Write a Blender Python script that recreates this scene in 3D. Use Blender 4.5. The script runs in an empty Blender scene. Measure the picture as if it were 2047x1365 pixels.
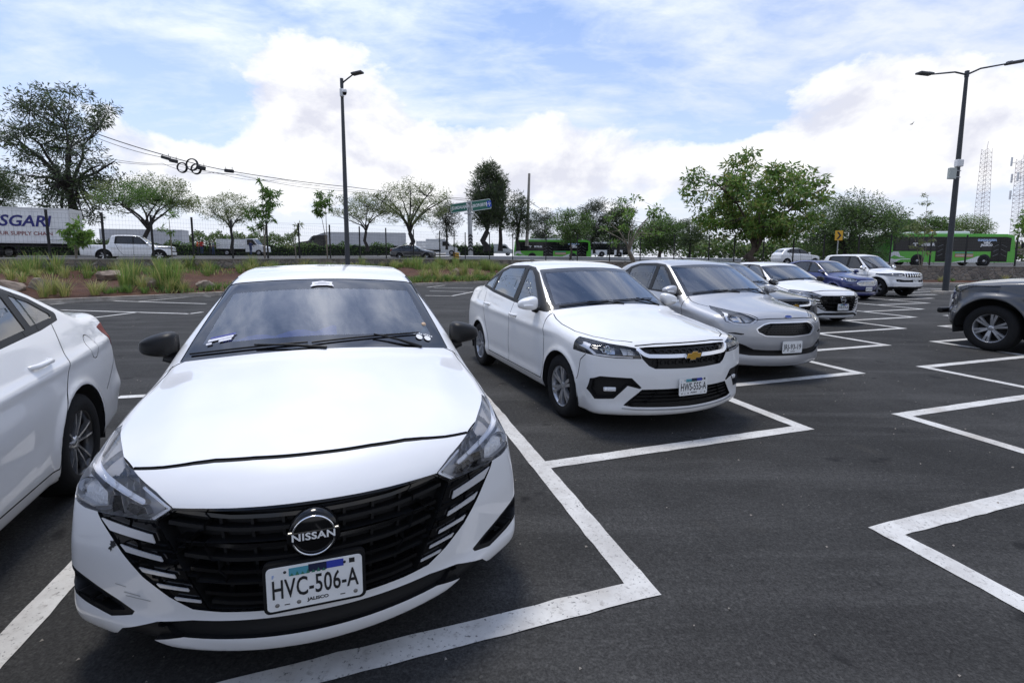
import bpy, bmesh, math, random
import numpy as np
from mathutils import Vector, Matrix
R_ = math.radians
SC = bpy.context.scene
COL = SC.collection

# ------------------------------------------------------------------ camera
CAM_H = 1.52
cam_data = bpy.data.cameras.new('camera')
cam_data.sensor_width = 36.0
cam_data.lens = 36.0 * 1000.0 / 2047.0
cam_data.shift_y = -47.0 / 2047.0
cam_data.clip_start = 0.05
cam_data.clip_end = 6000.0
cam = bpy.data.objects.new('camera', cam_data)
COL.objects.link(cam)
cam.matrix_world = (Matrix.Translation((0, 0, CAM_H)) @ Matrix.Rotation(R_(90 - 6.763), 4, 'X') @ Matrix.Rotation(R_(0.2666), 4, 'Z'))
SC.camera = cam

# ------------------------------------------------------------------ light, sky, exposure
SUN_EL, SUN_AZ = 72.0, 118.0          # degrees; azimuth counted from +X towards +Y
sun_data = bpy.data.lights.new('sun', 'SUN')
sun_data.energy = 1.5
sun_data.angle = R_(14.0)
sun_data.color = (1.0, 0.94, 0.84)
sun = bpy.data.objects.new('sun', sun_data)
COL.objects.link(sun)
_d = Vector((math.cos(R_(SUN_EL)) * math.cos(R_(SUN_AZ)), math.cos(R_(SUN_EL)) * math.sin(R_(SUN_AZ)), math.sin(R_(SUN_EL))))
sun.rotation_euler = _d.to_track_quat('Z', 'Y').to_euler()

SC.view_settings.view_transform = 'Standard'
SC.view_settings.look = 'None'
SC.view_settings.exposure = 0.52
SC.view_settings.gamma = 1.0
SC.view_settings.use_curve_mapping = False

world = bpy.data.worlds.new('World')
SC.world = world
world.use_nodes = True
def build_world():
    nt = NT(world.node_tree)
    bg = nt.n['Background']; bg.inputs[1].default_value = 0.105
    sky = nt.node('ShaderNodeTexSky', sky_type='NISHITA', sun_disc=False)
    sky.sun_elevation = R_(SUN_EL); sky.sun_rotation = R_(90.0 - SUN_AZ); sky.altitude = 1500; sky.air_density = 1.0; sky.dust_density = 0.6; sky.ozone_density = 1.5
    tc = nt.node('ShaderNodeTexCoord').outputs['Generated']
    sep = nt.node('ShaderNodeSeparateXYZ'); nt.link(tc, sep.inputs[0])
    x, y, z = sep.outputs
    el = nt.math('ARCSINE', z)
    az = nt.math('ARCTAN2', x, y)                              # 0 = straight ahead of the camera, + to the right
    # high veil: flat layer seen in perspective
    den = nt.math('ADD', nt.math('MAXIMUM', z, 0.0), 0.16)
    px = nt.math('DIVIDE', x, den); py = nt.math('DIVIDE', y, den)
    cv = nt.node('ShaderNodeCombineXYZ'); nt.link(px, cv.inputs[0]); nt.link(nt.math('MULTIPLY', py, 1.5), cv.inputs[1]); cv.inputs[2].default_value = 3.1
    v1 = nt.noise(cv.outputs[0], 0.95, 10, 0.58, 0.5)
    v2 = nt.noise(cv.outputs[0], 3.4, 9, 0.62, 0.3)
    veil = nt.math('ADD', nt.math('MULTIPLY', v1, 0.62), nt.math('MULTIPLY', v2, 0.38))
    veil = nt.ramp(veil, [(0.42, 0.04), (0.50, 0.45), (0.60, 1.0)])
    # cumulus bank: puffy noise with coverage that is larger where the banks stand
    dv = nt.node('ShaderNodeVectorMath', operation='MULTIPLY'); nt.link(tc, dv.inputs[0]); dv.inputs[1].default_value = (1.0, 1.0, 1.55)
    n1 = nt.noise(dv.outputs[0], 4.2, 12, 0.58, 0.15)
    up = nt.node('ShaderNodeVectorMath', operation='ADD'); nt.link(dv.outputs[0], up.inputs[0]); up.inputs[1].default_value = (-0.03, 0.0, 0.055)
    n2 = nt.noise(up.outputs[0], 4.2, 12, 0.58, 0.15)
    def blob(a0, e0, ra, re, w):
        da = nt.math('DIVIDE', nt.math('SUBTRACT', az, R_(a0)), R_(ra)); de = nt.math('DIVIDE', nt.math('SUBTRACT', el, R_(e0)), R_(re))
        d2 = nt.math('ADD', nt.math('MULTIPLY', da, da), nt.math('MULTIPLY', de, de))
        return nt.math('MULTIPLY', nt.math('EXPONENT', nt.math('MULTIPLY', d2, -1.0)), w)
    cov = None
    for b in ((-21, 14.5, 9, 6.5, .42), (-10, 9.5, 12, 4.5, .36), (6, 9.5, 13, 5.0, .38), (-33, 8, 8, 4, .30), (36, 13.0, 8, 5, .40), (44, 10, 8, 4, .34), (27, 9.5, 5, 3.0, .30), (16, 24, 16, 4, .10),
              (80, 14, 25, 8, .36), (-75, 12, 25, 7, .36), (130, 14, 28, 8, .38), (-130, 16, 28, 9, .36), (178, 12, 22, 7, .36)):
        t = blob(*b); cov = t if cov is None else nt.math('ADD', cov, t)
    cum = nt.math('ADD', n1, cov)
    cum = nt.ramp(cum, [(0.66, 0.0), (0.70, 0.62), (0.76, 0.90), (0.88, 1.0)])
    # the air whitens towards the horizon
    hz = nt.ramp(z, [(0.0, 0.96), (0.10, 0.78), (0.22, 0.42), (0.45, 0.10), (0.9, 0.0)])
    skyc = nt.mix(1.0, sky.outputs[0], (1.22, 1.29, 1.40), 'MULTIPLY')
    lit = nt.math('ADD', nt.math('MULTIPLY', nt.math('SUBTRACT', n1, n2), 6.0), 0.62, clamp=True)
    c1 = nt.mix(hz, skyc, (5.35, 5.5, 6.2))
    c2 = nt.mix(nt.math('MULTIPLY', veil, 0.80), c1, (5.8, 6.05, 6.75))
    cc = nt.mix(lit, (5.2, 5.3, 6.0), (7.5, 7.5, 7.6))
    # cloud near the veiled sun is brighter
    sd = (math.cos(R_(SUN_EL)) * math.cos(R_(SUN_AZ)), math.cos(R_(SUN_EL)) * math.sin(R_(SUN_AZ)), math.sin(R_(SUN_EL)))
    dp = nt.node('ShaderNodeVectorMath', operation='DOT_PRODUCT'); nt.link(tc, dp.inputs[0]); dp.inputs[1].default_value = sd
    near = nt.math('EXPONENT', nt.math('MULTIPLY', nt.math('SUBTRACT', dp.outputs['Value'], 1.0), 6.0))
    gain = nt.math('ADD', 1.0, nt.math('MULTIPLY', nt.math('MULTIPLY', near, veil), 2.0))
    gv = nt.node('ShaderNodeCombineXYZ'); [nt.link(gain, gv.inputs[k]) for k in range(3)]
    c2 = nt.mix(1.0, c2, gv.outputs[0], 'MULTIPLY')
    c3 = nt.mix(cum, c2, cc)
    # below the horizon: dull ground light
    low = nt.ramp(nt.math('ADD', nt.math('MULTIPLY', z, 8.0), 0.5), [(0.42, 0.0), (0.5, 1.0)])
    nt.link(nt.mix(low, (1.6, 1.6, 1.55), c3), bg.inputs[0])


# ------------------------------------------------------------------ material helpers
MATS = {}
class NT:
    """small helper round a node tree"""
    def __init__(self, tree):
        self.t = tree; self.n = tree.nodes; self.l = tree.links
    def node(self, kind, **kw):
        nd = self.n.new(kind)
        for k, v in kw.items():
            if k.startswith('i_'):
                key = k[2:]
                key = int(key) if key.isdigit() else key.replace('_', ' ')
                nd.inputs[key].default_value = v
            else:
                setattr(nd, k, v)
        return nd
    def link(self, a, b): self.l.new(a, b)
    def math(self, op, a, b=None, c=None, clamp=False):
        nd = self.n.new('ShaderNodeMath'); nd.operation = op; nd.use_clamp = clamp
        for i, v in enumerate((a, b, c)):
            if v is None: continue
            if hasattr(v, 'is_linked') or hasattr(v, 'links'): self.l.new(v, nd.inputs[i])
            else: nd.inputs[i].default_value = v
        return nd.outputs[0]
    def mix(self, fac, a, b, mode='MIX'):
        nd = self.n.new('ShaderNodeMix'); nd.data_type = 'RGBA'; nd.blend_type = mode; nd.clamp_factor = True
        for sock, v in ((nd.inputs[0], fac), (nd.inputs[6], a), (nd.inputs[7], b)):
            if hasattr(v, 'links'): self.l.new(v, sock)
            elif isinstance(v, (int, float)): sock.default_value = v
            else: sock.default_value = (*v, 1.0) if len(v) == 3 else v
        return nd.outputs[2]
    def noise(self, vec, scale, detail=2, rough=0.5, dist=0.0, dim='3D', out=0):
        nd = self.n.new('ShaderNodeTexNoise'); nd.noise_dimensions = dim
        nd.inputs['Scale'].default_value = scale; nd.inputs['Detail'].default_value = detail
        nd.inputs['Roughness'].default_value = rough; nd.inputs['Distortion'].default_value = dist
        if vec is not None: self.l.new(vec, nd.inputs['Vector'])
        return nd.outputs[out]
    def ramp(self, fac, stops, interp='LINEAR'):
        nd = self.n.new('ShaderNodeValToRGB'); nd.color_ramp.interpolation = interp
        cr = nd.color_ramp
        while len(cr.elements) < len(stops): cr.elements.new(0.5)
        for e, (p, c) in zip(cr.elements, stops):
            e.position = p
            e.color = (c, c, c, 1) if isinstance(c, (int, float)) else ((*c, 1) if len(c) == 3 else c)
        self.l.new(fac, nd.inputs[0])
        return nd.outputs[0]

build_world()

def new_mat(name):
    m = bpy.data.materials.new(name); m.use_nodes = True
    nt = NT(m.node_tree)
    bsdf = next(n for n in nt.n if n.type == 'BSDF_PRINCIPLED')
    out = next(n for n in nt.n if n.type == 'OUTPUT_MATERIAL')
    MATS[name] = m
    return m, nt, bsdf, out

def mat(name, color, rough=0.5, metal=0.0, coat=0.0, var=0.0, vscale=8.0, bump=0.0, bscale=60.0, emit=None, spec=None, coat_rough=0.03, alpha=None):
    if name in MATS: return MATS[name]
    m, nt, b, out = new_mat(name)
    b.inputs['Base Color'].default_value = (*color, 1)
    b.inputs['Roughness'].default_value = rough
    b.inputs['Metallic'].default_value = metal
    b.inputs['Coat Weight'].default_value = coat
    b.inputs['Coat Roughness'].default_value = coat_rough
    if spec is not None: b.inputs['Specular IOR Level'].default_value = spec
    if emit is not None:
        b.inputs['Emission Color'].default_value = (*emit[:3], 1); b.inputs['Emission Strength'].default_value = emit[3]
    if var > 0 or bump > 0:
        tc = nt.node('ShaderNodeTexCoord').outputs['Object']
        if var > 0:
            n = nt.noise(tc, vscale, 5, 0.6)
            lo = tuple(c * (1 - var) for c in color); hi = tuple(min(1, c * (1 + var)) for c in color)
            nt.link(nt.ramp(n, [(0.3, lo), (0.7, hi)]), b.inputs['Base Color'])
        if bump > 0:
            bn = nt.node('ShaderNodeBump'); bn.inputs['Strength'].default_value = bump; bn.inputs['Distance'].default_value = 0.02
            nt.link(nt.noise(tc, bscale, 4, 0.6), bn.inputs['Height']); nt.link(bn.outputs[0], b.inputs['Normal'])
    return m

def paint(name, color, rough=0.42, metal=0.0, dirt=0.05):
    """car paint: clear coat over pigment, faint dust that gathers low on the body"""
    if name in MATS: return MATS[name]
    m, nt, b, out = new_mat(name)
    tc = nt.node('ShaderNodeTexCoord').outputs['Object']
    sep = nt.node('ShaderNodeSeparateXYZ'); nt.link(tc, sep.inputs[0])
    low = nt.math('SUBTRACT', 1.0, nt.math('MULTIPLY', sep.outputs[2], 1.9), clamp=True)
    n = nt.noise(tc, 6.0, 6, 0.65)
    fac = nt.math('MULTIPLY', nt.math('ADD', nt.math('MULTIPLY', low, 2.2), 0.45), nt.math('MULTIPLY', n, dirt * 2.2), clamp=True)
    nt.link(nt.mix(fac, color, (0.24, 0.21, 0.17)), b.inputs['Base Color'])
    b.inputs['Roughness'].default_value = rough; b.inputs['Metallic'].default_value = metal
    b.inputs['Coat Weight'].default_value = 0.9; b.inputs['Coat Roughness'].default_value = 0.035
    b.inputs['Coat IOR'].default_value = 1.5
    return m

def glass(name, tint=0.35, tcol=(0.78, 0.9, 0.86), refl=1.0, ior=1.5, rough=0.0):
    """thin pane: Fresnel reflection over tinted see-through"""
    if name in MATS: return MATS[name]
    m, nt, b, out = new_mat(name)
    nt.n.remove(b)
    tr = nt.node('ShaderNodeBsdfTransparent'); tr.inputs[0].default_value = (tcol[0] * tint, tcol[1] * tint, tcol[2] * tint, 1)
    gl = nt.node('ShaderNodeBsdfGlossy'); gl.inputs['Roughness'].default_value = rough; gl.inputs[0].default_value = (1, 1, 1, 1)
    fr = nt.node('ShaderNodeFresnel'); fr.inputs[0].default_value = ior
    f2 = nt.math('MULTIPLY', fr.outputs[0], 1.75 * refl, clamp=True)
    mx = nt.node('ShaderNodeMixShader')
    nt.link(f2, mx.inputs[0]); nt.link(tr.outputs[0], mx.inputs[1]); nt.link(gl.outputs[0], mx.inputs[2])
    nt.link(mx.outputs[0], out.inputs[0])
    return m

# ------------------------------------------------------------------ object helpers
def tag(o, label=None, cat=None, group=None, kind=None):
    if label: o['label'] = label
    if cat: o['category'] = cat
    if group: o['group'] = group
    if kind: o['kind'] = kind
    return o
def link(o, parent=None):
    COL.objects.link(o)
    if parent is not None: o.parent = parent
    return o
def empty(name, loc=(0, 0, 0), rz=0.0, label=None, cat=None, group=None):
    o = bpy.data.objects.new(name, None); o.empty_display_size = 0.2
    o.location = loc; o.rotation_euler = (0, 0, rz)
    link(o); tag(o, label, cat, group); return o
def copy_tree(o, parent=None):
    c = o.copy(); COL.objects.link(c); c.parent = parent
    for ch in list(o.children): copy_tree(ch, c)
    return c

class MB:
    """collects simple solids and links them as one mesh object"""
    def __init__(self): self.v = []; self.f = []; self.smooth = []
    def add(self, vs, fs, smooth=False):
        b = len(self.v); self.v += [tuple(v) for v in vs]
        self.f += [tuple(i + b for i in f) for f in fs]; self.smooth += [smooth] * len(fs); return self
    def box(self, c, size, rot=None, taper=None):
        x, y, z = size[0] / 2, size[1] / 2, size[2] / 2
        t = taper or (1, 1)
        vs = [Vector((sx * x * (t[0] if sz > 0 else 1), sy * y * (t[1] if sz > 0 else 1), sz * z)) for sz in (-1, 1) for sy in (-1, 1) for sx in (-1, 1)]
        if rot is not None: vs = [rot @ v for v in vs]
        vs = [v + Vector(c) for v in vs]
        return self.add(vs, [(0, 2, 3, 1), (4, 5, 7, 6), (0, 1, 5, 4), (2, 6, 7, 3), (1, 3, 7, 5), (0, 4, 6, 2)])
    def bbox(self, c, size, r=0.02, rot=None):
        """box with bevelled edges"""
        x, y, z = size[0] / 2, size[1] / 2, size[2] / 2
        r = min(r, x * .95, y * .95, z * .95)
        bm = bmesh.new(); bmesh.ops.create_cube(bm, size=1.0)
        for v in bm.verts: v.co = Vector((v.co.x * 2 * x, v.co.y * 2 * y, v.co.z * 2 * z))
        bmesh.ops.bevel(bm, geom=bm.edges[:], offset=r, segments=2, affect='EDGES', profile=0.5)
        bm.verts.index_update()
        vs = [v.co.copy() for v in bm.verts]
        if rot is not None: vs = [rot @ v for v in vs]
        fs = [tuple(v.index for v in f.verts) for f in bm.faces]; bm.free()
        return self.add([v + Vector(c) for v in vs], fs, False)
    def tube(self, pts, rad, n=8, caps=True, smooth=True):
        pts = [Vector(p) for p in pts]
        rad = rad if hasattr(rad, '__len__') else [rad] * len(pts)
        vs = []; fs = []
        up = None
        for i, p in enumerate(pts):
            d = (pts[min(i + 1, len(pts) - 1)] - pts[max(i - 1, 0)])
            d = d.normalized() if d.length > 1e-9 else Vector((0, 0, 1))
            if up is None:
                up = Vector((0, 0, 1)) if abs(d.z) < 0.9 else Vector((1, 0, 0))
            a = d.cross(up); a = a.normalized() if a.length > 1e-6 else Vector((1, 0, 0))
            b = a.cross(d); up = b
            for k in range(n):
                t = 2 * math.pi * k / n
                vs.append(p + a * (rad[i] * math.cos(t)) + b * (rad[i] * math.sin(t)))
        for i in range(len(pts) - 1):
            for k in range(n):
                q = (k + 1) % n
                fs.append((i * n + k, i * n + q, (i + 1) * n + q, (i + 1) * n + k))
        self.add(vs, fs, smooth)
        if caps:
            self.add(vs[:n], [tuple(range(n))[::-1]]); self.add(vs[-n:], [tuple(range(n))])
        return self
    def lathe(self, prof, n=24, axis='Z', c=(0, 0, 0), smooth=True, closed=False):
        """prof: (radius, height) pairs turned about an axis"""
        vs = []; fs = []
        for r, h in prof:
            for k in range(n):
                t = 2 * math.pi * k / n
                a, b = r * math.cos(t), r * math.sin(t)
                v = (a, b, h) if axis == 'Z' else ((a, h, b) if axis == 'Y' else (h, a, b))
                vs.append((v[0] + c[0], v[1] + c[1], v[2] + c[2]))
        m = len(prof)
        for i in range(m - 1 if not closed else m):
            j = (i + 1) % m
            for k in range(n):
                q = (k + 1) % n
                f = (i * n + k, i * n + q, j * n + q, j * n + k)
                fs.append(f if axis != 'Y' else f[::-1])
        return self.add(vs, fs, smooth)
    def prism(self, poly, h0, h1, axis='Z', fn=None, smooth=False):
        """extrude a 2-D polygon; axis names the extrusion axis; poly may be concave (ear-cut)"""
        from mathutils.geometry import tessellate_polygon
        n = len(poly)
        def P(a, b, h): return (a, b, h) if axis == 'Z' else ((a, h, b) if axis == 'Y' else (h, a, b))
        vs = [P(a, b, h0) for a, b in poly] + [P(a, b, h1) for a, b in poly]
        tr = tessellate_polygon([[Vector((a, b, 0)) for a, b in poly]])
        fs = [tuple(t)[::-1] for t in tr] + [tuple(i + n for i in t) for t in tr]
        fs += [(i, (i + 1) % n, (i + 1) % n + n, i + n) for i in range(n)]
        if fn: vs = [fn(Vector(v)) for v in vs]
        return self.add(vs, fs, smooth)
    def mesh(self, name, fixn=True):
        me = bpy.data.meshes.new(name)
        me.from_pydata(self.v, [], self.f)
        if fixn:
            bm = bmesh.new(); bm.from_mesh(me); bmesh.ops.recalc_face_normals(bm, faces=bm.faces[:]); bm.to_mesh(me); bm.free()
        if any(self.smooth): me.polygons.foreach_set('use_smooth', self.smooth[:len(me.polygons)])
        me.update()
        return me
    def build(self, name, material, parent=None, fixn=True):
        me = self.mesh(name, fixn); me.materials.append(material)
        return link(bpy.data.objects.new(name, me), parent)

def text_mesh(s, size, font_scale_x=1.0, bold=0.0, extrude=0.0, align='CENTER', spacing=1.0, shear=0.0):
    """vertices and faces of a line of lettering in the XY plane"""
    cu = bpy.data.curves.new('t', 'FONT'); cu.body = s; cu.size = size
    cu.align_x = align; cu.align_y = 'CENTER'; cu.extrude = extrude; cu.offset = bold; cu.space_character = spacing; cu.shear = shear
    cu.resolution_u = 3
    o = bpy.data.objects.new('t', cu)
    me = bpy.data.meshes.new_from_object(o)
    vs = [(v.co.x * font_scale_x, v.co.y, v.co.z) for v in me.vertices]; fs = [tuple(p.vertices) for p in me.polygons]
    bpy.data.objects.remove(o); bpy.data.curves.remove(cu); bpy.data.meshes.remove(me)
    return vs, fs
def text_obj(name, s, size, M, material, parent=None, **kw):
    vs, fs = text_mesh(s, size, **kw)
    mb = MB(); mb.add([M @ Vector(v) for v in vs], fs)
    return mb.build(name, material, parent, fixn=False)

# pixel helpers used to place things in the world at a chosen depth or height
_CP, _SP = math.cos(R_(6.763)), math.sin(R_(6.763))
_CR, _SR = math.cos(R_(0.2666)), math.sin(R_(0.2666))
def ray(px, py):
    x = (px - 1023.5) / 1000.0; y = -(py - 635.5) / 1000.0
    x, y = _CR * x - _SR * y, _SR * x + _CR * y
    return Vector((x, _CP + y * _SP, -_SP + y * _CP))
def at(px, py, Y):
    d = ray(px, py); return Vector((0, 0, CAM_H)) + d * (Y / d.y)
def gnd(px, py, z=0.0):
    d = ray(px, py); return Vector((0, 0, CAM_H)) + d * ((z - CAM_H) / d.z)
# ------------------------------------------------------------------ ground materials
def asphalt_mat(name, base=0.048, fine=1.0):
    m, nt, b, out = new_mat(name)
    tc = nt.node('ShaderNodeTexCoord').outputs['Object']
    big = nt.noise(tc, 0.35, 5, 0.6, 0.4); mid = nt.noise(tc, 2.3, 5, 0.6, 0.6); grain = nt.noise(tc, 85.0, 3, 0.7); speck = nt.node('ShaderNodeTexVoronoi'); speck.inputs['Scale'].default_value = 75.0; nt.link(tc, speck.inputs['Vector'])
    # streaks left by tyres along the aisle
    mp = nt.node('ShaderNodeMapping'); mp.inputs['Rotation'].default_value = (0, 0, R_(-47.7)); mp.inputs['Scale'].default_value = (.22, 1.6, 1); nt.link(tc, mp.inputs[0])
    streak = nt.noise(mp.outputs[0], 1.1, 6, 0.62, 0.3)
    W = lambda k: (base * k, base * k * .985, base * k * .955)
    a = nt.ramp(big, [(0.32, W(.60)), (0.70, W(1.42))])
    a = nt.mix(nt.ramp(mid, [(0.45, 0.0), (0.75, 0.60)]), a, W(.55))
    a = nt.mix(nt.ramp(streak, [(0.50, 0.0), (0.70, 0.65)]), a, W(1.9))
    g2 = nt.noise(tc, 34.0, 4, 0.7)
    a = nt.mix(0.85, a, nt.ramp(grain, [(0.30, 0.45), (0.50, 1.0), (0.72, 1.7)]), 'MULTIPLY')
    a = nt.mix(0.80, a, nt.ramp(g2, [(0.32, 0.62), (0.52, 1.0), (0.70, 1.4)]), 'MULTIPLY')
    stone = nt.ramp(speck.outputs['Color'], [(0.86, 0.0), (0.97, 0.35)])
    a = nt.mix(stone, a, (.13, .128, .12))
    pale = nt.noise(tc, 1.15, 3, 0.5); a = nt.mix(nt.ramp(pale, [(0.66, 0.0), (0.80, 0.35)]), a, (.095, .085, .07))
    oil = nt.noise(tc, 2.6, 4, 0.6, 0.3); a = nt.mix(nt.ramp(oil, [(0.635, 0.0), (0.70, 0.80)]), a, (.010, .010, .0105))
    chip = nt.noise(tc, 5.3, 2, 0.5); a = nt.mix(nt.ramp(chip, [(0.765, 0.0), (0.79, 0.6)]), a, (.16, .14, .11))
    nt.link(a, b.inputs['Base Color'])
    b.inputs['Roughness'].default_value = 0.86; b.inputs['Specular IOR Level'].default_value = 0.18
    bn = nt.node('ShaderNodeBump'); bn.inputs['Strength'].default_value = 0.75 * fine; bn.inputs['Distance'].default_value = 0.006
    h = nt.math('ADD', nt.math('MULTIPLY', grain, 0.7), nt.math('MULTIPLY', nt.noise(tc, 190.0, 2, .6), .5)); nt.link(h, bn.inputs['Height']); nt.link(bn.outputs[0], b.inputs['Normal'])
    return m
def line_mat():
    m, nt, b, out = new_mat('road_paint_white')
    tc = nt.node('ShaderNodeTexCoord').outputs['Object']
    n1 = nt.noise(tc, 3.0, 6, 0.65); n2 = nt.noise(tc, 26.0, 5, 0.7); n3 = nt.noise(tc, 60.0, 4, .65); n4 = nt.noise(tc, 1.3, 3, .6)
    a = nt.ramp(n1, [(0.35, (.46, .445, .42)), (0.62, (.64, .63, .60))])
    a = nt.mix(nt.ramp(n4, [(0.52, 0.0), (0.72, 0.60)]), a, (.34, .29, .225))
    a = nt.mix(nt.ramp(n2, [(0.56, 0.0), (0.68, 0.60)]), a, (.24, .22, .20))
    a = nt.mix(nt.ramp(n3, [(0.60, 0.0), (0.68, 0.85)]), a, (.07, .07, .07))
    nt.link(a, b.inputs['Base Color']); b.inputs['Roughness'].default_value = .7
    bn = nt.node('ShaderNodeBump'); bn.inputs['Strength'].default_value = .5; bn.inputs['Distance'].default_value = .004; nt.link(n2, bn.inputs['Height']); nt.link(bn.outputs[0], b.inputs['Normal'])
    return m
def soil_mat():
    m, nt, b, out = new_mat('red_soil')
    tc = nt.node('ShaderNodeTexCoord').outputs['Object']
    n1 = nt.noise(tc, .55, 5, .6, .3); n2 = nt.noise(tc, 9.0, 6, .7); n3 = nt.noise(tc, 40.0, 4, .7)
    a = nt.ramp(n1, [(.36, (.056, .022, .012)), (.52, (.098, .038, .018)), (.66, (.125, .072, .038))])
    a = nt.mix(.7, a, nt.ramp(n2, [(.3, .45), (.7, 1.5)]), 'MULTIPLY'); a = nt.mix(nt.ramp(n3, [(.62, 0.), (.72, .6)]), a, (.19, .11, .065))
    nt.link(a, b.inputs['Base Color']); b.inputs['Roughness'].default_value = .95
    bn = nt.node('ShaderNodeBump'); bn.inputs['Strength'].default_value = 1.0; bn.inputs['Distance'].default_value = .08; nt.link(nt.math('ADD', n2, nt.math('MULTIPLY', n3, .4)), bn.inputs['Height']); nt.link(bn.outputs[0], b.inputs['Normal'])
    return m
def stone_wall_mat():
    m, nt, b, out = new_mat('rubble_wall')
    tc = nt.node('ShaderNodeTexCoord').outputs['Object']
    vo = nt.node('ShaderNodeTexVoronoi', feature='DISTANCE_TO_EDGE'); vo.inputs['Scale'].default_value = 3.6; nt.link(tc, vo.inputs[0])
    vc = nt.node('ShaderNodeTexVoronoi'); vc.inputs['Scale'].default_value = 3.6; nt.link(tc, vc.inputs[0])
    col = nt.ramp(vc.outputs['Color'], [(.2, (.13, .115, .10)), (.5, (.20, .175, .15)), (.8, (.26, .22, .18))])
    col = nt.mix(nt.ramp(vo.outputs[0], [(.02, 1.), (.07, 0.)]), col, (.27, .25, .22)); col = nt.mix(.5, col, nt.ramp(nt.noise(tc, 14., 5, .7), [(.3, .5), (.7, 1.4)]), 'MULTIPLY')
    nt.link(col, b.inputs['Base Color']); b.inputs['Roughness'].default_value = .92
    bn = nt.node('ShaderNodeBump'); bn.inputs['Strength'].default_value = .9; bn.inputs['Distance'].default_value = .06; nt.link(nt.ramp(vo.outputs[0], [(.0, 0.), (.12, 1.)]), bn.inputs['Height']); nt.link(bn.outputs[0], b.inputs['Normal'])
    return m
ASPH = asphalt_mat('asphalt', .040); LINE = line_mat(); SOIL = soil_mat(); WALL = stone_wall_mat()
ROADM = asphalt_mat('road_asphalt', .085, .4)
CONC = mat('kerb_concrete', (.34, .31, .27), .9, var=.22, vscale=5, bump=.5, bscale=60)

# lot surface
m = MB(); m.add([(-70, -40, 0), (70, -40, 0), (70, 48, 0), (-70, 48, 0)], [(0, 1, 2, 3)])
tag(m.build('parking_lot_asphalt', ASPH), kind='structure')

# painted stall lines: one flat sheet each, 4 mm proud, with ragged paint edges
random.seed(11)
def stripe(a, b, w=.12, z=.004, k=0):
    a, b = Vector((a[0], a[1], 0)), Vector((b[0], b[1], 0)); d = (b - a); L = d.length; d.normalize(); nrm = Vector((-d.y, d.x, 0))
    n = max(2, int(L / .09)); vs = []; fs = []
    for i in range(n + 1):
        p = a + d * (L * i / n)
        e1 = random.gauss(0, .0022); e2 = random.gauss(0, .0022)
        vs += [p + nrm * (w / 2 + e1) + Vector((0, 0, z)), p - nrm * (w / 2 + e2) + Vector((0, 0, z))]
    for i in range(n): fs.append((2 * i, 2 * i + 1, 2 * i + 3, 2 * i + 2))
    m = MB(); m.add(vs, fs); return tag(m.build('parking_line', LINE, fixn=False), kind='structure')
STEP = Vector((2.049, 2.253, 0)); U = Vector((math.cos(R_(106.07)), math.sin(R_(106.07)), 0)); Vd = Vector((math.cos(R_(19.6)), math.sin(R_(19.6)), 0))
T0 = gnd(1321.5, 1188.7); T0.z = 0
LW = .125
for n in range(-2, 12):
    t = T0 + STEP * n
    # side stroke: centre line shifted half a width inwards from the tip
    a = t - Vd * (LW / 2) ; stripe(a, a + U * 5.3, LW, .004)
    b = t + U * (LW / 2); stripe(b - Vd * .008, b - Vd * 2.60, LW, .0046)
    # back-to-back stalls behind
R1 = gnd(1781.8, 827.3); R1.z = 0; R0 = gnd(1735.6, 1054); R0.z = 0
U2 = Vector((math.cos(R_(-75.0)), math.sin(R_(-75.0)), 0))
for n in range(-1, 11):
    t = R0 if n == 0 else R1 + STEP * (n - 1)
    if n == -1: t = R0 - STEP
    stripe(t + U2 * (LW / 2) + Vd * 0.0, t + U2 * (LW / 2) + Vd * 2.60, LW, .004)
    a = t + Vd * (LW / 2); stripe(a + U2 * .01, a + U2 * 5.3, LW, .0046)
for (p, q, w) in (((99.5, 609), (189, 601), .12), ((205, 601), (412, 607.5), .12), ((275, 603), (396, 592.5), .12), ((396, 592.5), (422, 593), .12), ((122, 620), (379, 627.5), .12), ((379, 627.5), (405, 624), .12), ((189, 635), (275, 624.5), .12),
                  ((236, 794.5), (300, 791), .12), ((853.4, 574.7), (889.5, 570.3), .12), ((867.5, 575), (946, 576.5), .12), ((858.7, 582), (936, 583.5), .12), ((850, 591), (902.6, 592), .12), ((902.6, 592), (945, 583.5), .12)):
    a, b = gnd(*p), gnd(*q); stripe(a, b, w, .005)

# kerb and planting bed
KERB = [(-30, -1.5), (-14.9, 16.0), (-9.9, 21.8), (-5.0, 27.8), (-1.4, 31.0), (1.2, 33.0), (4.0, 34.3), (12, 33.6), (26.4, 31.2), (48, 27.5)]
WALLP = [(-40, -1), (-25.5, 15.0), (-19.6, 20.6), (-14.6, 26.4), (-9.7, 32.3), (-5.6, 36.6), (-4.0, 38.2), (-2.8, 38.6), (6, 38.2), (16, 36.2), (28.5, 33.6), (52, 29)]
WTOP = [1.45, 1.44, 1.43, 1.46, 1.49, 1.48, 1.46, 1.45, 1.36, 1.28, 1.19, 1.05]
def poly_at(P, t):
    """point at fraction t (0..1) of the index range, and the local direction"""
    i = min(int(t), len(P) - 2); f = t - i
    return Vector((P[i][0] + (P[i + 1][0] - P[i][0]) * f, P[i][1] + (P[i + 1][1] - P[i][1]) * f, 0))
def resample(P, step):
    pts = [Vector((p[0], p[1], 0)) for p in P]; out = [pts[0]]; acc = 0.0
    for a, b in zip(pts[:-1], pts[1:]):
        L = (b - a).length; s = step - acc
        while s < L: out.append(a + (b - a) * (s / L)); s += step
        acc = (acc + L) % step
    return out
kp = resample(KERB, 2.0)
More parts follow.
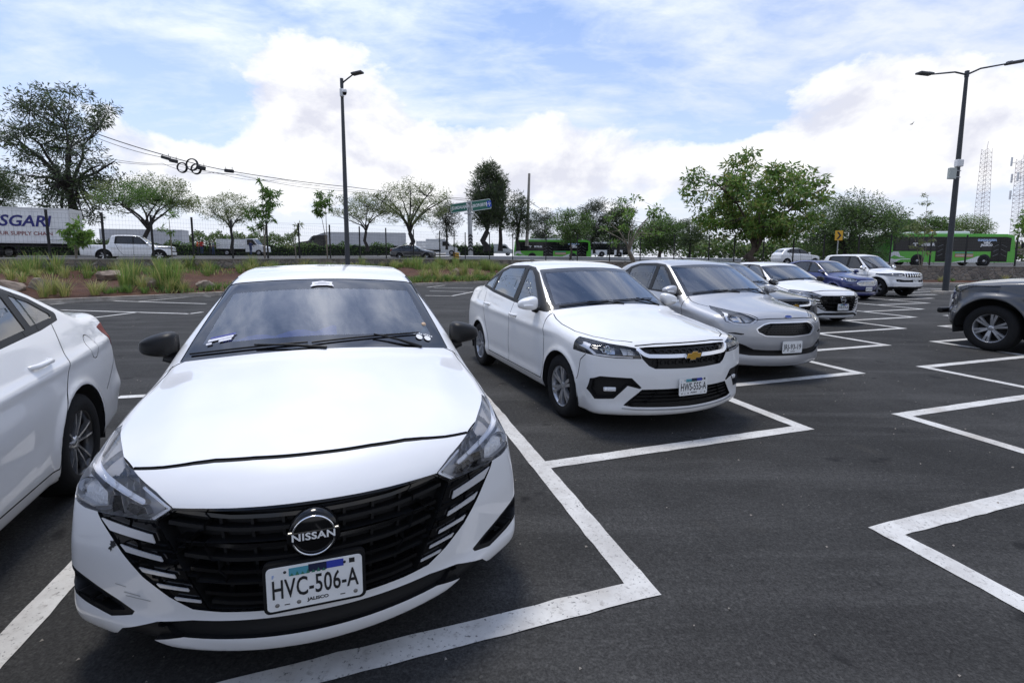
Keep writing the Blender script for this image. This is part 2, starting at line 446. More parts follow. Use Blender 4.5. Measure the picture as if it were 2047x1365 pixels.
kroot = tag(MB().box((kp[0].x, kp[0].y, -.05), (.02, .02, .02)).build('kerb', CONC), kind='structure')
for a, b in zip(kp[:-1], kp[1:]):
    d = (b - a).normalized(); nn = Vector((-d.y, d.x, 0)); a2 = a + d * .004; b2 = b - d * .004
    prof = [(0, 0.0), (0.012, .13), (.03, .15), (.15, .155), (.155, -.02)]
    vs = [p + nn * o + Vector((0, 0, zz)) for p in (a2, b2) for o, zz in prof]; n = len(prof)
    m = MB(); m.add(vs, [(i, i + 1, n + i + 1, n + i) for i in range(n - 1)] + [tuple(range(n)), tuple(range(n, 2 * n))]); m.build('kerb_stone', CONC, kroot)

def wall_xy(t): return poly_at(WALLP, t)
def bed_point(t, v):
    """t along the boundary (0..1), v from kerb (0) to wall (1)"""
    k = poly_at(KERB, t * (len(KERB) - 1)); w = poly_at(WALLP, t * (len(WALLP) - 1))
    p = k + (w - k) * v
    zw = np.interp(t * (len(WALLP) - 1), range(len(WTOP)), WTOP)
    left = 1.0 if t < .62 else max(0.15, 1 - (t - .62) * 5)
    z = .13 + (zw - .50 - .13) * (v ** .8) * left
    z += .10 * math.sin(p.x * 1.3 + p.y * .7) * math.sin(v * 3.1) * left + random.uniform(-.03, .03) * (0 if v in (0, 1) else 1)
    return Vector((p.x, p.y, z))
random.seed(3)
nt_, nv_ = 150, 14
vs = [bed_point(i / nt_, j / nv_) for i in range(nt_ + 1) for j in range(nv_ + 1)]
# keep the kerb side just inside the kerb back
m = MB(); m.add(vs, [(i * (nv_ + 1) + j, (i + 1) * (nv_ + 1) + j, (i + 1) * (nv_ + 1) + j + 1, i * (nv_ + 1) + j + 1) for i in range(nt_) for j in range(nv_)], True)
tag(m.build('planting_bed', SOIL, fixn=False), kind='structure')

# retaining wall of rubble with a mortar cap
wp = []
for i in range(len(WALLP) - 1):
    for k in range(6):
        f = k / 6; wp.append((WALLP[i][0] + (WALLP[i + 1][0] - WALLP[i][0]) * f, WALLP[i][1] + (WALLP[i + 1][1] - WALLP[i][1]) * f, WTOP[i] + (WTOP[i + 1] - WTOP[i]) * f))
wp.append((*WALLP[-1], WTOP[-1]))
vs = []; cs = []
for i, p in enumerate(wp):
    a = wp[max(0, i - 1)]; b = wp[min(len(wp) - 1, i + 1)]; d = Vector((b[0] - a[0], b[1] - a[1], 0)).normalized(); nn = Vector((-d.y, d.x, 0)); P = Vector((p[0], p[1], 0))
    vs += [P + Vector((0, 0, -.2)), P + Vector((0, 0, p[2] - .06)), P + nn * .4 + Vector((0, 0, p[2] - .06)), P + nn * .4 + Vector((0, 0, -.2))]
    cs += [P - nn * .03 + Vector((0, 0, p[2] - .06)), P - nn * .03 + Vector((0, 0, p[2])), P + nn * .43 + Vector((0, 0, p[2])), P + nn * .43 + Vector((0, 0, p[2] - .06))]
def strip4(vs): return [(4 * i + k, 4 * (i + 1) + k, 4 * (i + 1) + (k + 1) % 4, 4 * i + (k + 1) % 4) for i in range(len(vs) // 4 - 1) for k in range(4)]
wr = empty('retaining_wall', (wp[30][0], wp[30][1], 0), 0, 'long low rubble stone retaining wall between the lot and the road', 'wall')
for nm, vv, mt in (('rubble_face', vs, WALL), ('wall_cap', cs, mat('wall_cap_mortar', (.25, .235, .21), .9, var=.2, vscale=3))):
    m = MB(); m.add([v - Vector(wr.location) for v in vv], strip4(vv)); m.build(nm, mt, wr)

# road level behind the wall
def road_z(x, y):
    return 1.36 + max(0, y - 32) * .0095 * (1 if x < 15 else max(.2, 1 - (x - 15) / 40)) - max(0, x - 4) * .0145 * (1 if x < 60 else 60 / x)
gx = list(np.linspace(-130, 130, 66)); gy = [0, 8, 14, 18, 22, 26, 29, 32, 34, 36, 38, 40, 44, 50, 56, 64, 74, 90, 120, 170, 260, 420, 800, 1600, 3200]
def behind(x, y):
    """keep road vertices behind the wall line"""
    for (a, b) in zip(WALLP[:-1], WALLP[1:]):
        if a[0] <= x <= b[0]:
            f = (x - a[0]) / (b[0] - a[0]); return max(y, a[1] + (b[1] - a[1]) * f + .25)
    return max(y, WALLP[0][1] if x < WALLP[0][0] else WALLP[-1][1])
vs = [];
for i, x in enumerate(gx):
    for y in gy:
        sc = 1 if y < 100 else (1 + (y - 100) / 60); yy = behind(x, y) + (0 if y > 40 else 0); vs.append((x * sc, yy, road_z(x, min(yy, 90))))
n = len(gy); m = MB(); m.add(vs, [(i * n + j, (i + 1) * n + j, (i + 1) * n + j + 1, i * n + j + 1) for i in range(len(gx) - 1) for j in range(n - 1)])
tag(m.build('road_ground', ROADM), kind='structure')
# ------------------------------------------------------------------ car bodies: smooth solid -> mesh -> panels
def curve(pts, sig=0.04):
    px = np.array([p[0] for p in pts], float); py = np.array([p[1] for p in pts], float)
    xs = np.arange(px[0] - 0.6, px[-1] + 0.6, 0.01); ys = np.interp(xs, px, py)
    if sig > 0:
        k = np.arange(-int(3 * sig / .01) - 1, int(3 * sig / .01) + 2) * .01
        w = np.exp(-.5 * (k / sig) ** 2); w /= w.sum(); h = len(k) // 2
        ys = np.convolve(np.pad(ys, h, mode='edge'), w, mode='valid')
    return lambda x: np.interp(x, xs, ys)
def smax(a, b, k):
    h = np.maximum(k - np.abs(a - b), 0) / k
    return np.maximum(a, b) + h * h * k * .25

class Body:
    """solid of a car in (s, y, z): s metres behind the nose, y to the car's left, z up"""
    def __init__(self, L, top, plan, sect, nose, tail, zbot, bow, crown, front_c=0.55, rear_c=0.25, axles=(0.87, 3.49), arch=0.365, wheel_z=0.315,
                 k_top=0.08, k_front=0.10, k_rear=0.10, k_bot=0.05, lip=0.012, belt=None, crease=None, bed=None, top_sig=0.05, sect2=None, hood_ridge=None, kside=None, lip_w=0.035):
        self.L = L; self.top = curve(top, top_sig); self.plan = curve(plan, 0.10); self.sect = curve(sect, 0.022)
        self.nose = curve(nose, 0.02); self.tail = curve(tail, 0.03); self.zbot = curve(zbot, 0.04)
        self.bow = curve(bow, 0.06); self.crown = curve(crown, 0.08)
        self.fc = front_c; self.rc = rear_c; self.axles = axles; self.arch = arch; self.wz = wheel_z
        self.kt, self.kf, self.kr, self.kb = k_top, k_front, k_rear, k_bot
        self.lip = lip; self.crease = crease or []; self.bed = bed; self.ridge = hood_ridge; self.lip_w = lip_w
        xs = np.arange(-0.6, L + 0.6, 0.01); zz = self.top(xs); sl = np.gradient(zz, 0.01)
        nn = 1 / np.sqrt(1 + sl ** 2); self._nx, self._nn = xs, nn
    def g(self, s, y, z):
        ay = np.abs(y)
        ss = s - self.bow(s) * ay ** 2
        zt = self.top(ss) - self.crown(s) * ay ** 2
        if self.ridge is not None: zt = zt + self.ridge(s, ay)
        a = (z - zt) * np.interp(ss, self._nx, self._nn)
        w = self.plan(s) + self.sect(z)
        for fn in self.crease: w = w + fn(s, z)
        if self.lip:
            for ax in self.axles:
                r = np.sqrt((s - ax) ** 2 + (z - self.wz) ** 2)
                w = w + self.lip * np.exp(-((r - self.arch - .005) / self.lip_w) ** 2)
        b = ay - w
        c = (self.nose(z) + self.fc * ay ** 2 - s) / np.sqrt(1 + (self.fc * ay) ** 2 * 1.5)
        d = s - (self.L - self.tail(z) - self.rc * ay ** 2)
        e = self.zbot(s) - z
        q = smax(a, b, self.kt); q = smax(q, c, self.kf); q = smax(q, d, self.kr); q = smax(q, e, self.kb)
        if self.bed is not None:
            s0, s1, hw, zb = self.bed
            q = np.maximum(q, -np.maximum(np.maximum(s0 - s, s - s1), np.maximum(ay - hw, zb - z)))
        return q
    def gp(self, P): return self.g(P[:, 0], P[:, 1], P[:, 2])
    def grad(self, P, e=0.006):
        G = np.empty_like(P)
        for i in range(3):
            d = np.zeros(3); d[i] = e
            G[:, i] = (self.gp(P + d) - self.gp(P - d)) / (2 * e)
        return G
    def mesh(self, h=0.025, smin=None, smax_=None):
        W = 1.12 if self.L > 5 else 0.98
        xs = np.arange((smin if smin is not None else -0.15), (smax_ if smax_ is not None else self.L + 0.15), h)
        ny = int(W / h); ys = (np.arange(-ny, ny) + 0.5) * h
        zs = np.arange(0.08, float(self.top(np.linspace(0, self.L, 60)).max()) + 0.12, h)
        G = self.g(xs[:, None, None], ys[None, :, None], zs[None, None, :])
        S = G < 0
        nx, ny_, nz = S.shape
        cnt = sum(S[i:nx - 1 + i, j:ny_ - 1 + j, k:nz - 1 + k].astype(np.int8) for i in (0, 1) for j in (0, 1) for k in (0, 1))
        act = (cnt > 0) & (cnt < 8)
        I = np.argwhere(act); cid = -np.ones(act.shape, np.int64); cid[act] = np.arange(len(I))
        P = np.zeros((len(I), 3)); C = np.zeros(len(I))
        offs = [(i, j, k) for i in (0, 1) for j in (0, 1) for k in (0, 1)]
        val = {o: G[I[:, 0] + o[0], I[:, 1] + o[1], I[:, 2] + o[2]] for o in offs}
        for o in offs:
            for ax in range(3):
                if o[ax] == 0:
                    p = list(o); p[ax] = 1; p = tuple(p)
                    a, b = val[o], val[p]; m = (a < 0) != (b < 0)
                    t = np.where(m, a / np.where(m, a - b, 1), 0)
                    pos = np.array(o, float)[None, :] + np.zeros((len(I), 3)); pos[:, ax] += t
                    P[m] += pos[m]; C[m] += 1
        P = (P / C[:, None] + I) * h + np.array([xs[0], ys[0], zs[0]])
        F = []
        for ax in range(3):
            A = [slice(None)] * 3; B = [slice(None)] * 3
            A[ax] = slice(0, -1); B[ax] = slice(1, None)
            d = S[tuple(A)].astype(np.int8) - S[tuple(B)].astype(np.int8)
            E = np.argwhere(d != 0); sg = d[d != 0]
            o1, o2 = [(1, 2), (2, 0), (0, 1)][ax]
            ok = (E[:, o1] > 0) & (E[:, o2] > 0) & (E[:, o1] < S.shape[o1] - 1) & (E[:, o2] < S.shape[o2] - 1)
            E = E[ok]; sg = sg[ok]
            q = []
            for u, v in ((0, 0), (-1, 0), (-1, -1), (0, -1)):
                e = E.copy(); e[:, o1] += u; e[:, o2] += v
                q.append(cid[e[:, 0], e[:, 1], e[:, 2]])
            q = np.stack(q, 1); q[sg < 0] = q[sg < 0][:, ::-1]
            F.append(q)
        F = np.concatenate(F)
        for it in range(4):
            gr = self.grad(P); v = self.gp(P)
            st = (v / np.maximum((gr ** 2).sum(1), .2))[:, None] * gr
            ln = np.linalg.norm(st, axis=1, keepdims=True)
            P = P - st * np.minimum(1, h * .5 / np.maximum(ln, 1e-9))
        N = self.grad(P, 0.009); N /= np.linalg.norm(N, axis=1, keepdims=True)
        # split each quad on its shorter diagonal
        d1 = ((P[F[:, 0]] - P[F[:, 2]]) ** 2).sum(1); d2 = ((P[F[:, 1]] - P[F[:, 3]]) ** 2).sum(1)
        m = (d1 <= d2)[:, None]
        T = np.concatenate([np.where(m, F[:, [0, 1, 2]], F[:, [0, 1, 3]]), np.where(m, F[:, [0, 2, 3]], F[:, [1, 2, 3]])])
        return Mesh(P, N, T)
    def hit_front(self, y, z, s0=-0.2, s1=1.6):
        """s of the surface seen from the front at (y, z)"""
        y = np.asarray(y, float); z = np.asarray(z, float)
        ss = np.arange(s0, s1, 0.01)
        G = self.g(ss[:, None], y[None, :], z[None, :]); ins = G < 0
        i = np.argmax(ins, 0); i = np.maximum(i, 1); j = np.arange(len(y))
        a, b = G[i - 1, j], G[i, j]
        return ss[i - 1] + 0.01 * np.clip(a / np.where(np.abs(a - b) < 1e-9, 1, a - b), 0, 1)
    def hit_side(self, s, z, side=1):
        s = np.asarray(s, float); z = np.asarray(z, float)
        yy = np.arange(1.15, 0.2, -0.01)
        G = self.g(s[None, :], yy[:, None], z[None, :]); ins = G < 0
        i = np.maximum(np.argmax(ins, 0), 1); j = np.arange(len(s)); a, b = G[i - 1, j], G[i, j]
        return side * (yy[i - 1] - 0.01 * np.clip(a / np.where(np.abs(a - b) < 1e-9, 1, a - b), 0, 1))
    def hit_top(self, s, y):
        s = np.asarray(s, float); y = np.asarray(y, float)
        zz = np.arange(2.2, 0.3, -0.01)
        G = self.g(s[None, :], y[None, :], zz[:, None]); ins = G < 0
        i = np.maximum(np.argmax(ins, 0), 1); j = np.arange(len(s)); a, b = G[i - 1, j], G[i, j]
        return zz[i - 1] - 0.01 * np.clip(a / np.where(np.abs(a - b) < 1e-9, 1, a - b), 0, 1)

class Mesh:
    def __init__(self, P, N, T): self.P, self.N, self.T = P, N, T
    def compact(self):
        used = np.zeros(len(self.P), bool); used[self.T.ravel()] = True
        re = np.cumsum(used) - 1
        return Mesh(self.P[used], self.N[used], re[self.T])
    def refine(self, f, fine):
        """split the edges of triangles that lie near f = 0 until they are shorter than fine"""
        if len(self.T) == 0: return self
        v = np.abs(f(self.P)); L0 = np.linalg.norm(self.P[self.T[:, 0]] - self.P[self.T[:, 1]], axis=1).max() * 3.2
        near = v[self.T].min(1) < L0
        if not near.any(): return self
        far = Mesh(self.P, self.N, self.T[~near]).compact()
        m = Mesh(self.P, self.N, self.T[near]).compact()
        m = m._refine(f, fine)
        return join(far, m)
    def _refine(self, f, fine):
        m = self
        for it in range(5):
            P, N, T = m.P, m.N, m.T
            if len(T) == 0: return m
            v = np.abs(f(P))
            L = np.linalg.norm(P[T] - P[T[:, [1, 2, 0]]], axis=2)
            hit = (v[T].min(1) < L.max(1) * .75) & (L.max(1) > fine)
            if not hit.any(): return m
            e = np.sort(np.stack([T, T[:, [1, 2, 0]]], 2).reshape(-1, 2), 1)
            fl = (hit[:, None] & (L > fine * .6)).ravel()
            key = e[:, 0] * (len(P) + 1) + e[:, 1]
            uk, first, inv = np.unique(key, return_index=True, return_inverse=True); inv = inv.ravel()
            mark = np.zeros(len(uk), bool); mark[inv[fl]] = True
            nid = -np.ones(len(uk), int); nid[mark] = len(P) + np.arange(mark.sum())
            ue = e[first][mark]
            P2 = np.concatenate([P, (P[ue[:, 0]] + P[ue[:, 1]]) / 2]); nn = N[ue[:, 0]] + N[ue[:, 1]]
            N2 = np.concatenate([N, nn / np.maximum(np.linalg.norm(nn, axis=1, keepdims=True), 1e-9)])
            mid = nid[inv].reshape(-1, 3); k = (mid >= 0).sum(1)
            out = [T[k == 0]]
            a = k == 3
            t, d = T[a], mid[a]; out += [np.stack(x, 1) for x in ((t[:, 0], d[:, 0], d[:, 2]), (t[:, 1], d[:, 1], d[:, 0]), (t[:, 2], d[:, 2], d[:, 1]), (d[:, 0], d[:, 1], d[:, 2]))]
            for j in range(3):
                r = [j, (j + 1) % 3, (j + 2) % 3]
                a = (k == 1) & (mid[:, j] >= 0); t, d = T[a][:, r], mid[a][:, r]
                out += [np.stack(x, 1) for x in ((t[:, 0], d[:, 0], t[:, 2]), (d[:, 0], t[:, 1], t[:, 2]))]
                a = (k == 2) & (mid[:, j] < 0); t, d = T[a][:, r], mid[a][:, r]   # edges 1-2 and 2-0 cut
                out += [np.stack(x, 1) for x in ((t[:, 0], t[:, 1], d[:, 1]), (t[:, 0], d[:, 1], d[:, 2]), (d[:, 2], d[:, 1], t[:, 2]))]
            m = Mesh(P2, N2, np.concatenate(out))
        return m
    def split(self, f, fine=None):
        """cut along f = 0; returns (part with f < 0, part with f > 0)"""
        if fine: self = self.refine(f, fine)
        P, N, T = self.P, self.N, self.T
        if len(T) == 0: return self, self
        v = f(P); v = np.where(np.abs(v) < 1e-5, 1e-5, v)
        neg = v < 0; c = neg[T].sum(1)
        mix = (c == 1) | (c == 2)
        if not mix.any():
            return Mesh(P, N, T[c == 3]).compact(), Mesh(P, N, T[c == 0]).compact()
        M = T[mix]; cm = c[mix]
        odd = np.where(cm == 1, np.argmax(neg[M], 1), np.argmin(neg[M], 1))
        r = np.arange(len(M))
        A = M[r, odd]; B = M[r, (odd + 1) % 3]; C = M[r, (odd + 2) % 3]
        e = np.concatenate([np.stack([A, B], 1), np.stack([A, C], 1)]); e = np.sort(e, 1)
        ue, inv = np.unique(e, axis=0, return_inverse=True); inv = inv.ravel()
        t = v[ue[:, 0]] / (v[ue[:, 0]] - v[ue[:, 1]]); t = t[:, None]
        nP = P[ue[:, 0]] * (1 - t) + P[ue[:, 1]] * t; nN = N[ue[:, 0]] * (1 - t) + N[ue[:, 1]] * t
        nN /= np.maximum(np.linalg.norm(nN, axis=1, keepdims=True), 1e-9)
        ab = inv[:len(M)] + len(P); ac = inv[len(M):] + len(P)
        P2 = np.concatenate([P, nP]); N2 = np.concatenate([N, nN])
        t1 = np.stack([A, ab, ac], 1); t2 = np.concatenate([np.stack([ab, B, C], 1), np.stack([ab, C, ac], 1)])
        is1 = cm == 1; is1d = np.concatenate([is1, is1])
        Tin = np.concatenate([T[c == 3], t1[is1], t2[~is1d]]); Tout = np.concatenate([T[c == 0], t1[~is1], t2[is1d]])
        return Mesh(P2, N2, Tin).compact(), Mesh(P2, N2, Tout).compact()
    def boundary(self):
        e = np.concatenate([self.T[:, [0, 1]], self.T[:, [1, 2]], self.T[:, [2, 0]]])
        se = np.sort(e, 1); key = se[:, 0] * (len(self.P) + 1) + se[:, 1]
        u, idx, cnt = np.unique(key, return_index=True, return_counts=True)
        return e[idx[cnt == 1]]
    def push(self, d, skirt=True):
        """move along the normals by d; with skirt, walls join the new place to the old edge"""
        P2 = self.P + self.N * d
        if not skirt or len(self.T) == 0: return Mesh(P2, self.N, self.T)
        b = self.boundary(); n = len(P2)
        u, inv = np.unique(b.ravel(), return_inverse=True); inv = inv.reshape(-1, 2)
        k = len(u)
        # separate vertices so the wall keeps its own normals
        dirv = P2[b[:, 1]] - P2[b[:, 0]]; wn = np.cross(dirv, self.N[b[:, 0]]) * (1 if d > 0 else -1)
        vn = np.zeros((k, 3)); np.add.at(vn, inv[:, 0], wn); np.add.at(vn, inv[:, 1], wn)
        vn /= np.maximum(np.linalg.norm(vn, axis=1, keepdims=True), 1e-9)
        P3 = np.concatenate([P2, P2[u], self.P[u]]); N3 = np.concatenate([self.N, vn, vn])
        a0, a1 = inv[:, 0] + n, inv[:, 1] + n; b0, b1 = a0 + k, a1 + k
        if d > 0: W = np.concatenate([np.stack([a0, b0, b1], 1), np.stack([a0, b1, a1], 1)])
        else: W = np.concatenate([np.stack([a0, b0, b1], 1), np.stack([a0, b1, a1], 1)])
        return Mesh(P3, N3, np.concatenate([self.T, W]))
    def obj(self, name, material, parent, s_off=0.0, flip=False):
        """links the mesh; local x = s_off - s"""
        if len(self.T) == 0: return None
        P = self.P.copy(); P[:, 0] = s_off - P[:, 0]; N = self.N.copy(); N[:, 0] = -N[:, 0]
        T = self.T[:, ::-1]
        me = bpy.data.meshes.new(name)
        me.vertices.add(len(P)); me.vertices.foreach_set('co', P.astype(np.float32).ravel())
        me.loops.add(len(T) * 3); me.loops.foreach_set('vertex_index', T.astype(np.int32).ravel())
        me.polygons.add(len(T)); me.polygons.foreach_set('loop_start', np.arange(0, len(T) * 3, 3, dtype=np.int32))
        me.polygons.foreach_set('use_smooth', np.ones(len(T), bool))
        me.update(calc_edges=True)
        me.normals_split_custom_set_from_vertices(N.astype(np.float32).tolist())
        me.materials.append(material)
        return link(bpy.data.objects.new(name, me), parent)
def pieces(m):
    """connected pieces, largest first"""
    _, w = np.unique(np.round(m.P, 4), axis=0, return_inverse=True); w = w.ravel(); T = w[m.T]; lab = np.arange(w.max() + 1)
    for it in range(400):
        mn = lab[T].min(1); new = lab.copy()
        for k in range(3): np.minimum.at(new, T[:, k], mn)
        new = new[new]
        if (new == lab).all(): break
        lab = new
    tl = lab[T[:, 0]]; u, c = np.unique(tl, return_counts=True)
    return [Mesh(m.P, m.N, m.T[tl == q]).compact() for q in u[np.argsort(-c)]]
def join(*ms):
    ms = [m for m in ms if len(m.T)]
    if not ms: return Mesh(np.zeros((0, 3)), np.zeros((0, 3)), np.zeros((0, 3), int))
    o = np.cumsum([0] + [len(m.P) for m in ms])
    return Mesh(np.concatenate([m.P for m in ms]), np.concatenate([m.N for m in ms]), np.concatenate([m.T + k for m, k in zip(ms, o)]))

# scalar fields over (s, y, z) points
def sd_poly(u, v, poly):
    p = np.array(poly, float); q = np.roll(p, -1, 0)
    d = np.full(len(u), 1e9); ins = np.zeros(len(u), bool)
    for (x0, y0), (x1, y1) in zip(p, q):
        ex, ey = x1 - x0, y1 - y0; wx, wy = u - x0, v - y0
        t = np.clip((wx * ex + wy * ey) / max(ex * ex + ey * ey, 1e-12), 0, 1)
        d = np.minimum(d, (wx - ex * t) ** 2 + (wy - ey * t) ** 2)
        c = ((y0 <= v) & (v < y1)) | ((y1 <= v) & (v < y0))
        ins ^= c & (u < (ex * (v - y0) / (ey if abs(ey) > 1e-12 else 1e-12) + x0))
    d = np.sqrt(d); return np.where(ins, -d, d)
def sd_line(u, v, pts):
    p = np.array(pts, float); d = np.full(len(u), 1e9)
    for (x0, y0), (x1, y1) in zip(p[:-1], p[1:]):
        ex, ey = x1 - x0, y1 - y0; wx, wy = u - x0, v - y0
        t = np.clip((wx * ex + wy * ey) / max(ex * ex + ey * ey, 1e-12), 0, 1)
        d = np.minimum(d, (wx - ex * t) ** 2 + (wy - ey * t) ** 2)
    return np.sqrt(d)
def f_front(poly, off=0.0, smax_=1.3, side=0):
    """polygon in the front view (|y|, z)"""
    def f(P):
        y = P[:, 1] * side if side else np.abs(P[:, 1])
        return np.maximum(sd_poly(y, P[:, 2], poly) + off, P[:, 0] - smax_)
    return f
def f_rear(poly, smin, off=0.0):
    return lambda P: np.maximum(sd_poly(np.abs(P[:, 1]), P[:, 2], poly) + off, smin - P[:, 0])
def f_side(poly, off=0.0, ymin=0.35, side=0):
    def f(P):
        y = P[:, 1] * side if side else np.abs(P[:, 1])
        return np.maximum(sd_poly(P[:, 0], P[:, 2], poly) + off, ymin - y)
    return f
def f_top(poly, off=0.0, zmin=0.6):
    return lambda P: np.maximum(sd_poly(P[:, 0], np.abs(P[:, 1]), poly) + off, zmin - P[:, 2])
def f_gap(view, pts, w, guard=0.35):
    def f(P):
        if view == 'side': return np.maximum(sd_line(P[:, 0], P[:, 2], pts) - w, guard - np.abs(P[:, 1]))
        if view == 'top': return np.maximum(sd_line(P[:, 0], np.abs(P[:, 1]), pts) - w, guard - P[:, 2])
        if view == 'rear': return np.maximum(sd_line(np.abs(P[:, 1]), P[:, 2], pts) - w, guard - P[:, 0])
        return np.maximum(sd_line(np.abs(P[:, 1]), P[:, 2], pts) - w, P[:, 0] - guard)
    return f

# ------------------------------------------------------------------ wheels
def make_wheel(R=0.315, rim=0.2, width=0.2, style='twin6', rim_mat=None, face_mat=None, name='wheel', detail=1):
    """returns an Empty with tyre, rim, spokes; axis along Y, outer face towards +Y"""
    root = bpy.data.objects.new(name, None); link(root)
    w = width / 2
    n = 40 if detail else 24
    t = MB()
    prof = [(rim - .004, -w * .9), (rim + .012, -w * 1.0), (rim + (R - rim) * .5, -w * 1.04), (R - .03, -w * .98), (R - .008, -w * .82), (R, -w * .55),
            (R, w * .55), (R - .008, w * .82), (R - .03, w * .98), (rim + (R - rim) * .5, w * 1.04), (rim + .012, w * 1.0), (rim - .004, w * .9)]
    t.lathe(prof, n, 'Y')
    if detail:
        for c in (-.45, -.15, .15, .45): pass
    ty = t.build('tyre', mat('tyre_rubber', (0.014, 0.014, 0.0145), 0.85, bump=0.25, bscale=90, spec=.2), root)
    b = MB()
    b.lathe([(rim - .004, -w * .9), (rim * .93, -w * .85), (rim * .88, -w * .1), (rim * .90, w * .5), (rim * .955, w * .82), (rim * 1.01, w * .93), (rim * 1.03, w * .86)], n, 'Y')
    b.build('rim', rim_mat, root)
    k = MB(); k.lathe([(0.0, -w * .05), (rim * .86, -w * .05), (rim * .86, -w * .2)], 24, 'Y'); k.lathe([(0.001, w*.1), (rim * .62, w * .1), (rim * .62, -w * .05)], 24, 'Y')
    k.build('brake_disc', mat('brake_dark', (0.012, 0.012, 0.013), 0.7), root)
    ob = w * .80                                       # outer face of spokes
    def spoke(a, r0, r1, w0, w1, z0=.62, z1=.92, th=.03, lean=0.0):
        sp = MB(); ca, sa = math.cos(a), math.sin(a)
        pts = []
        for (r, hw, zz) in ((r0, w0, z0), ((r0 + r1) / 2, (w0 + w1) / 2, (z0 + z1) / 2 + .04), (r1, w1, z1)):
            for sg in (-1, 1):
                for dz in (0, 1):
                    l = sg * hw * (1 if dz else 1.25) + lean * (r - r0)
                    pts.append((r * ca - l * sa, ob * zz / .8 - (0 if dz else th), r * sa + l * ca))
        fs = []
        for i in (0, 4):
            fs += [(i, i + 1, i + 5, i + 4), (i + 2, i + 6, i + 7, i + 3), (i + 1, i + 3, i + 7, i + 5), (i, i + 4, i + 6, i + 2)]
        fs += [(0, 2, 3, 1), (8, 9, 11, 10)]
        sp.add(pts, fs); return sp
    nsp = int(''.join(c for c in style if c.isdigit()))
    if style.startswith('twin'):
        for i in range(nsp):
            a = 2 * math.pi * i / nsp + .3
            for dl in (-1, 1):
                d = spoke(a + dl * .135, rim * .18, rim * .97, rim * .06, rim * .075, .66, .84)
                d.build('spoke', face_mat, root)
    elif style.startswith('thin'):
        for i in range(nsp):
            a = 2 * math.pi * i / nsp + .2
            spoke(a, rim * .16, rim * .97, rim * .035, rim * .03, .60, .84, lean=.12 * (1 if i % 2 else -1)).build('spoke', face_mat, root)
        m = MB(); m.lathe([(rim * .985, ob * 1.04), (rim * 1.02, ob * 1.08), (rim * 1.02, ob * .9), (rim * .985, ob * .9)], n, 'Y', closed=True); m.build('rim_edge', face_mat, root)
    else:
        for i in range(nsp):
            a = 2 * math.pi * i / nsp + .3
            spoke(a, rim * .15, rim * .97, rim * .10, rim * .17, .66, .84).build('spoke', face_mat, root)
    h = MB(); h.lathe([(0.0, ob * .86), (rim * .12, ob * .86), (rim * .24, ob * .74), (rim * .26, ob * .3), (rim * .2, 0)], 20, 'Y')
    h.build('hub_cap', face_mat, root)
    for i in range(5):
        a = 2 * math.pi * i / 5; nb = MB()
        nb.lathe([(0.0, ob * .74), (.010, ob * .74), (.011, ob * .60)], 6, 'Y', c=(rim * .33 * math.cos(a), 0, rim * .33 * math.sin(a)))
        nb.build('wheel_nut', mat('nut_dark', (0.06, 0.06, 0.065), 0.4, metal=0.8), root)
    return root
def put_wheels(root, proto, body, s_off, track, inset=0.0):
    first = True
    for ax in body.axles:
        for sd in (1, -1):
            w = proto if first else copy_tree(proto)
            first = False
            w.parent = root
            w.location = (s_off - ax, sd * track, body.wz)
            w.rotation_euler = (0, random.uniform(0, 6.28) * sd, 0 if sd > 0 else math.pi)
            w.rotation_mode = 'XYZ'
# ------------------------------------------------------------------ common car assembly
def std_mats():
    M = {}
    M['black'] = mat('black_trim', (0.009, 0.009, 0.0095), 0.45, bump=0.05, bscale=400, spec=.28)
    M['gloss'] = mat('piano_black', (0.004, 0.004, 0.0045), 0.10, spec=.4)
    M['gap'] = mat('panel_gap_dark', (0.01, 0.01, 0.01), 0.9)
    M['chrome'] = mat('chrome', (0.72, 0.73, 0.75), 0.10, metal=1.0)
    M['silver'] = mat('wheel_silver', (0.42, 0.43, 0.45), 0.32, metal=0.75)
    M['rimdark'] = mat('wheel_black', (0.012, 0.012, 0.013), 0.28, coat=.3)
    M['bowl'] = mat('lamp_bowl', (0.16, 0.165, 0.175), 0.30, metal=0.3)
    M['reflector'] = mat('lamp_reflector', (0.86, 0.87, 0.88), 0.22, metal=0.35, bump=0.6, bscale=70)
    M['drl'] = mat('lamp_light_guide', (0.93, 0.94, 0.96), 0.3)
    M['satin'] = mat('satin_chrome', (0.86, 0.86, 0.87), 0.28, metal=0.55)
    M['lens'] = glass('lamp_lens', 0.95, (0.99, 0.99, 1.0), 0.6, 1.40)
    M['glass'] = glass('windshield_glass', 0.66, (0.88, 0.97, 0.96), 1.0, 1.72)
    M['tint'] = glass('tinted_glass', 0.22, (0.85, 0.95, 0.95), 1.0, 1.75)
    M['frit'] = mat('glass_frit_black', (0.008, 0.008, 0.009), 0.06, coat=0.5)
    M['seat'] = mat('seat_fabric', (0.15, 0.15, 0.155), 0.9, bump=0.3, bscale=200)
    M['dash'] = mat('dashboard_plastic', (0.05, 0.05, 0.053), 0.75, bump=0.2, bscale=500)
    M['liner'] = mat('headliner', (0.33, 0.32, 0.30), 0.9)
    M['plate'] = mat('plate_white', (0.78, 0.78, 0.76), 0.4, var=0.05, vscale=20)
    M['ink'] = mat('plate_ink', (0.015, 0.015, 0.016), 0.5)
    M['amber'] = mat('amber_lens', (0.55, 0.16, 0.01), 0.15, coat=0.5)
    M['red'] = mat('tail_lens', (0.17, 0.012, 0.008), 0.30, spec=.12)
    return M
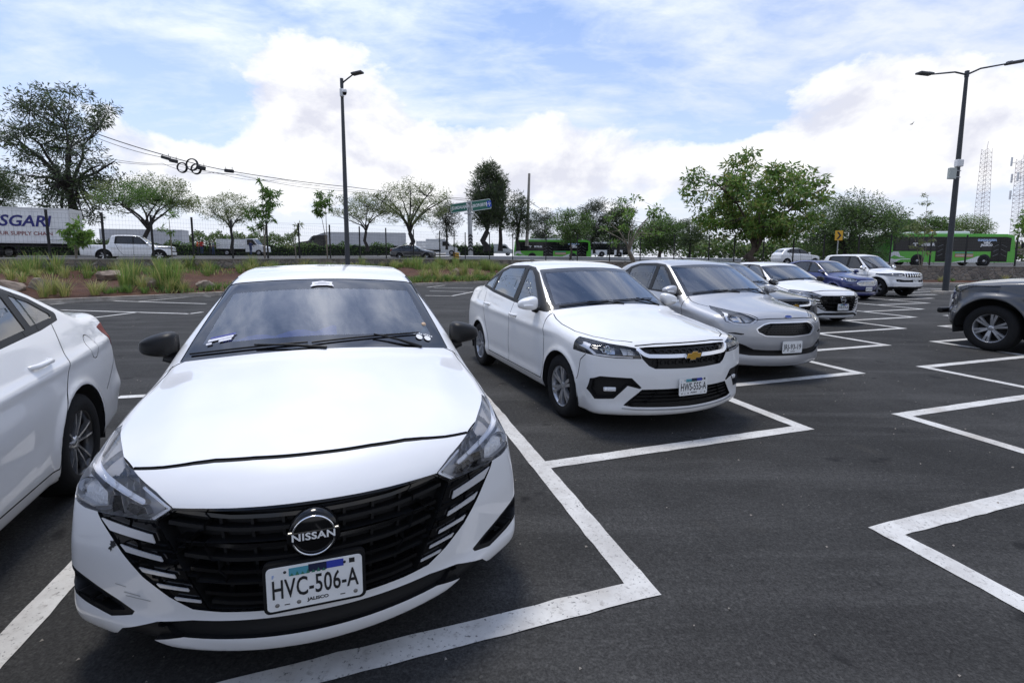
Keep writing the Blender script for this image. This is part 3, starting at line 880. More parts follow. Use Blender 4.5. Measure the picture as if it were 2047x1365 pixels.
def ribbon(body, pts, w, th, view='front', off=0.0, n=None):
    """flat bar that follows the body: pts in the view plane, w across, th deep; returns a Mesh in body space"""
    P = np.array(pts, float)
    if n:
        t = np.r_[0, np.cumsum(np.linalg.norm(np.diff(P, axis=0), axis=1))]; tt = np.linspace(0, t[-1], n)
        P = np.stack([np.interp(tt, t, P[:, 0]), np.interp(tt, t, P[:, 1])], 1)
    d = np.gradient(P, axis=0); d /= np.maximum(np.linalg.norm(d, axis=1, keepdims=True), 1e-9); nrm = np.stack([-d[:, 1], d[:, 0]], 1)
    w = np.asarray(w, float); w = (w if w.ndim else np.full(len(P), float(w)))[:, None]
    A, B = P + nrm * w / 2, P - nrm * w / 2
    def lift(Q, o):
        if view == 'front':
            s = body.hit_front(Q[:, 0], Q[:, 1]); R = np.stack([s, Q[:, 0], Q[:, 1]], 1)
        elif view == 'side':
            y = body.hit_side(Q[:, 0], Q[:, 1]); R = np.stack([Q[:, 0], y, Q[:, 1]], 1)
        elif view == 'side-':
            y = body.hit_side(Q[:, 0], Q[:, 1], -1); R = np.stack([Q[:, 0], y, Q[:, 1]], 1)
        else:
            z = body.hit_top(Q[:, 0], Q[:, 1]); R = np.stack([Q[:, 0], Q[:, 1], z], 1)
        N = body.grad(R, 0.01); N /= np.linalg.norm(N, axis=1, keepdims=True)
        return R + N * o, N
    a1, N = lift(A, off); b1, _ = lift(B, off); a0, _ = lift(A, off - th); b0, _ = lift(B, off - th)
    m = len(P); V = []; NN = []; T = []
    for (p, q, nn) in ((a1, b1, N), (b1, b0, None), (a0, a1, None), (b0, a0, None)):
        o = sum(len(v) for v in V)
        if nn is None:
            e = np.cross(np.gradient(p, axis=0), q - p); nn = e / np.maximum(np.linalg.norm(e, axis=1, keepdims=True), 1e-9)
            ctr = (a1 + b1 + a0 + b0) / 4; sg = np.sign(((p + q) / 2 - ctr) * nn).sum(1)
            nn = nn * np.where(((((p + q) / 2 - ctr) * nn).sum(1)) < 0, -1, 1)[:, None]
        V += [p, q]; NN += [nn, nn]
        i = np.arange(m - 1)
        T += [np.stack([o + i, o + m + i, o + m + i + 1], 1), np.stack([o + i, o + m + i + 1, o + i + 1], 1)]
    V = np.concatenate(V); NN = np.concatenate(NN); T = np.concatenate(T)
    fn = np.cross(V[T[:, 1]] - V[T[:, 0]], V[T[:, 2]] - V[T[:, 0]]); bad = (fn * NN[T[:, 0]]).sum(1) < 0
    T[bad] = T[bad][:, ::-1]
    return Mesh(V, NN, T)
def clip_rect(M, y0, y1):
    a, _ = M.split(lambda P: np.maximum(y0 - P[:, 1], P[:, 1] - y1)); return a

class CarCtx: pass
def build_car(name, body, paint_mat, h, spec, label, cat, group=None):
    """assembles one car at the origin heading +X; returns its Empty"""
    K = std_mats(); off = body.L / 2
    root = empty(name, label=label, cat=cat, group=group)
    root['s_off'] = off
    M = body.mesh(h)
    c = CarCtx(); c.body, c.K, c.root, c.off, c.h, c.paint = body, K, root, off, h, paint_mat
    c.put = lambda m, nm, mt, parent=None: m.obj(nm, mt, parent or root, off)
    c.loc = lambda s, y, z: Vector((off - s, y, z))
    # wheel arches and their liners
    for ax in body.axles:
        _, M = M.split(lambda P: np.maximum(np.sqrt((P[:, 0] - ax) ** 2 + (P[:, 2] - body.wz) ** 2) - body.arch, 0.42 - np.abs(P[:, 1])))
        for sd in (1, -1):
            lb = MB(); r = body.arch + 0.012; n = 18; yo = float(body.hit_side([ax], [body.wz + body.arch + .02])[0]) - .02
            vs = []; fs = []
            for k in range(n + 1):
                t = math.pi * (k / n) * 1.16 - math.pi * .08
                for y in (yo, yo - .33): vs.append((off - ax + r * math.cos(t), sd * y, body.wz + r * math.sin(t)))
            vs.append((off - ax, sd * (yo - .33), body.wz))
            for k in range(n):
                fs.append((2 * k, 2 * k + 2, 2 * k + 3, 2 * k + 1)); fs.append((2 * k + 1, 2 * k + 3, len(vs) - 1))
            lb.add(vs, fs, True); lb.build('wheel_arch_liner', mat('liner_black', (0.012, 0.012, 0.012), 0.95), root)
    # windshield and rear window
    def pane(nm, sb, stp, yb, yt, bow_on=True, frit=0.05, gm=None):
        nonlocal M
        lo, hi = min(sb, stp), max(sb, stp)
        def fw(o):
            def f(P):
                ss = P[:, 0] - body.bow(P[:, 0]) * P[:, 1] ** 2
                yw = yb + (yt - yb) * (ss - sb) / (stp - sb)
                return np.maximum(np.maximum(lo - ss, ss - hi) * .55, np.abs(P[:, 1]) - yw) + np.where(P[:, 2] < .8, 1, 0) + o
            return f
        g, M = M.split(fw(0.0), h * .6)
        gi, fr = g.split(fw(frit))
        c.put(fr.push(-.003, skirt=False), 'glass_border', K['frit'])
        c.put(gi.push(-.003, skirt=False), nm, gm or K['glass'])
        return gi
    c.ws = pane('windshield', *spec['ws'], frit=spec.get('frit', .05))
    if 'rw' in spec: pane('rear_window', *spec['rw'], frit=.03, gm=K['tint'])
    # side glass
    for poly in spec.get('trim', []):
        tr, M = M.split(f_side(poly, -.016), h * .6)
        gl_in, tr = tr.split(f_side(poly, 10.0)) if False else (None, tr)
        rest = tr
        for wp in spec['windows']:
            g, rest = rest.split(f_side(wp), h * .6)
            for sd in (1, -1):
                gs, _ = g.split(lambda P: -sd * P[:, 1])
                if len(gs.T): c.put(gs.push(-.004), 'window', spec.get('side_glass') or K['tint'])
        for sd in (1, -1):
            ts, _ = rest.split(lambda P: -sd * P[:, 1])
            if len(ts.T): c.put(ts.push(-.001), 'window_trim', K['black'])
    # front and rear features of this model
    for fn in spec.get('features', []): M = fn(c, M)
    # shut lines
    gaps = []
    for g in spec.get('gaps', []):
        we = max(g[2], h * .17); b, M = M.split(f_gap(g[0], g[1], we, g[3]), we * 1.9); gaps.append(b)
    if gaps: tag(c.put(join(*gaps).push(-.006, skirt=False), 'panel_gap', K['gap']), kind='stuff')
    # panels
    for nm, f, sided in spec.get('panels', []):
        p, M = M.split(f)
        if sided:
            for sd in (1, -1):
                ps, _ = p.split(lambda P: -sd * P[:, 1])
                c.put(ps, nm, paint_mat)
        else: c.put(p, nm, paint_mat)
    under, M = M.split(lambda P: P[:, 2] - (body.zbot(P[:, 0]) + .012))
    c.put(under, 'underbody', K['gap'])
    for k, q in enumerate(pieces(M)):
        if k == 0 or len(q.T) > 6: c.put(q, 'body' if k == 0 else 'body_panel', paint_mat)
    # inside skin so that the cabin is not white
    up, _ = M.split(lambda P: .86 - P[:, 2])
    inner = Mesh(up.P - up.N * .022, -up.N, up.T[:, ::-1])
    inner = inner.split(lambda P: spec['ws'][0] - .1 - P[:, 0])[0]
    c.put(inner, 'headliner', K['liner'])
    # cabin
    cab = spec.get('cabin')
    if cab:
        sd0, zd, s1, s2, zs = cab          # dash s, dash z, front seat s, rear seat s, seat back top z
        m = MB()
        wd = 0.66
        prof = [(sd0 - .10, zd - .10), (sd0 + .02, zd - .02), (sd0 + .22, zd - .005), (sd0 + .34, zd - .06), (sd0 + .36, zd - .30), (sd0 - .1, zd - .45)]
        vs = []; n = len(prof)
        for y in (-wd, wd): vs += [(off - s, y, z) for s, z in prof]
        fs = [(i, (i + 1) % n, n + (i + 1) % n, n + i) for i in range(n)] + [tuple(range(n))[::-1], tuple(range(n, 2 * n))]
        m.add(vs, fs); m.bbox((off - sd0 - .2, .36, zd + .005), (.18, .34, .07), .03); m.build('dashboard', K['dash'], root)
        sw = MB(); ctr = Vector((off - sd0 - .40, .36, zd - .08)); rt = Matrix.Rotation(R_(-65), 3, 'Y')
        sw.tube([ctr + rt @ Vector((.18 * math.cos(t), .18 * math.sin(t), 0)) for t in np.linspace(0, 2 * math.pi, 25)], .014, 6, caps=False)
        sw.box(ctr, (.1, .34, .02), rt); sw.build('steering_wheel', K['dash'], root)
        for ssx, ys in ((s1, (-.36, .36)), (s2, (-.36, .36))):
            for y in ys:
                st = MB(); tilt = Matrix.Rotation(R_(-16), 3, 'Y')
                st.bbox((off - ssx - .02, y, zs - .38), (.14, .48, .60), .06, tilt)
                st.bbox((off - ssx + .24, y, zs - .64), (.50, .50, .16), .06)
                st.bbox((off - ssx - .12, y, zs + .02), (.10, .27, .18), .045, tilt)
                st.build('seat', K['seat'], root)
    if 'wheel' in spec:
        wk = spec['wheel']
        put_wheels(root, make_wheel(**wk['args']), body, off, wk['track'])
    for fn in spec.get('extras', []): fn(c)
    return root
def place(root, pose):
    """pose: nose x, nose y, heading in degrees; the Empty stands under the middle of the car"""
    a = R_(pose[2]); o = root['s_off']
    root.location = (pose[0] - o * math.cos(a), pose[1] - o * math.sin(a), pose[3] if len(pose) > 3 else 0.0)
    root.rotation_euler = (0, 0, a)
    return root

def mirror_part(c, s, y, z, size=(0.16, 0.23, 0.15), cap=None, arm_z=-0.07, base=None, signal=False):
    for sd in (1, -1):
        bm = bmesh.new(); bmesh.ops.create_uvsphere(bm, u_segments=20, v_segments=12, radius=0.5)
        for v in bm.verts:
            x, yy, zz = (max(-1, min(1, q * 2)) for q in v.co)
            f = lambda q, e: (abs(q) ** e) * (1 if q > 0 else -1)
            t = (f(yy, .7) + 1) / 2                            # 0 at the car, 1 at the outer end
            hgt = 1.0 - .42 * t ** 1.6                         # tapers outwards
            dep = (1.0 if x > 0 else .30) * (1 - .35 * t)
            z2 = f(zz, .6) * .5 * hgt
            z2 += .10 * (1 - t) * (1 if zz > 0 else 0) - .05 * t
            v.co = (f(x, .85) * size[0] * dep, sd * f(yy, .7) * .5 * size[1], z2 * size[2])
        me_v = [v.co.copy() for v in bm.verts]; bm.verts.index_update(); fs = [tuple(v.index for v in f.verts) for f in bm.faces]; bm.free()
        ctr = c.loc(s, sd * y, z)
        m = MB(); m.add([v + ctr for v in me_v], fs, True); o = m.build('mirror', cap or c.K['black'], c.root)
        a = MB(); yb = abs(float(c.body.hit_side([s - .02], [z + arm_z])[0]))
        a.tube([c.loc(s - .03, sd * (yb - .03), z + arm_z - .015), c.loc(s - .02, sd * (yb + .05), z + arm_z), c.loc(s, sd * (y - size[1] * .25), z + arm_z * .5)], [.045, .03, .03], 8)
        a.build('mirror_arm', c.K['black'], o)
        if signal:
            sg = MB(); sg.bbox(ctr + Vector((size[0] * .86, sd * size[1] * .12, -.012)), (.012, size[1] * .5, .014), .004); sg.build('turn_signal', c.K['drl'], o)
def handle_part(c, spots, mat_=None, L=.19):
    for s, z in spots:
        for sd in (1, -1):
            y = float(c.body.hit_side([s], [z])[0]); m = MB()
            m.tube([c.loc(s - L / 2, sd * (y - .006), z), c.loc(s - L * .36, sd * (y + .026), z + .003), c.loc(s + L * .30, sd * (y + .028), z + .006), c.loc(s + L / 2, sd * (y - .004), z + .004)], [.012, .016, .016, .013], 8)
            m.build('door_handle', mat_ or c.paint, c.root)
def wiper_part(c, base, blades):
    """blades: (pivot y, y0, y1, rise0, rise1): blade from y0 to y1 lying just above the glass foot"""
    for (py, y0, y1, r0, r1) in blades:
        def tp(y, rise, o):
            s = base + rise; s = s + float(c.body.bow(np.array([s]))[0]) * y * y
            return c.loc(s, y, float(c.body.hit_top([s], [y])[0]) + o)
        m = MB(); ym = y0 + (y1 - y0) * .55; rm = r0 + (r1 - r0) * .55
        m.tube([tp(py, .0, .004), tp((py + ym) / 2, rm * .55, .016), tp(ym, rm, .020)], [.012, .007, .005], 6)
        m.tube([tp(y0 + (y1 - y0) * t, r0 + (r1 - r0) * t, .008) for t in np.linspace(0, 1, 11)], .0055, 5); m.build('wiper', c.K['black'], c.root)
def plate_part(c, z, text, s_off=0.022, small='JALISCO', w=.30, hgt=.15, holder=True, tilt=0.0, art=True, tz=None):
    """number plate with its lettering on the front, parts of the car"""
    K = c.K; s0 = float(c.body.hit_front([0.0], [z])[0]) - s_off
    B = Matrix.Translation(c.loc(s0, 0, z)) @ Matrix.Rotation(R_(-tilt), 4, 'Y') @ Matrix(((0, 0, 1, 0), (1, 0, 0, 0), (0, 1, 0, 0), (0, 0, 0, 1)))
    def rr(w, h, r, n=4):
        pts = []
        for cx, cy, a0 in ((w / 2 - r, h / 2 - r, 0), (-w / 2 + r, h / 2 - r, 90), (-w / 2 + r, -h / 2 + r, 180), (w / 2 - r, -h / 2 + r, 270)):
            for k in range(n + 1): a = R_(a0 + 90 * k / n); pts.append((cx + r * math.cos(a), cy + r * math.sin(a)))
        return pts
    fx = lambda v: B @ v
    if holder:
        m = MB(); m.prism(rr(w + .022, hgt + .022, .02), -.03, -.004, 'Z', fx); m.build('plate_holder', K['black'], c.root)
    m = MB(); m.prism(rr(w, hgt, .014), -.0035, 0.0, 'Z', fx); pl = m.build('number_plate', K['plate'], c.root)
    e = .0012
    def tx(s, size, x, y, **kw):
        text_obj('plate_lettering', s, size, B @ Matrix.Translation((x, y, e)), kw.pop('mt', K['ink']), pl, **kw)
    if text:
        vs_, _ = text_mesh(text, hgt * .62, spacing=1.04, bold=.0012); wd_ = max(v[0] for v in vs_) - min(v[0] for v in vs_)
        tx(text, hgt * .62, 0, -hgt * .03 if art else -.0, font_scale_x=w * .90 / wd_, bold=.0012, spacing=1.04)
    tx(small, hgt * .105, hgt * .04, -hgt * .355, bold=.0006, font_scale_x=1.15)
    if art:
        pb = mat('plate_art_blue', (0.03, 0.05, 0.35), 0.5); pt = mat('plate_art_teal', (0.08, 0.30, 0.38), 0.5); pg = mat('plate_art_dark', (0.01, 0.015, 0.05), 0.5)
        for nm, x0, x1, y0, y1, mt in (('plate_art', -.27, -.07, .27, .45, pt), ('plate_art', -.07, .12, .29, .47, pg), ('plate_art', .12, .30, .30, .47, pb), ('plate_art', .36, .42, .34, .45, K['ink'])):
            m = MB(); m.prism([(w * x0, hgt * y0), (w * x1, hgt * y0), (w * x1, hgt * y1), (w * x0, hgt * y1)], .0002, .0009, 'Z', fx); m.build(nm, mt, pl)
        m = MB()
        for i in range(7):
            x = w * (-.24 + .055 * i); m.add([B @ Vector((x - .006, hgt * .27, .0013)), B @ Vector((x + .006, hgt * .27, .0013)), B @ Vector((x, hgt * (.34 + .03 * (i % 2)), .0013))], [(0, 1, 2)])
        m.build('plate_art', mat('plate_art_green', (0.03, 0.16, 0.10), 0.5), pl, fixn=False)
        for x in (-.31, .31):
            m = MB(); m.lathe([(0, .003), (.004, .003), (.005, 0)], 8, 'Z'); m.v = [tuple(B @ (Vector(v) + Vector((x * w, hgt * .38, 0)))) for v in m.v]; m.build('plate_screw', K['rimdark'], pl)
        for x in (-.40, -.18, .42):
            m = MB(); m.lathe([(0, .0012), (.007, .0012), (.007, .0002)], 12, 'Z'); m.v = [tuple(B @ (Vector(v) + Vector((x * w, -hgt * .37, 0)))) for v in m.v]; m.build('plate_crest', mat('plate_crest_grey', (.2, .19, .17), .5), pl)
        for x in (-.30, .28):
            m = MB(); m.prism([(x * w - .008, -hgt * .39), (x * w + .008, -hgt * .39), (x * w + .008, -hgt * .37), (x * w - .008, -hgt * .37)], .0002, .001, 'Z', fx); m.build('plate_slot', K['ink'], pl)
        tx('F', hgt * .12, -w * .43, hgt * .30, mt=mat('plate_blue_letter', (.1, .25, .6), .5))
    return pl

def feat(c, M, poly, name, material, depth, view='front', lim=.6, sided=True, inner=None, fine=None, parent=None, skirt=True):
    """cuts a feature out of the body; returns (rest of body, list of objects)"""
    f = {'front': lambda o: f_front(poly, o, lim), 'side': lambda o: f_side(poly, o, lim), 'rear': lambda o: f_rear(poly, lim, o), 'top': lambda o: f_top(poly, o, lim)}[view]
    p, M = M.split(f(0.0), fine or c.h * .5)
    out = []
    for sd in ((1, -1) if sided else (0,)):
        q = p.split(lambda P: -sd * P[:, 1])[0] if sd else p
        if inner: a, b_ = q.split(f(inner)); q = join(a.push(depth), b_.push(-.004))
        else: q = q.push(depth, skirt)
        o = c.put(q, name, material, parent)
        if o is not None: out.append(o)
    return M, out
def lamp(c, M, hl, inner_parts, lim=.95, depth=-.03, housing=None):
    """headlight: clear lens over a housing; inner_parts are (polygon or line spec, name, material, depth)"""
    p, M = M.split(f_front(hl, 0, lim), c.h * .5)
    for sd in (1, -1):
        q, _ = p.split(lambda P: -sd * P[:, 1])
        lens = c.put(q.push(-.001, skirt=False), 'headlight', c.K['lens'])
        bowl = q
        for spec in inner_parts:
            kind, pts, nm, mt, d = spec[:5]
            if kind == 'poly': g, bowl = bowl.split(f_front(pts, 0, lim), c.h * .35)
            else: g, bowl = bowl.split(lambda P: sd_line(np.abs(P[:, 1]), P[:, 2], pts) - spec[5], max(.006, spec[5]))
            c.put(g.push(d), nm, mt, lens)
        c.put(bowl.push(depth), 'lamp_housing', housing or c.K['bowl'], lens)
    return M
# ------------------------------------------------------------------ the white compact sedan with the V grille
def nissan_body():
    L = 4.495
    def ridge(s, ay):
        # raised shoulders of the hood and a gently sunk middle
        f = np.exp(-((ay - (.50 + .12 * np.clip(s, 0, 1.2))) / .10) ** 2)
        return .010 * f * np.clip((s - .2) / .3, 0, 1) * np.clip((1.25 - s) / .2, 0, 1)
    crease = [lambda s, z: np.clip((.95 - s) / .55, 0, 1) * np.interp(z, [.2, .36, .5, .66, .8, 1.0], [.030, .030, .008, -.022, -.026, -.02]),
              lambda s, z: .010 * np.exp(-((z - (.70 + .035 * (s - 1) )) / .045) ** 2) * np.clip((s - .75) / .4, 0, 1),
              lambda s, z: .014 * np.exp(-((z - .33) / .06) ** 2) * np.clip((s - .9) / .3, 0, 1)]
    return Body(L,
        top=[(-.3, .69), (-.03, .70), (.06, .765), (.16, .815), (.30, .845), (.60, .905), (.90, .955), (1.12, .985), (1.20, 1.01), (1.96, 1.385), (2.10, 1.425), (2.35, 1.455), (2.65, 1.467), (2.95, 1.455), (3.30, 1.40), (3.45, 1.36), (4.0, 1.135), (4.12, 1.115), (4.40, 1.105), (4.55, 1.05), (4.8, 1.0)],
        plan=[(-.3, .845), (.25, .845), (.55, .855), (.9, .868), (1.4, .868), (3.2, .868), (3.7, .86), (4.1, .83), (4.5, .77)],
        sect=[(.1, -.04), (.2, -.006), (.30, .0), (.45, 0), (.66, 0), (.78, -.012), (.86, -.030), (.93, -.058), (1.0, -.085), (1.42, -.285), (1.55, -.34)],
        nose=[(.10, .05), (.18, .012), (.24, -.012), (.30, .008), (.36, 0), (.50, -.012), (.62, -.006), (.69, .004), (.73, .03), (.78, .075), (.83, .12), (1.2, .5)],
        tail=[(.1, .12), (.3, .05), (.5, .0), (.62, .0), (.72, .04), (.9, .055), (1.05, .03), (1.12, .02), (1.3, .2)],
        zbot=[(-.3, .172), (.5, .178), (.8, .19), (3.6, .20), (4.0, .24), (4.6, .30)],
        bow=[(0, .12), (.6, .18), (1.2, .30), (2.1, .26), (2.6, .05), (3.2, -.20), (4.0, -.28), (4.5, -.1)],
        crown=[(0, .10), (.25, .14), (.8, .15), (1.2, .14), (1.5, .10), (2.2, .085), (3.2, .085), (3.8, .06), (4.5, .05)],
        front_c=.55, rear_c=.30, axles=(.87, 3.49), arch=.355, wheel_z=.315, k_top=.075, k_front=.055, k_rear=.10, k_bot=.03, lip=.010, crease=crease, hood_ridge=ridge)
NIS = dict(
    HL=[(.492, .655), (.436, .697), (.50, .735), (.60, .776), (.70, .797), (.78, .811), (.84, .822), (.90, .80), (.89, .72), (.83, .672), (.76, .652), (.709, .650)],
    BLACK=[(-.1, .703), (.345, .699), (.436, .697), (.492, .655), (.709, .650), (.695, .625), (.62, .523), (.554, .448), (.47, .385), (.395, .345), (.30, .338), (-.1, .334)],
    GRILLE=[(-.1, .695), (.34, .691), (.43, .690), (.487, .650), (.345, .346), (-.1, .342)],
    LOW=[(-.1, .312), (.40, .304), (.52, .285), (.65, .236), (.675, .205), (.70, .192), (.95, .188), (.95, .1), (.34, .1), (.40, .170), (.47, .190), (.535, .216), (.43, .246), (-.1, .246)],
    FOG=[(.90, .425), (.90, .305), (.80, .282), (.69, .268), (.61, .290), (.60, .305), (.66, .335), (.75, .37)],
    CHROME=[[(.688, .634), (.506, .606), (.497, .578), (.655, .598)], [(.622, .556), (.482, .534), (.474, .518), (.602, .534)],
            [(.560, .486), (.442, .474), (.436, .462), (.547, .471)], [(.506, .434), (.402, .426), (.397, .416), (.494, .421)], [(.452, .390), (.366, .384), (.361, .375), (.441, .379)]])
def nissan_front(c, M):
    K, B, n = c.K, c.body, NIS
    dim = mat('lamp_reflector_dim', (.35, .34, .33), .25, metal=.9, bump=.8, bscale=160)
    M = lamp(c, M, n['HL'], [
        ('line', [(.500, .659), (.449, .695), (.50, .722), (.545, .742)], 'light_guide', K['drl'], -.005, .0038),
        ('line', [(.511, .657), (.463, .691)], 'light_guide', K['drl'], -.007, .0030),
        ('line', [(.86, .792), (.80, .777), (.72, .757), (.62, .730), (.54, .706)], 'light_guide', K['drl'], -.010, .0085),
        ('line', [(.652, .706), (.656, .674), (.72, .657), (.80, .670), (.852, .70), (.860, .765)], 'light_guide', mat('lamp_frame', (.45, .46, .48), .25, metal=.6), -.012, .0060),
        ('poly', [(.664, .678), (.72, .666), (.79, .680), (.836, .705), (.842, .742), (.80, .757), (.72, .737), (.672, .716)], 'reflector', K['reflector'], -.022),
        ('poly', [(.520, .668), (.565, .661), (.60, .680), (.585, .700), (.53, .690)], 'reflector', dim, -.016),
        ('poly', [(.60, .662), (.645, .660), (.655, .71), (.62, .715)], 'reflector', K['rimdark'], -.05)], lim=.75, depth=-.022, housing=mat('lamp_housing_mid', (.40, .405, .42), .32, metal=.1))
    for sd in (1, -1):
        y = sd * .765; z = .725; s = float(B.hit_front([abs(y)], [z])[0])
        bl = MB(); bl.lathe([(0, .0), (.018, .002), (.026, .010), (.030, .02)], 16, 'X', c=c.loc(s + .030, y, z - .012)); bl.build('bulb_shield', K['chrome'], c.root)
    blk, M = M.split(f_front(n['BLACK'], 0, .5), .008)
    gr, wedge = blk.split(f_front(n['GRILLE'], 0, .5), .008)
    chr_all = []
    for q in n['CHROME']:
        ch, wedge = wedge.split(f_front(q, 0, .5), .005)
        for sd in (1, -1):
            p, _ = ch.split(lambda P: -sd * P[:, 1]); c.put(p.push(.004), 'chrome_bar', K['satin'])
    for sd in (1, -1):
        p, _ = wedge.split(lambda P: -sd * P[:, 1]); c.put(p.push(-.006), 'grille_panel', K['gloss'])
    g = c.put(gr.push(-.055), 'grille', K['black'])
    zs = [.672, .628, .574, .526, .482, .440, .398, .362]
    for i, z in enumerate(zs):
        hw = np.interp(z, [.346, .65], [.335, .475]) - .006
        yy = np.linspace(-hw, hw, 41); bend = .016 * np.clip((np.abs(yy) - .26) / .2, 0, 1) + .004 * (yy / .4) ** 2
        rb = ribbon(B, np.stack([yy, z + bend], 1), .013, .045, 'front', -.006 - .003 * (i % 2))
        c.put(rb, 'grille_slat', K['black' if i % 2 else 'gloss'], g)
    for yv in (-.30, -.2, -.1, .1, .2, .3):
        rb = ribbon(B, [(yv * .92, .36), (yv * 1.02, .67)], .010, .03, 'front', -.034, n=8); c.put(rb, 'grille_rib', K['black'], g)
    lo, M = M.split(f_front(n['LOW'], 0, .8), .008); c.put(lo.push(-.022), 'lower_intake', K['black'])
    fg, M = M.split(f_front(n['FOG'], 0, .9), .008)
    for sd in (1, -1):
        p, _ = fg.split(lambda P: -sd * P[:, 1])
        inn, rim = p.split(f_front(n['FOG'], .018, .9)); c.put(join(inn.push(-.045), rim.push(-.004)), 'fog_recess', K['black'])
    return M
def nissan_badge(c):
    K, B = c.K, c.body; z = .603; s0 = float(B.hit_front([0.], [z])[0])
    T = Matrix.Translation(c.loc(s0 - .012, 0, z)) @ Matrix(((0, 0, 1, 0), (1, 0, 0, 0), (0, 1, 0, 0), (0, 0, 0, 1)))
    m = MB(); m.lathe([(0, .010), (.070, .009), (.080, .002), (.082, -.03)], 36, 'Z'); m.v = [tuple(T @ Vector(v)) for v in m.v]
    b = m.build('badge', K['gloss'], c.root)
    for a0, a1 in ((R_(17), R_(163)), (R_(197), R_(343))):
        m = MB(); m.tube([T @ Vector((.067 * math.cos(a), .067 * math.sin(a), .012)) for a in np.linspace(a0, a1, 22)], .0036, 6); m.build('badge_ring', K['chrome'], b)
    m = MB(); m.bbox((0, 0, .004), (.168, .040, .020), .006); m.v = [tuple(T @ Vector(v)) for v in m.v]; m.build('badge_bar', K['gloss'], b)
    text_obj('badge_lettering', 'NISSAN', .034, T @ Matrix.Translation((0, 0, .0145)), K['plate'], b, bold=.0008, font_scale_x=1.16, spacing=1.05, extrude=.0006)
def nissan_spec(plate, extras=(), wheel_face='silver', detail=1):
    K = std_mats(); w = .0024 if detail else .005
    win1 = [(1.63, 1.0), (1.66, 1.03), (2.02, 1.30), (2.14, 1.352), (2.42, 1.372), (2.44, .985)]
    win2 = [(2.52, .988), (2.50, 1.374), (2.85, 1.362), (3.10, 1.315), (3.22, 1.24), (3.27, 1.04), (3.26, 1.005)]
    return dict(frit=.07, ws=(1.21, 1.95, .735, .60), rw=(4.0, 3.46, .60, .52),
        trim=[[(1.60, .992), (1.64, 1.04), (2.00, 1.305), (2.14, 1.365), (2.45, 1.385), (2.85, 1.375), (3.12, 1.33), (3.55, 1.16), (3.52, 1.04), (3.27, .99)]],
        windows=[win1, win2, [(3.32, 1.02), (3.28, 1.23), (3.46, 1.15), (3.48, 1.06)]],
        features=[nissan_front],
        gaps=[('front', [(-.1, .812), (.20, .811), (.33, .807), (.40, .801), (.45, .795), (.50, .789), (.60, .779)], w * .8, .6),
              ('top', [(.30, .605), (.42, .68), (.56, .757), (.74, .815), (1.0, .815), (1.22, .790), (1.36, .765)], w * .8, .6),
              ('side', [(.44, .655), (.50, .60), (.54, .50)], w, .5),
              ('side', [(1.36, .96), (1.30, .80), (1.28, .40), (1.34, .27)], w, .5), ('side', [(2.48, .98), (2.49, .5), (2.45, .27)], w, .5),
              ('side', [(3.42, .99), (3.30, .80), (3.12, .52), (3.05, .27)], w, .5), ('side', [(1.34, .272), (3.05, .272)], w, .5),
              ('rear', [(0, .74), (.5, .76), (.64, .82), (.62, 1.1)], w, 3.9), ('side', [(4.30, .62), (3.88, .58)], w, .5)],
        panels=[('hood', lambda P: np.maximum(np.maximum(sd_poly(P[:, 0], np.abs(P[:, 1]), [(-.2, -.1), (-.2, .6), (.30, .605), (.42, .68), (.56, .757), (.74, .815), (1.0, .815), (1.22, .790), (1.36, .765), (1.45, -.1)]), .7 - P[:, 2]),
                          -sd_poly(np.abs(P[:, 1]), P[:, 2], [(-.2, .3), (-.2, .812), (.20, .811), (.33, .807), (.40, .801), (.45, .795), (.50, .789), (.60, .779), (.9, .75), (.9, .3)])), False),
                ('bumper', lambda P: np.maximum(P[:, 0] - np.interp(P[:, 2], [.5, .6, .655, .7], [.54, .50, .44, .40]), P[:, 2] - .84), False),
                ('door', f_side([(1.36, .965), (1.30, .80), (1.28, .40), (1.34, .272), (2.45, .272), (2.49, .5), (2.48, .98)], 0, .5), True),
                ('door', f_side([(2.48, .98), (2.49, .5), (2.45, .272), (3.05, .272), (3.12, .52), (3.30, .80), (3.42, 1.0)], 0, .5), True)],
        cabin=(1.42, .985, 2.42, 3.35, 1.13),
        wheel=dict(args=dict(R=.315, rim=.195, width=.195, style='twin5', rim_mat=K['rimdark'], face_mat=K[wheel_face]), track=.755),
        extras=[nissan_badge, lambda c: plate_part(c, .438, plate, .030),
                lambda c: mirror_part(c, 1.60, .890, 1.02, (.11, .20, .145), arm_z=-.072),
                lambda c: wiper_part(c, 1.21, [(.02, -.69, -.08, .045, .055), (.56, -.06, .56, .05, .13)]),
                lambda c: handle_part(c, [(2.28, .80), (3.22, .83)])] + list(extras))
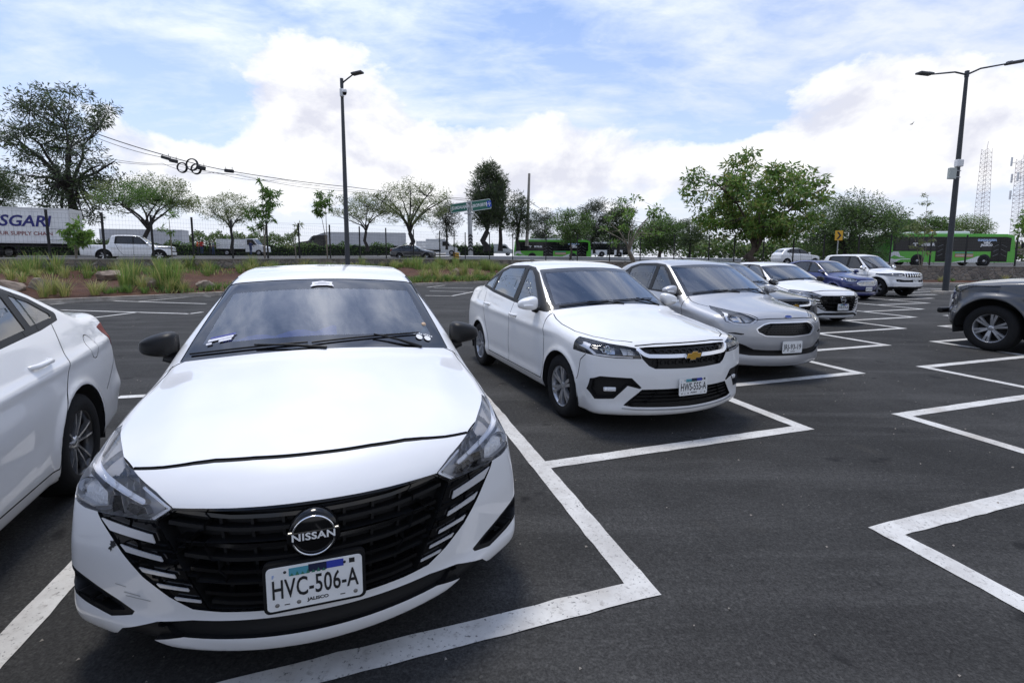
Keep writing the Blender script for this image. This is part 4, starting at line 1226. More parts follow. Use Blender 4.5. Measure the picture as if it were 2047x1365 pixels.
# ------------------------------------------------------------------ bodies of the other cars
def chev_body():
    crease = [lambda s, z: .012 * np.exp(-((z - (.80 + .03 * (s - 1))) / .04) ** 2) * np.clip((s - .9) / .3, 0, 1) * np.clip((4.2 - s) / .3, 0, 1),
              lambda s, z: .016 * np.exp(-((z - .30) / .06) ** 2) * np.clip((s - 1.0) / .3, 0, 1)]
    return Body(4.30,
        top=[(-.3, .735), (-.03, .745), (.05, .80), (.14, .835), (.35, .88), (.70, .945), (1.0, .99), (1.06, 1.005), (1.14, 1.04), (1.86, 1.425), (2.0, 1.462), (2.25, 1.492), (2.5, 1.50), (2.8, 1.49), (3.1, 1.44), (3.28, 1.38), (3.78, 1.15), (3.9, 1.125), (4.16, 1.115), (4.35, 1.05), (4.6, 1.0)],
        plan=[(-.3, .84), (.25, .84), (.5, .852), (.85, .866), (1.3, .866), (3.1, .866), (3.6, .855), (3.95, .83), (4.3, .77)],
        sect=[(.1, -.07), (.2, -.035), (.30, -.01), (.45, 0), (.70, 0), (.82, -.010), (.90, -.030), (.97, -.060), (1.03, -.085), (1.45, -.275), (1.6, -.34)],
        nose=[(.08, .08), (.17, .03), (.22, -.008), (.30, .005), (.42, -.01), (.55, -.015), (.64, -.005), (.72, .0), (.78, .035), (.84, .09), (1.2, .5)],
        tail=[(.1, .12), (.3, .05), (.5, .0), (.65, .0), (.75, .03), (.95, .04), (1.1, .01), (1.3, .2)],
        zbot=[(-.3, .17), (.5, .18), (.8, .20), (3.4, .20), (3.9, .25), (4.6, .30)],
        bow=[(0, .10), (.6, .16), (1.15, .26), (2.0, .24), (2.5, .05), (3.1, -.18), (3.9, -.25), (4.4, -.1)],
        crown=[(0, .09), (.25, .12), (.8, .13), (1.15, .12), (1.5, .09), (2.2, .08), (3.1, .08), (3.7, .06), (4.4, .05)],
        front_c=.42, rear_c=.28, axles=(.83, 3.38), arch=.345, wheel_z=.305, k_top=.07, k_front=.07, k_rear=.10, k_bot=.035, lip=.014, crease=crease)
def ford_body():
    crease = [lambda s, z: .012 * np.exp(-((z - (.84 + .03 * (s - 1))) / .05) ** 2) * np.clip((s - .6) / .4, 0, 1)]
    return Body(3.95,
        top=[(-.3, .74), (-.03, .76), (.05, .83), (.15, .865), (.35, .905), (.65, .955), (.92, 1.0), (1.02, 1.045), (1.76, 1.445), (1.9, 1.485), (2.15, 1.515), (2.5, 1.525), (2.9, 1.505), (3.2, 1.46), (3.42, 1.39), (3.72, 1.10), (3.9, .98), (4.1, .9)],
        plan=[(-.3, .82), (.25, .82), (.5, .835), (.80, .848), (1.3, .848), (2.9, .848), (3.3, .835), (3.7, .80), (4.0, .75)],
        sect=[(.1, -.07), (.2, -.04), (.30, -.015), (.45, 0), (.74, 0), (.86, -.012), (.94, -.034), (1.0, -.06), (1.06, -.085), (1.46, -.255), (1.6, -.32)],
        nose=[(.08, .10), (.16, .045), (.22, .0), (.30, .0), (.36, .015), (.46, -.012), (.56, -.012), (.66, -.002), (.74, .02), (.80, .055), (.87, .11), (1.2, .5)],
        tail=[(.1, .10), (.3, .04), (.5, .0), (.62, .0), (.72, .03), (.95, .06), (1.1, .12), (1.45, .30)],
        zbot=[(-.3, .18), (.5, .19), (.8, .21), (3.2, .21), (3.6, .25), (4.2, .30)],
        bow=[(0, .12), (.5, .18), (1.05, .27), (1.9, .25), (2.5, .05), (3.0, -.1), (3.4, -.2), (4.2, -.2)],
        crown=[(0, .12), (.25, .15), (.7, .15), (1.0, .13), (1.4, .09), (2.2, .075), (3.1, .08), (3.6, .06), (4.2, .05)],
        front_c=.52, rear_c=.22, axles=(.79, 3.28), arch=.345, wheel_z=.30, k_top=.075, k_front=.08, k_rear=.10, k_bot=.035, lip=.012, crease=crease)
def vw_body():
    crease = [lambda s, z: .016 * np.exp(-((z - (.83 + .035 * (s - 2.5))) / .035) ** 2) * np.clip((s - .9) / .3, 0, 1) * np.clip((4.5 - s) / .3, 0, 1),
              lambda s, z: -.014 * np.exp(-((z - .48) / .12) ** 2) * np.clip((s - 1.3) / .3, 0, 1) * np.clip((3.2 - s) / .3, 0, 1),
              lambda s, z: .02 * np.exp(-((z - .52) / .07) ** 2) * np.clip((s - 4.15) / .2, 0, 1)]
    return Body(4.56,
        top=[(-.3, .72), (-.03, .735), (.06, .80), (.16, .835), (.35, .87), (.75, .94), (1.05, .985), (1.12, 1.0), (1.20, 1.03), (1.98, 1.40), (2.12, 1.44), (2.4, 1.472), (2.7, 1.48), (3.0, 1.465), (3.35, 1.405), (3.6, 1.335), (4.02, 1.155), (4.12, 1.13), (4.42, 1.115), (4.5, 1.10), (4.62, 1.0), (4.8, .9)],
        plan=[(-.3, .85), (.25, .85), (.5, .862), (.9, .874), (1.4, .876), (3.4, .876), (3.9, .868), (4.2, .845), (4.56, .80)],
        sect=[(.1, -.07), (.2, -.035), (.30, -.01), (.45, 0), (.70, 0), (.82, -.008), (.90, -.030), (.97, -.060), (1.03, -.085), (1.45, -.285), (1.6, -.35)],
        nose=[(.08, .08), (.17, .03), (.25, .0), (.5, -.012), (.66, .0), (.74, .02), (.8, .06), (1.2, .5)],
        tail=[(.1, .14), (.25, .07), (.36, .03), (.46, .0), (.60, -.005), (.66, .02), (.74, .05), (.95, .06), (1.08, .03), (1.13, .02), (1.3, .2)],
        zbot=[(-.3, .17), (.5, .18), (.8, .20), (3.6, .20), (4.1, .25), (4.6, .30)],
        bow=[(0, .10), (.6, .16), (1.2, .26), (2.1, .24), (2.6, .05), (3.3, -.18), (4.1, -.25), (4.6, -.1)],
        crown=[(0, .09), (.25, .12), (.8, .13), (1.2, .12), (1.6, .09), (2.4, .08), (3.3, .08), (3.9, .06), (4.6, .05)],
        front_c=.42, rear_c=.20, axles=(.85, 3.50), arch=.375, wheel_z=.32, k_top=.07, k_front=.08, k_rear=.06, k_bot=.035, lip=.016, crease=crease)
def pickup_body(L=5.28, hood=1.10, roof=1.79, w=.905, nose_flat=False, bed=True, cab0=1.28, arch=.455, lip=.05, dk=1.0, fc=.34):
    crease = [lambda s, z: .014 * np.exp(-((z - .92) / .05) ** 2) * np.clip((s - .5) / .3, 0, 1)]
    top = [(-.3, hood - .22 * dk), (-.03, hood - .17 * dk), (.05, hood - .10 * dk), (.16, hood - .06 * dk), (.5, hood - .022 * dk), (.95, hood + .01), (cab0 - .08, hood + .03), (cab0, hood + .06), (cab0 + .62, roof - .10), (cab0 + .76, roof - .05), (cab0 + 1.0, roof - .01), (cab0 + 1.5, roof), (cab0 + 2.1, roof - .02), (cab0 + 2.28, roof - .06)]
    if bed: top += [(cab0 + 2.42, 1.16), (cab0 + 2.52, 1.12), (L, 1.13)]
    else: top += [(cab0 + 2.9, roof - .08), (cab0 + 3.1, roof - .14), (L - .1, 1.2), (L, 1.1)]
    return Body(L, top=top,
        plan=[(-.3, w - .03), (.3, w - .03), (.6, w - .01), (.95, w), (1.5, w), (4.6, w), (L, w - .03)],
        sect=[(.1, -.10), (.3, -.05), (.42, -.02), (.55, 0), (.86, 0), (.98, -.012), (1.08, -.03), (1.16, -.055), (roof - .08, -.235), (roof + .1, -.33)],
        nose=[(.1, .12), (.28, .09), (.36, .03), (.44, .0), (.62, -.01), (.70, .03), (.76, .03), (.90, .03), (hood - .06, .06), (hood, .12), (1.5, .5)],
        tail=[(.1, .10), (.5, .02), (1.2, .0), (1.8, .0)], zbot=[(-.3, .36), (.4, .36), (.7, .30), (4.4, .32), (5.4, .42)],
        bow=[(0, .10), (.8, .12), (cab0, .2), (cab0 + .9, .16), (cab0 + 1.4, .0), (L, .0)],
        crown=[(0, .09), (.8, .10), (cab0, .09), (cab0 + .7, .07), (L - .2, .05)],
        front_c=fc, rear_c=.04, axles=(.93, .93 + 3.05), arch=arch, wheel_z=.385, k_top=.07, k_front=.08, k_rear=.05, k_bot=.03, lip=lip, lip_w=.085, crease=crease,
        bed=((cab0 + 2.46, L - .08, w - .12, .75) if bed else None), top_sig=.035)
# ------------------------------------------------------------------ model features
def bow_tie(c, z, size=.115):
    K, B = c.K, c.body; s0 = float(B.hit_front([0.], [z])[0])
    T = Matrix.Translation(c.loc(s0 - .020, 0, z)) @ Matrix(((0, 0, 1, 0), (1, 0, 0, 0), (0, 1, 0, 0), (0, 0, 0, 1)))
    def shape(k):
        a, b, d = size * .55 * k, size * .15 * k, size * .27 * k
        sh = .03
        pts = [(-a, -b), (-a * .36, -b), (-a * .36, -d), (a * .36, -d), (a * .36, -b), (a, -b), (a, b), (a * .36, b), (a * .36, d), (-a * .36, d), (-a * .36, b), (-a, b)]
        return [(x + y * .35, y) for x, y in pts]
    m = MB(); m.prism(shape(1.25), -.012, .002, 'Z', lambda v: T @ v); b = m.build('badge', K['chrome'], c.root)
    m = MB(); m.prism(shape(1.06), .002, .007, 'Z', lambda v: T @ v); m.build('badge_fill', mat('badge_gold', (.62, .36, .06), .3, metal=.6), b)
def oval_badge(c, z, a=.06, b=.026, word=None):
    K, B = c.K, c.body; s0 = float(B.hit_front([0.], [z])[0]); n0 = B.grad(np.array([[s0, 0, z]]))[0]
    ang = math.atan2(n0[2], -n0[0])
    T = Matrix.Translation(c.loc(s0 - .004, 0, z)) @ Matrix.Rotation(-ang, 4, 'Y') @ Matrix(((0, 0, 1, 0), (1, 0, 0, 0), (0, 1, 0, 0), (0, 0, 0, 1)))
    el = lambda k: [(a * k * math.cos(t), b * k * math.sin(t)) for t in np.linspace(0, 2 * math.pi, 28, endpoint=False)]
    m = MB(); m.prism(el(1.0), -.006, .004, 'Z', lambda v: T @ v); o = m.build('badge', K['chrome'], c.root)
    m = MB(); m.prism(el(.86), .004, .0055, 'Z', lambda v: T @ v); m.build('badge_fill', mat('badge_blue', (.02, .05, .22), .25), o)
    if word: text_obj('badge_lettering', word, b * 1.1, T @ Matrix.Translation((0, 0, .006)), K['plate'], o, shear=.25)
def chev_front(c, M):
    K, B = c.K, c.body
    HL = [(.457, .682), (.486, .769), (.56, .784), (.662, .797), (.74, .814), (.79, .824), (.86, .79), (.86, .71), (.76, .694), (.65, .684)]
    M = lamp(c, M, HL, [('line', [(.80, .715), (.83, .76), (.80, .79)], 'light_guide', K['drl'], -.008, .010), ('line', [(.80, .712), (.66, .698), (.53, .694)], 'light_guide', K['drl'], -.008, .006),
                        ('poly', [(.66, .715), (.74, .72), (.765, .77), (.70, .785), (.65, .765)], 'reflector', K['chrome'], -.05), ('poly', [(.50, .71), (.60, .712), (.61, .765), (.53, .755)], 'reflector', K['reflector'], -.035)],
             lim=.57, depth=-.03, housing=mat('lamp_housing_dark', (.035, .036, .040), .25))
    for sd in (1, -1):
        s = float(B.hit_front([.705], [.745])[0]); bl = MB(); bl.lathe([(0, .0), (.022, .004), (.032, .02), (.038, .022), (.040, .03)], 18, 'X', c=c.loc(s + .045, sd * .705, .747)); bl.build('projector_lamp', K['glass'], c.root)
    M, g = feat(c, M, [(-.1, .782), (.15, .782), (.40, .776), (.478, .768), (.455, .684), (.40, .622), (.35, .598), (-.1, .59)], 'grille', K['black'], -.022, lim=.5, sided=False)
    g = g[0]
    bar = [(-.478, .764), (-.44, .722), (-.40, .706), (-.2, .702), (0, .702), (.2, .702), (.40, .706), (.44, .722), (.478, .764)]
    c.put(ribbon(B, bar, .030, .03, 'front', .004, n=49), 'chrome_bar', K['satin'])
    c.put(ribbon(B, [(y, z - .018) for y, z in bar[2:7]], .006, .03, 'front', .000, n=33), 'chrome_bar', K['gloss'])
    for z0, hw in ((.745, .38), (.648, .37)):
        for k in range(11):
            y0 = -hw + 2 * hw * (k + .5) / 11; q = hw / 11 * .78
            hexa = [(y0 - q, z0), (y0 - q * .6, z0 + .016), (y0 + q * .6, z0 + .016), (y0 + q, z0), (y0 + q * .6, z0 - .016), (y0 - q * .6, z0 - .016), (y0 - q, z0)]
            c.put(ribbon(B, hexa, .006, .012, 'front', -.010), 'grille_mesh', K['black'], g)
    M, _ = feat(c, M, [(.83, .50), (.77, .528), (.535, .518), (.455, .435), (.47, .425), (.565, .450), (.661, .332), (.797, .322), (.84, .40)], 'fog_recess', K['black'], -.03, lim=.8, inner=.014)
    for sd in (1, -1):
        m = MB(); s = float(B.hit_front([.69], [.41])[0]); m.bbox(c.loc(s + .030, sd * .68, .41), (.03, .11, .040), .012, Matrix.Rotation(sd * .42, 3, 'Z')); m.build('fog_lamp', K['reflector'], c.root)
    M, lo = feat(c, M, [(-.1, .425), (.452, .419), (.59, .276), (.52, .264), (-.1, .255)], 'lower_grille', K['black'], -.04, lim=.6, sided=False)
    for z in (.295, .325, .355, .388):
        hw = np.interp(z, [.27, .42], [.55, .44]); c.put(ribbon(B, [(-hw, z), (hw, z)], .010, .03, 'front', -.008, n=31), 'grille_slat', K['black'], lo[0])
    c.put(ribbon(B, [(-.60, .252), (-.5, .242), (0, .236), (.5, .242), (.60, .252)], .012, .012, 'front', .003, n=41), 'bumper_lip', K['silver'])
    return M
def sedan_gaps(hoodz, hoodline, door, w=.005):
    s0, s1, s2, zt, zb = door
    return [('top', hoodline, w, .6), ('side', [(s0, zt - .04), (s0 - .06, .75), (s0 - .06, .42), (s0, zb)], w, .5), ('side', [(s1, zt + .02), (s1 + .01, .5), (s1 - .03, zb)], w, .5),
            ('side', [(s2 + .14, zt + .06), (s2, .82), (s2 - .20, .50), (s2 - .27, zb)], w, .5), ('side', [(s0, zb), (s2 - .27, zb)], w, .5)]
def door_panels(door):
    s0, s1, s2, zt, zb = door
    return [('door', f_side([(s0, zt), (s0 - .06, .75), (s0 - .06, .42), (s0, zb), (s1 - .03, zb), (s1 + .01, .5), (s1, zt + .03)], 0, .5), True),
            ('door', f_side([(s1, zt + .03), (s1 + .01, .5), (s1 - .03, zb), (s2 - .27, zb), (s2 - .20, .50), (s2, .82), (s2 + .14, zt + .06)], 0, .5), True)]
def chev_spec(plate):
    K = std_mats(); hood = [(.20, .482), (.30, .60), (.48, .70), (.70, .765), (.95, .775), (1.12, .755), (1.22, .735)]
    door = (1.24, 2.18, 3.18, 1.0, .30)
    return dict(ws=(1.145, 1.86, .73, .575), rw=(3.77, 3.30, .60, .52),
        trim=[[(1.30, .985), (1.44, 1.06), (1.90, 1.345), (2.05, 1.405), (2.25, 1.425), (2.8, 1.415), (3.06, 1.36), (3.48, 1.18), (3.53, 1.14), (3.05, 1.085), (2.2, 1.02)]],
        windows=[[(1.50, 1.03), (1.92, 1.325), (2.05, 1.385), (2.15, 1.395), (2.12, 1.035)], [(2.25, 1.045), (2.26, 1.405), (2.8, 1.395), (3.00, 1.34), (3.04, 1.105)], [(3.12, 1.115), (3.10, 1.305), (3.42, 1.18), (3.45, 1.15)]],
        features=[chev_front], gaps=sedan_gaps(.8, hood, door) + [('front', [(-.1, .800), (.3, .798), (.48, .785)], .004, .5), ('side', [(.36, .70), (.44, .64), (.485, .46)], .004, .5)],
        panels=[('hood', lambda P: np.maximum(sd_poly(P[:, 0], np.abs(P[:, 1]), [(-.2, -.1), (-.2, .48)] + hood + [(1.35, -.1)]), np.where(np.abs(P[:, 1]) < .49, .799, .7) - P[:, 2]), False),
                ('bumper', lambda P: np.maximum(P[:, 0] - np.interp(P[:, 2], [.46, .64, .70], [.485, .44, .36]), P[:, 2] - .80), False)] + door_panels(door),
        cabin=(1.36, 1.0, 2.3, 3.2, 1.16), side_glass=glass('side_glass_clear', .42, (.85, .95, .95)),
        wheel=dict(args=dict(R=.305, rim=.197, width=.185, style='twin6', rim_mat=K['silver'], face_mat=K['silver']), track=.76),
        extras=[lambda c: bow_tie(c, .702), lambda c: plate_part(c, .435, plate, .02, holder=False),
                lambda c: mirror_part(c, 1.50, .915, 1.045, (.12, .22, .15), cap=c.paint, arm_z=-.06, signal=True),
                lambda c: wiper_part(c, 1.145, [(.06, -.64, -.10, .04, .05), (.58, -.04, .56, .05, .11)]),
                lambda c: handle_part(c, [(2.06, .865), (3.06, .91)])])
def ford_front(style):
    def fn(c, M):
        K, B = c.K, c.body
        HL = [(.405, .770), (.48, .822), (.57, .868), (.64, .902), (.70, .868), (.75, .80), (.742, .742), (.65, .712), (.558, .704), (.45, .735)]
        M = lamp(c, M, HL, [('line', [(.43, .765), (.50, .722), (.57, .715), (.66, .724), (.72, .755), (.71, .80), (.66, .84)], 'light_guide', K['drl'], -.006, .010),
                            ('poly', [(.57, .735), (.66, .742), (.69, .775), (.66, .82), (.60, .80)], 'reflector', K['chrome'], -.05), ('poly', [(.47, .755), (.55, .735), (.58, .80), (.52, .80)], 'reflector', K['reflector'], -.035)],
                 depth=-.02, housing=mat('lamp_housing_grey', (.22, .225, .235), .25, metal=.5))
        GR = [(-.1, .743), (.28, .740), (.36, .718), (.445, .662), (.425, .62), (.34, .577), (-.1, .568)]
        M, g = feat(c, M, GR, 'grille', K['black'], -.035, lim=.5, sided=False); g = g[0]
        ring = [(0, .743), (.28, .740), (.36, .718), (.443, .662), (.425, .62), (.34, .577), (0, .568)]
        c.put(ribbon(B, ring + [(-y, z) for y, z in ring[::-1][1:]], .014, .02, 'front', .006, n=90), 'grille_frame', K['satin'], g)
        if style == 'mesh':
            rows = 6
            for r in range(rows):
                z0 = .585 + r * .0285; hw = float(np.interp(z0, [.57, .62, .662, .72, .743], [.32, .40, .43, .34, .26]))
                yy = np.arange(-hw, hw, .022); c.put(ribbon(B, np.stack([yy, z0 + .007 * ((-1.) ** np.arange(len(yy)))], 1), .007, .010, 'front', -.006), 'grille_mesh', K['rimdark'], g)
        else:
            for z0 in (.60, .632, .664, .696, .722):
                hw = float(np.interp(z0, [.57, .62, .662, .72, .743], [.32, .40, .43, .34, .26])); c.put(ribbon(B, [(-hw, z0), (hw, z0)], .012, .012, 'front', -.004, n=31), 'grille_slat', K['chrome'], g)
        M, _ = feat(c, M, [(.735, .606), (.72, .598), (.60, .582), (.565, .592), (.575, .600), (.66, .612)], 'bumper_slot', K['black'], -.012, lim=.6)
        M, _ = feat(c, M, [(-.1, .395), (.30, .397), (.46, .405), (.58, .465), (.72, .51), (.80, .50), (.80, .37), (.64, .345), (.5, .326), (-.1, .326)], 'lower_intake', K['black'], -.025, lim=.7, sided=False)
        for sd in (1, -1):
            s = float(B.hit_front([.64], [.425])[0]); m = MB(); m.lathe([(0, .012), (.026, .010), (.034, -.004), (.042, -.006), (.044, .02)], 20, 'X', c=c.loc(s + .022, sd * .63, .425)); m.build('fog_lamp', K['bowl'], c.root)
        return M
    return fn
def ford_spec(plate, style='mesh', art=False):
    K = std_mats(); hood = [(.14, .40), (.30, .52), (.50, .60), (.72, .66), (.92, .71), (1.06, .72), (1.16, .70)]
    door = (1.14, 2.08, 2.98, 1.02, .31)
    return dict(ws=(1.03, 1.76, .72, .57), rw=(3.70, 3.44, .56, .50),
        trim=[[(1.26, 1.02), (1.36, 1.08), (1.82, 1.365), (1.96, 1.425), (2.2, 1.445), (2.7, 1.435), (2.95, 1.38), (3.25, 1.22), (3.22, 1.12), (2.9, 1.08)]],
        windows=[[(1.42, 1.055), (1.84, 1.345), (1.96, 1.408), (2.05, 1.415), (2.03, 1.055)], [(2.13, 1.06), (2.15, 1.42), (2.7, 1.41), (2.90, 1.36), (2.93, 1.10)], [(3.0, 1.12), (2.98, 1.33), (3.18, 1.22), (3.18, 1.14)]],
        features=[ford_front(style)], gaps=sedan_gaps(.8, hood, door) + [('front', [(-.1, .79), (.25, .788), (.41, .775)], .004, .5)],
        panels=[('hood', lambda P: np.maximum(sd_poly(P[:, 0], np.abs(P[:, 1]), [(-.2, -.1), (-.2, .41)] + hood + [(1.3, -.1)]), .79 - P[:, 2]), False),
                ('bumper', lambda P: np.maximum(P[:, 0] - .44, P[:, 2] - .79), False)] + door_panels(door),
        cabin=(1.25, 1.02, 2.15, 2.95, 1.18), side_glass=glass('side_glass_clear', .42, (.85, .95, .95)),
        wheel=dict(args=dict(R=.30, rim=.185, width=.185, style='star5', rim_mat=K['silver'], face_mat=K['silver'], detail=0), track=.745),
        extras=[lambda c: oval_badge(c, .808), lambda c: plate_part(c, .438, plate, .02, holder=False, art=art),
                lambda c: mirror_part(c, 1.36, .895, 1.075, (.12, .21, .14), cap=c.paint, arm_z=-.06, signal=True),
                lambda c: wiper_part(c, 1.03, [(.06, -.62, -.10, .04, .05), (.58, -.04, .56, .05, .11)]),
                lambda c: handle_part(c, [(1.98, .90), (2.86, .94)]),
                lambda c: MB().tube([c.loc(2.3, 0, 1.515), c.loc(2.42, 0, 1.56), c.loc(2.85, 0, 1.80)], [.012, .008, .003], 6).build('antenna', K['black'], c.root)])
def vw_rear(c, M):
    K = c.K
    M, o = feat(c, M, [(4.19, .992), (4.30, 1.005), (4.50, 1.01), (4.75, .99), (4.75, .79), (4.40, .80), (4.36, .815)], 'tail_lamp', K['red'], .003, view='side', lim=.42)
    ring, M = M.split(lambda P: np.maximum(np.abs(np.sqrt(((P[:, 0] - 3.86) * 1.05) ** 2 + (P[:, 2] - .895) ** 2) - .082) - .003, .5 - P[:, 1]), .006)
    c.put(ring.push(-.005, skirt=False), 'fuel_flap_gap', K['gap'])
    fl, M = M.split(lambda P: np.maximum(np.sqrt(((P[:, 0] - 3.86) * 1.05) ** 2 + (P[:, 2] - .895) ** 2) - .082, .5 - P[:, 1])); c.put(fl, 'fuel_flap', c.paint)
    return M
def vw_spec():
    K = std_mats(); door = (1.30, 2.42, 3.38, 1.04, .29); hood = [(.2, .6), (.6, .75), (1.0, .79), (1.25, .77)]
    g = sedan_gaps(.8, hood, door, .003)
    return dict(ws=(1.21, 1.97, .735, .59), rw=(4.0, 3.55, .60, .52),
        trim=[[(1.50, 1.005), (1.60, 1.05), (2.02, 1.31), (2.2, 1.375), (2.5, 1.40), (2.9, 1.395), (3.2, 1.345), (3.45, 1.255), (3.64, 1.15), (3.62, 1.125), (3.35, 1.095), (2.4, 1.03)]],
        windows=[[(1.66, 1.04), (2.04, 1.29), (2.2, 1.36), (2.36, 1.378), (2.36, 1.045)], [(2.48, 1.05), (2.48, 1.384), (2.9, 1.378), (3.15, 1.335), (3.20, 1.29), (3.20, 1.105)], [(3.27, 1.115), (3.27, 1.30), (3.43, 1.245), (3.58, 1.155), (3.57, 1.135)]],
        features=[vw_rear], gaps=g + [('side', [(4.365, .81), (4.28, .70), (4.02, .55)], .003, .5), ('rear', [(0, .80), (.5, .82), (.66, .90), (.62, 1.14)], .003, 4.2)],
        panels=[('hood', f_top([(-.2, -.1), (-.2, .5)] + hood + [(1.35, -.1)], 0, .75), False)] + door_panels(door),
        cabin=(1.42, 1.0, 2.42, 3.35, 1.13), side_glass=glass('side_glass_clear', .42, (.85, .95, .95)),
        wheel=dict(args=dict(R=.32, rim=.212, width=.205, style='thin10', rim_mat=K['rimdark'], face_mat=mat('wheel_machined', (.55, .56, .58), .25, metal=.9)), track=.765),
        extras=[lambda c: mirror_part(c, 1.60, .93, 1.04, (.12, .21, .14), cap=c.paint, arm_z=-.06), lambda c: handle_part(c, [(2.30, .885), (3.10, .915)], L=.24),
                lambda c: vw_badges(c)])
def vw_badges(c):
    # small lettering low on the rear quarter glass and the wheel centres' round badge
    y = float(c.body.hit_side([3.40], [1.15])[0]); T = Matrix.Translation(c.loc(3.40, y + .004, 1.15)) @ Matrix(((-1, 0, 0, 0), (0, 0, 1, 0), (0, 1, 0, 0), (0, 0, 0, 1))) @ Matrix.Rotation(R_(60), 4, 'Z')
    text_obj('window_marking', '1371', .030, T, c.K['liner'], c.root)
def pickup_front(kind):
    def fn(c, M):
        K, B = c.K, c.body; hd = float(B.top(np.array([.5]))[0]) + .015
        z1 = hd - .10
        HL = [(.50, z1 - .11), (.50, z1 - .005), (.62, z1 + .005), (.75, z1 + .01), (.93, z1 - .02), (.94, z1 - .10), (.80, z1 - .14), (.62, z1 - .13)]
        if kind == 'dark': HL = [(.52, z1 - .17), (.54, z1 - .01), (.68, z1 + .005), (.95, z1 + .01), (.96, z1 - .07), (.86, z1 - .13), (.70, z1 - .20)]
        M = lamp(c, M, HL, [('poly', [(.58, z1 - .09), (.58, z1 - .03), (.70, z1 - .03), (.72, z1 - .09)], 'reflector', K['chrome'], -.05), ('line', [(.54, z1 - .10), (.66, z1 - .115), (.80, z1 - .12)], 'light_guide', K['drl'], -.01, .008)],
                 lim=1.0, depth=-.03, housing=mat('lamp_housing_grey', (.22, .225, .235), .25, metal=.5) if kind != 'dark' else K['rimdark'])
        M, g = feat(c, M, [(-.1, z1 - .005), (.44, z1 - .005), (.46, z1 - .03), (.44, z1 - .15), (.36, z1 - .17), (-.1, z1 - .17)], 'grille', K['black'], -.04, lim=.5, sided=False)
        for k in range(7):
            y = (k - 3) * .125; c.put(ribbon(B, [(y, z1 - .165), (y, z1 - .01)], .05, .02, 'front', .002, n=7), 'grille_bar', K['chrome' if kind != 'dark' else 'rimdark'], g[0])
        M, lo = feat(c, M, [(-.1, z1 - .27), (.50, z1 - .27), (.72, z1 - .24), (.80, z1 - .26), (.78, z1 - .34), (.60, z1 - .36), (-.1, z1 - .36)], 'lower_intake', K['black'], -.03, lim=.7, sided=False)
        for sd in (1, -1):
            s = float(B.hit_front([.68], [z1 - .30])[0]); m = MB(); m.lathe([(0, .0), (.030, .0), (.036, .02)], 16, 'X', c=c.loc(s - .004 + .03, sd * .68, z1 - .30)); m.build('fog_lamp', K['reflector'], c.root)
        M, _ = feat(c, M, [(-.1, .44), (.70, .46), (.95, .44), (.95, .2), (-.1, .2)], 'skid_plate', K['black'], -.015, lim=.7, sided=False)
        return M
    return fn
def pickup_spec(plate, kind='white', detail=1, cab0=1.28, roof=1.79):
    K = std_mats(); hood = [(.16, .55), (.4, .72), (.8, .80), (1.15, .80), (1.30, .78)]; r = roof
    c0 = cab0
    door = (c0 + .10, c0 + 1.08, c0 + 1.92, 1.16, .42)
    sg = glass('side_glass_dark', .12, (.8, .9, .92))
    ex = [lambda c: mirror_part(c, c0 + .30, .98, 1.20, (.12, .21, .20), cap=(c.K['chrome'] if kind == 'white' else c.paint), arm_z=-.07), lambda c: handle_part(c, [(c0 + .98, 1.03), (c0 + 1.80, 1.03)])]
    if plate: ex.append(lambda c: plate_part(c, .70, plate, .03, holder=False, art=False))
    if kind == 'dark': ex.append(lambda c: c.root and MB().bbox(c.loc(.02, .0, .60), (.10, 1.2, .10), .03).build('bull_bar', K['black'], c.root))
    return dict(ws=(c0 + .02, c0 + .66, .76, .63), side_glass=sg,
        trim=[[(c0 + .22, 1.17), (c0 + .34, 1.24), (c0 + .72, r - .15), (c0 + .86, r - .10), (c0 + 1.9, r - .10), (c0 + 2.04, r - .14), (c0 + 2.10, 1.19)]],
        windows=[[(c0 + .40, 1.20), (c0 + .76, r - .17), (c0 + .88, r - .12), (c0 + 1.03, r - .12), (c0 + 1.03, 1.20)], [(c0 + 1.13, 1.20), (c0 + 1.13, r - .12), (c0 + 1.88, r - .12), (c0 + 1.96, r - .20), (c0 + 2.0, 1.21)]],
        features=[pickup_front(kind)], gaps=sedan_gaps(1., hood, door, .006),
        panels=[('hood', f_top([(-.2, -.1), (-.2, .5)] + hood + [(c0 + .1, -.1)], 0, .9), False)] + door_panels(door),
        cabin=(c0 + .24, 1.14, c0 + 1.0, c0 + 1.8, 1.32),
        wheel=dict(args=dict(R=.385, rim=.235 if kind != 'dark' else .245, width=.255, style='twin6' if kind == 'dark' else 'star6', rim_mat=K['rimdark'] if kind != 'dark' else K['silver'], face_mat=K['silver'], detail=detail), track=.79),
        extras=ex)
# ------------------------------------------------------------------ the parked cars
random.seed(4)
WHITE = paint('paint_white', (0.80, 0.80, 0.80), dirt=.05)
WHITE2 = paint('paint_white_dusty', (0.79, 0.79, 0.785), dirt=.08)
SILVER = paint('paint_silver', (0.42, 0.425, 0.44), rough=.40, metal=.5, dirt=.04)
BLUE = paint('paint_blue', (0.007, 0.018, 0.125), rough=.35, metal=.2, dirt=.04)
DARK = paint('paint_black', (0.012, 0.013, 0.018), rough=.3, dirt=.04)
GREY = paint('paint_grey', (0.024, 0.028, 0.037), rough=.36, metal=.3, dirt=.05)
NB = nissan_body()
car = place(build_car('parked_car', NB, WHITE, .020, nissan_spec('HVC-506-A'), 'white sedan with black V grille, plate HVC-506-A, nearest the camera', 'car', 'cars parked in the lot'), (-.666, 1.597, -71.4))
NEAR = car
place(build_car('parked_car', vw_body(), WHITE, .026, vw_spec(), 'white sedan cut off by the left edge, tail lamp and black multi-spoke wheel showing', 'car', 'cars parked in the lot'), (-2.235, -.415, -67.2))
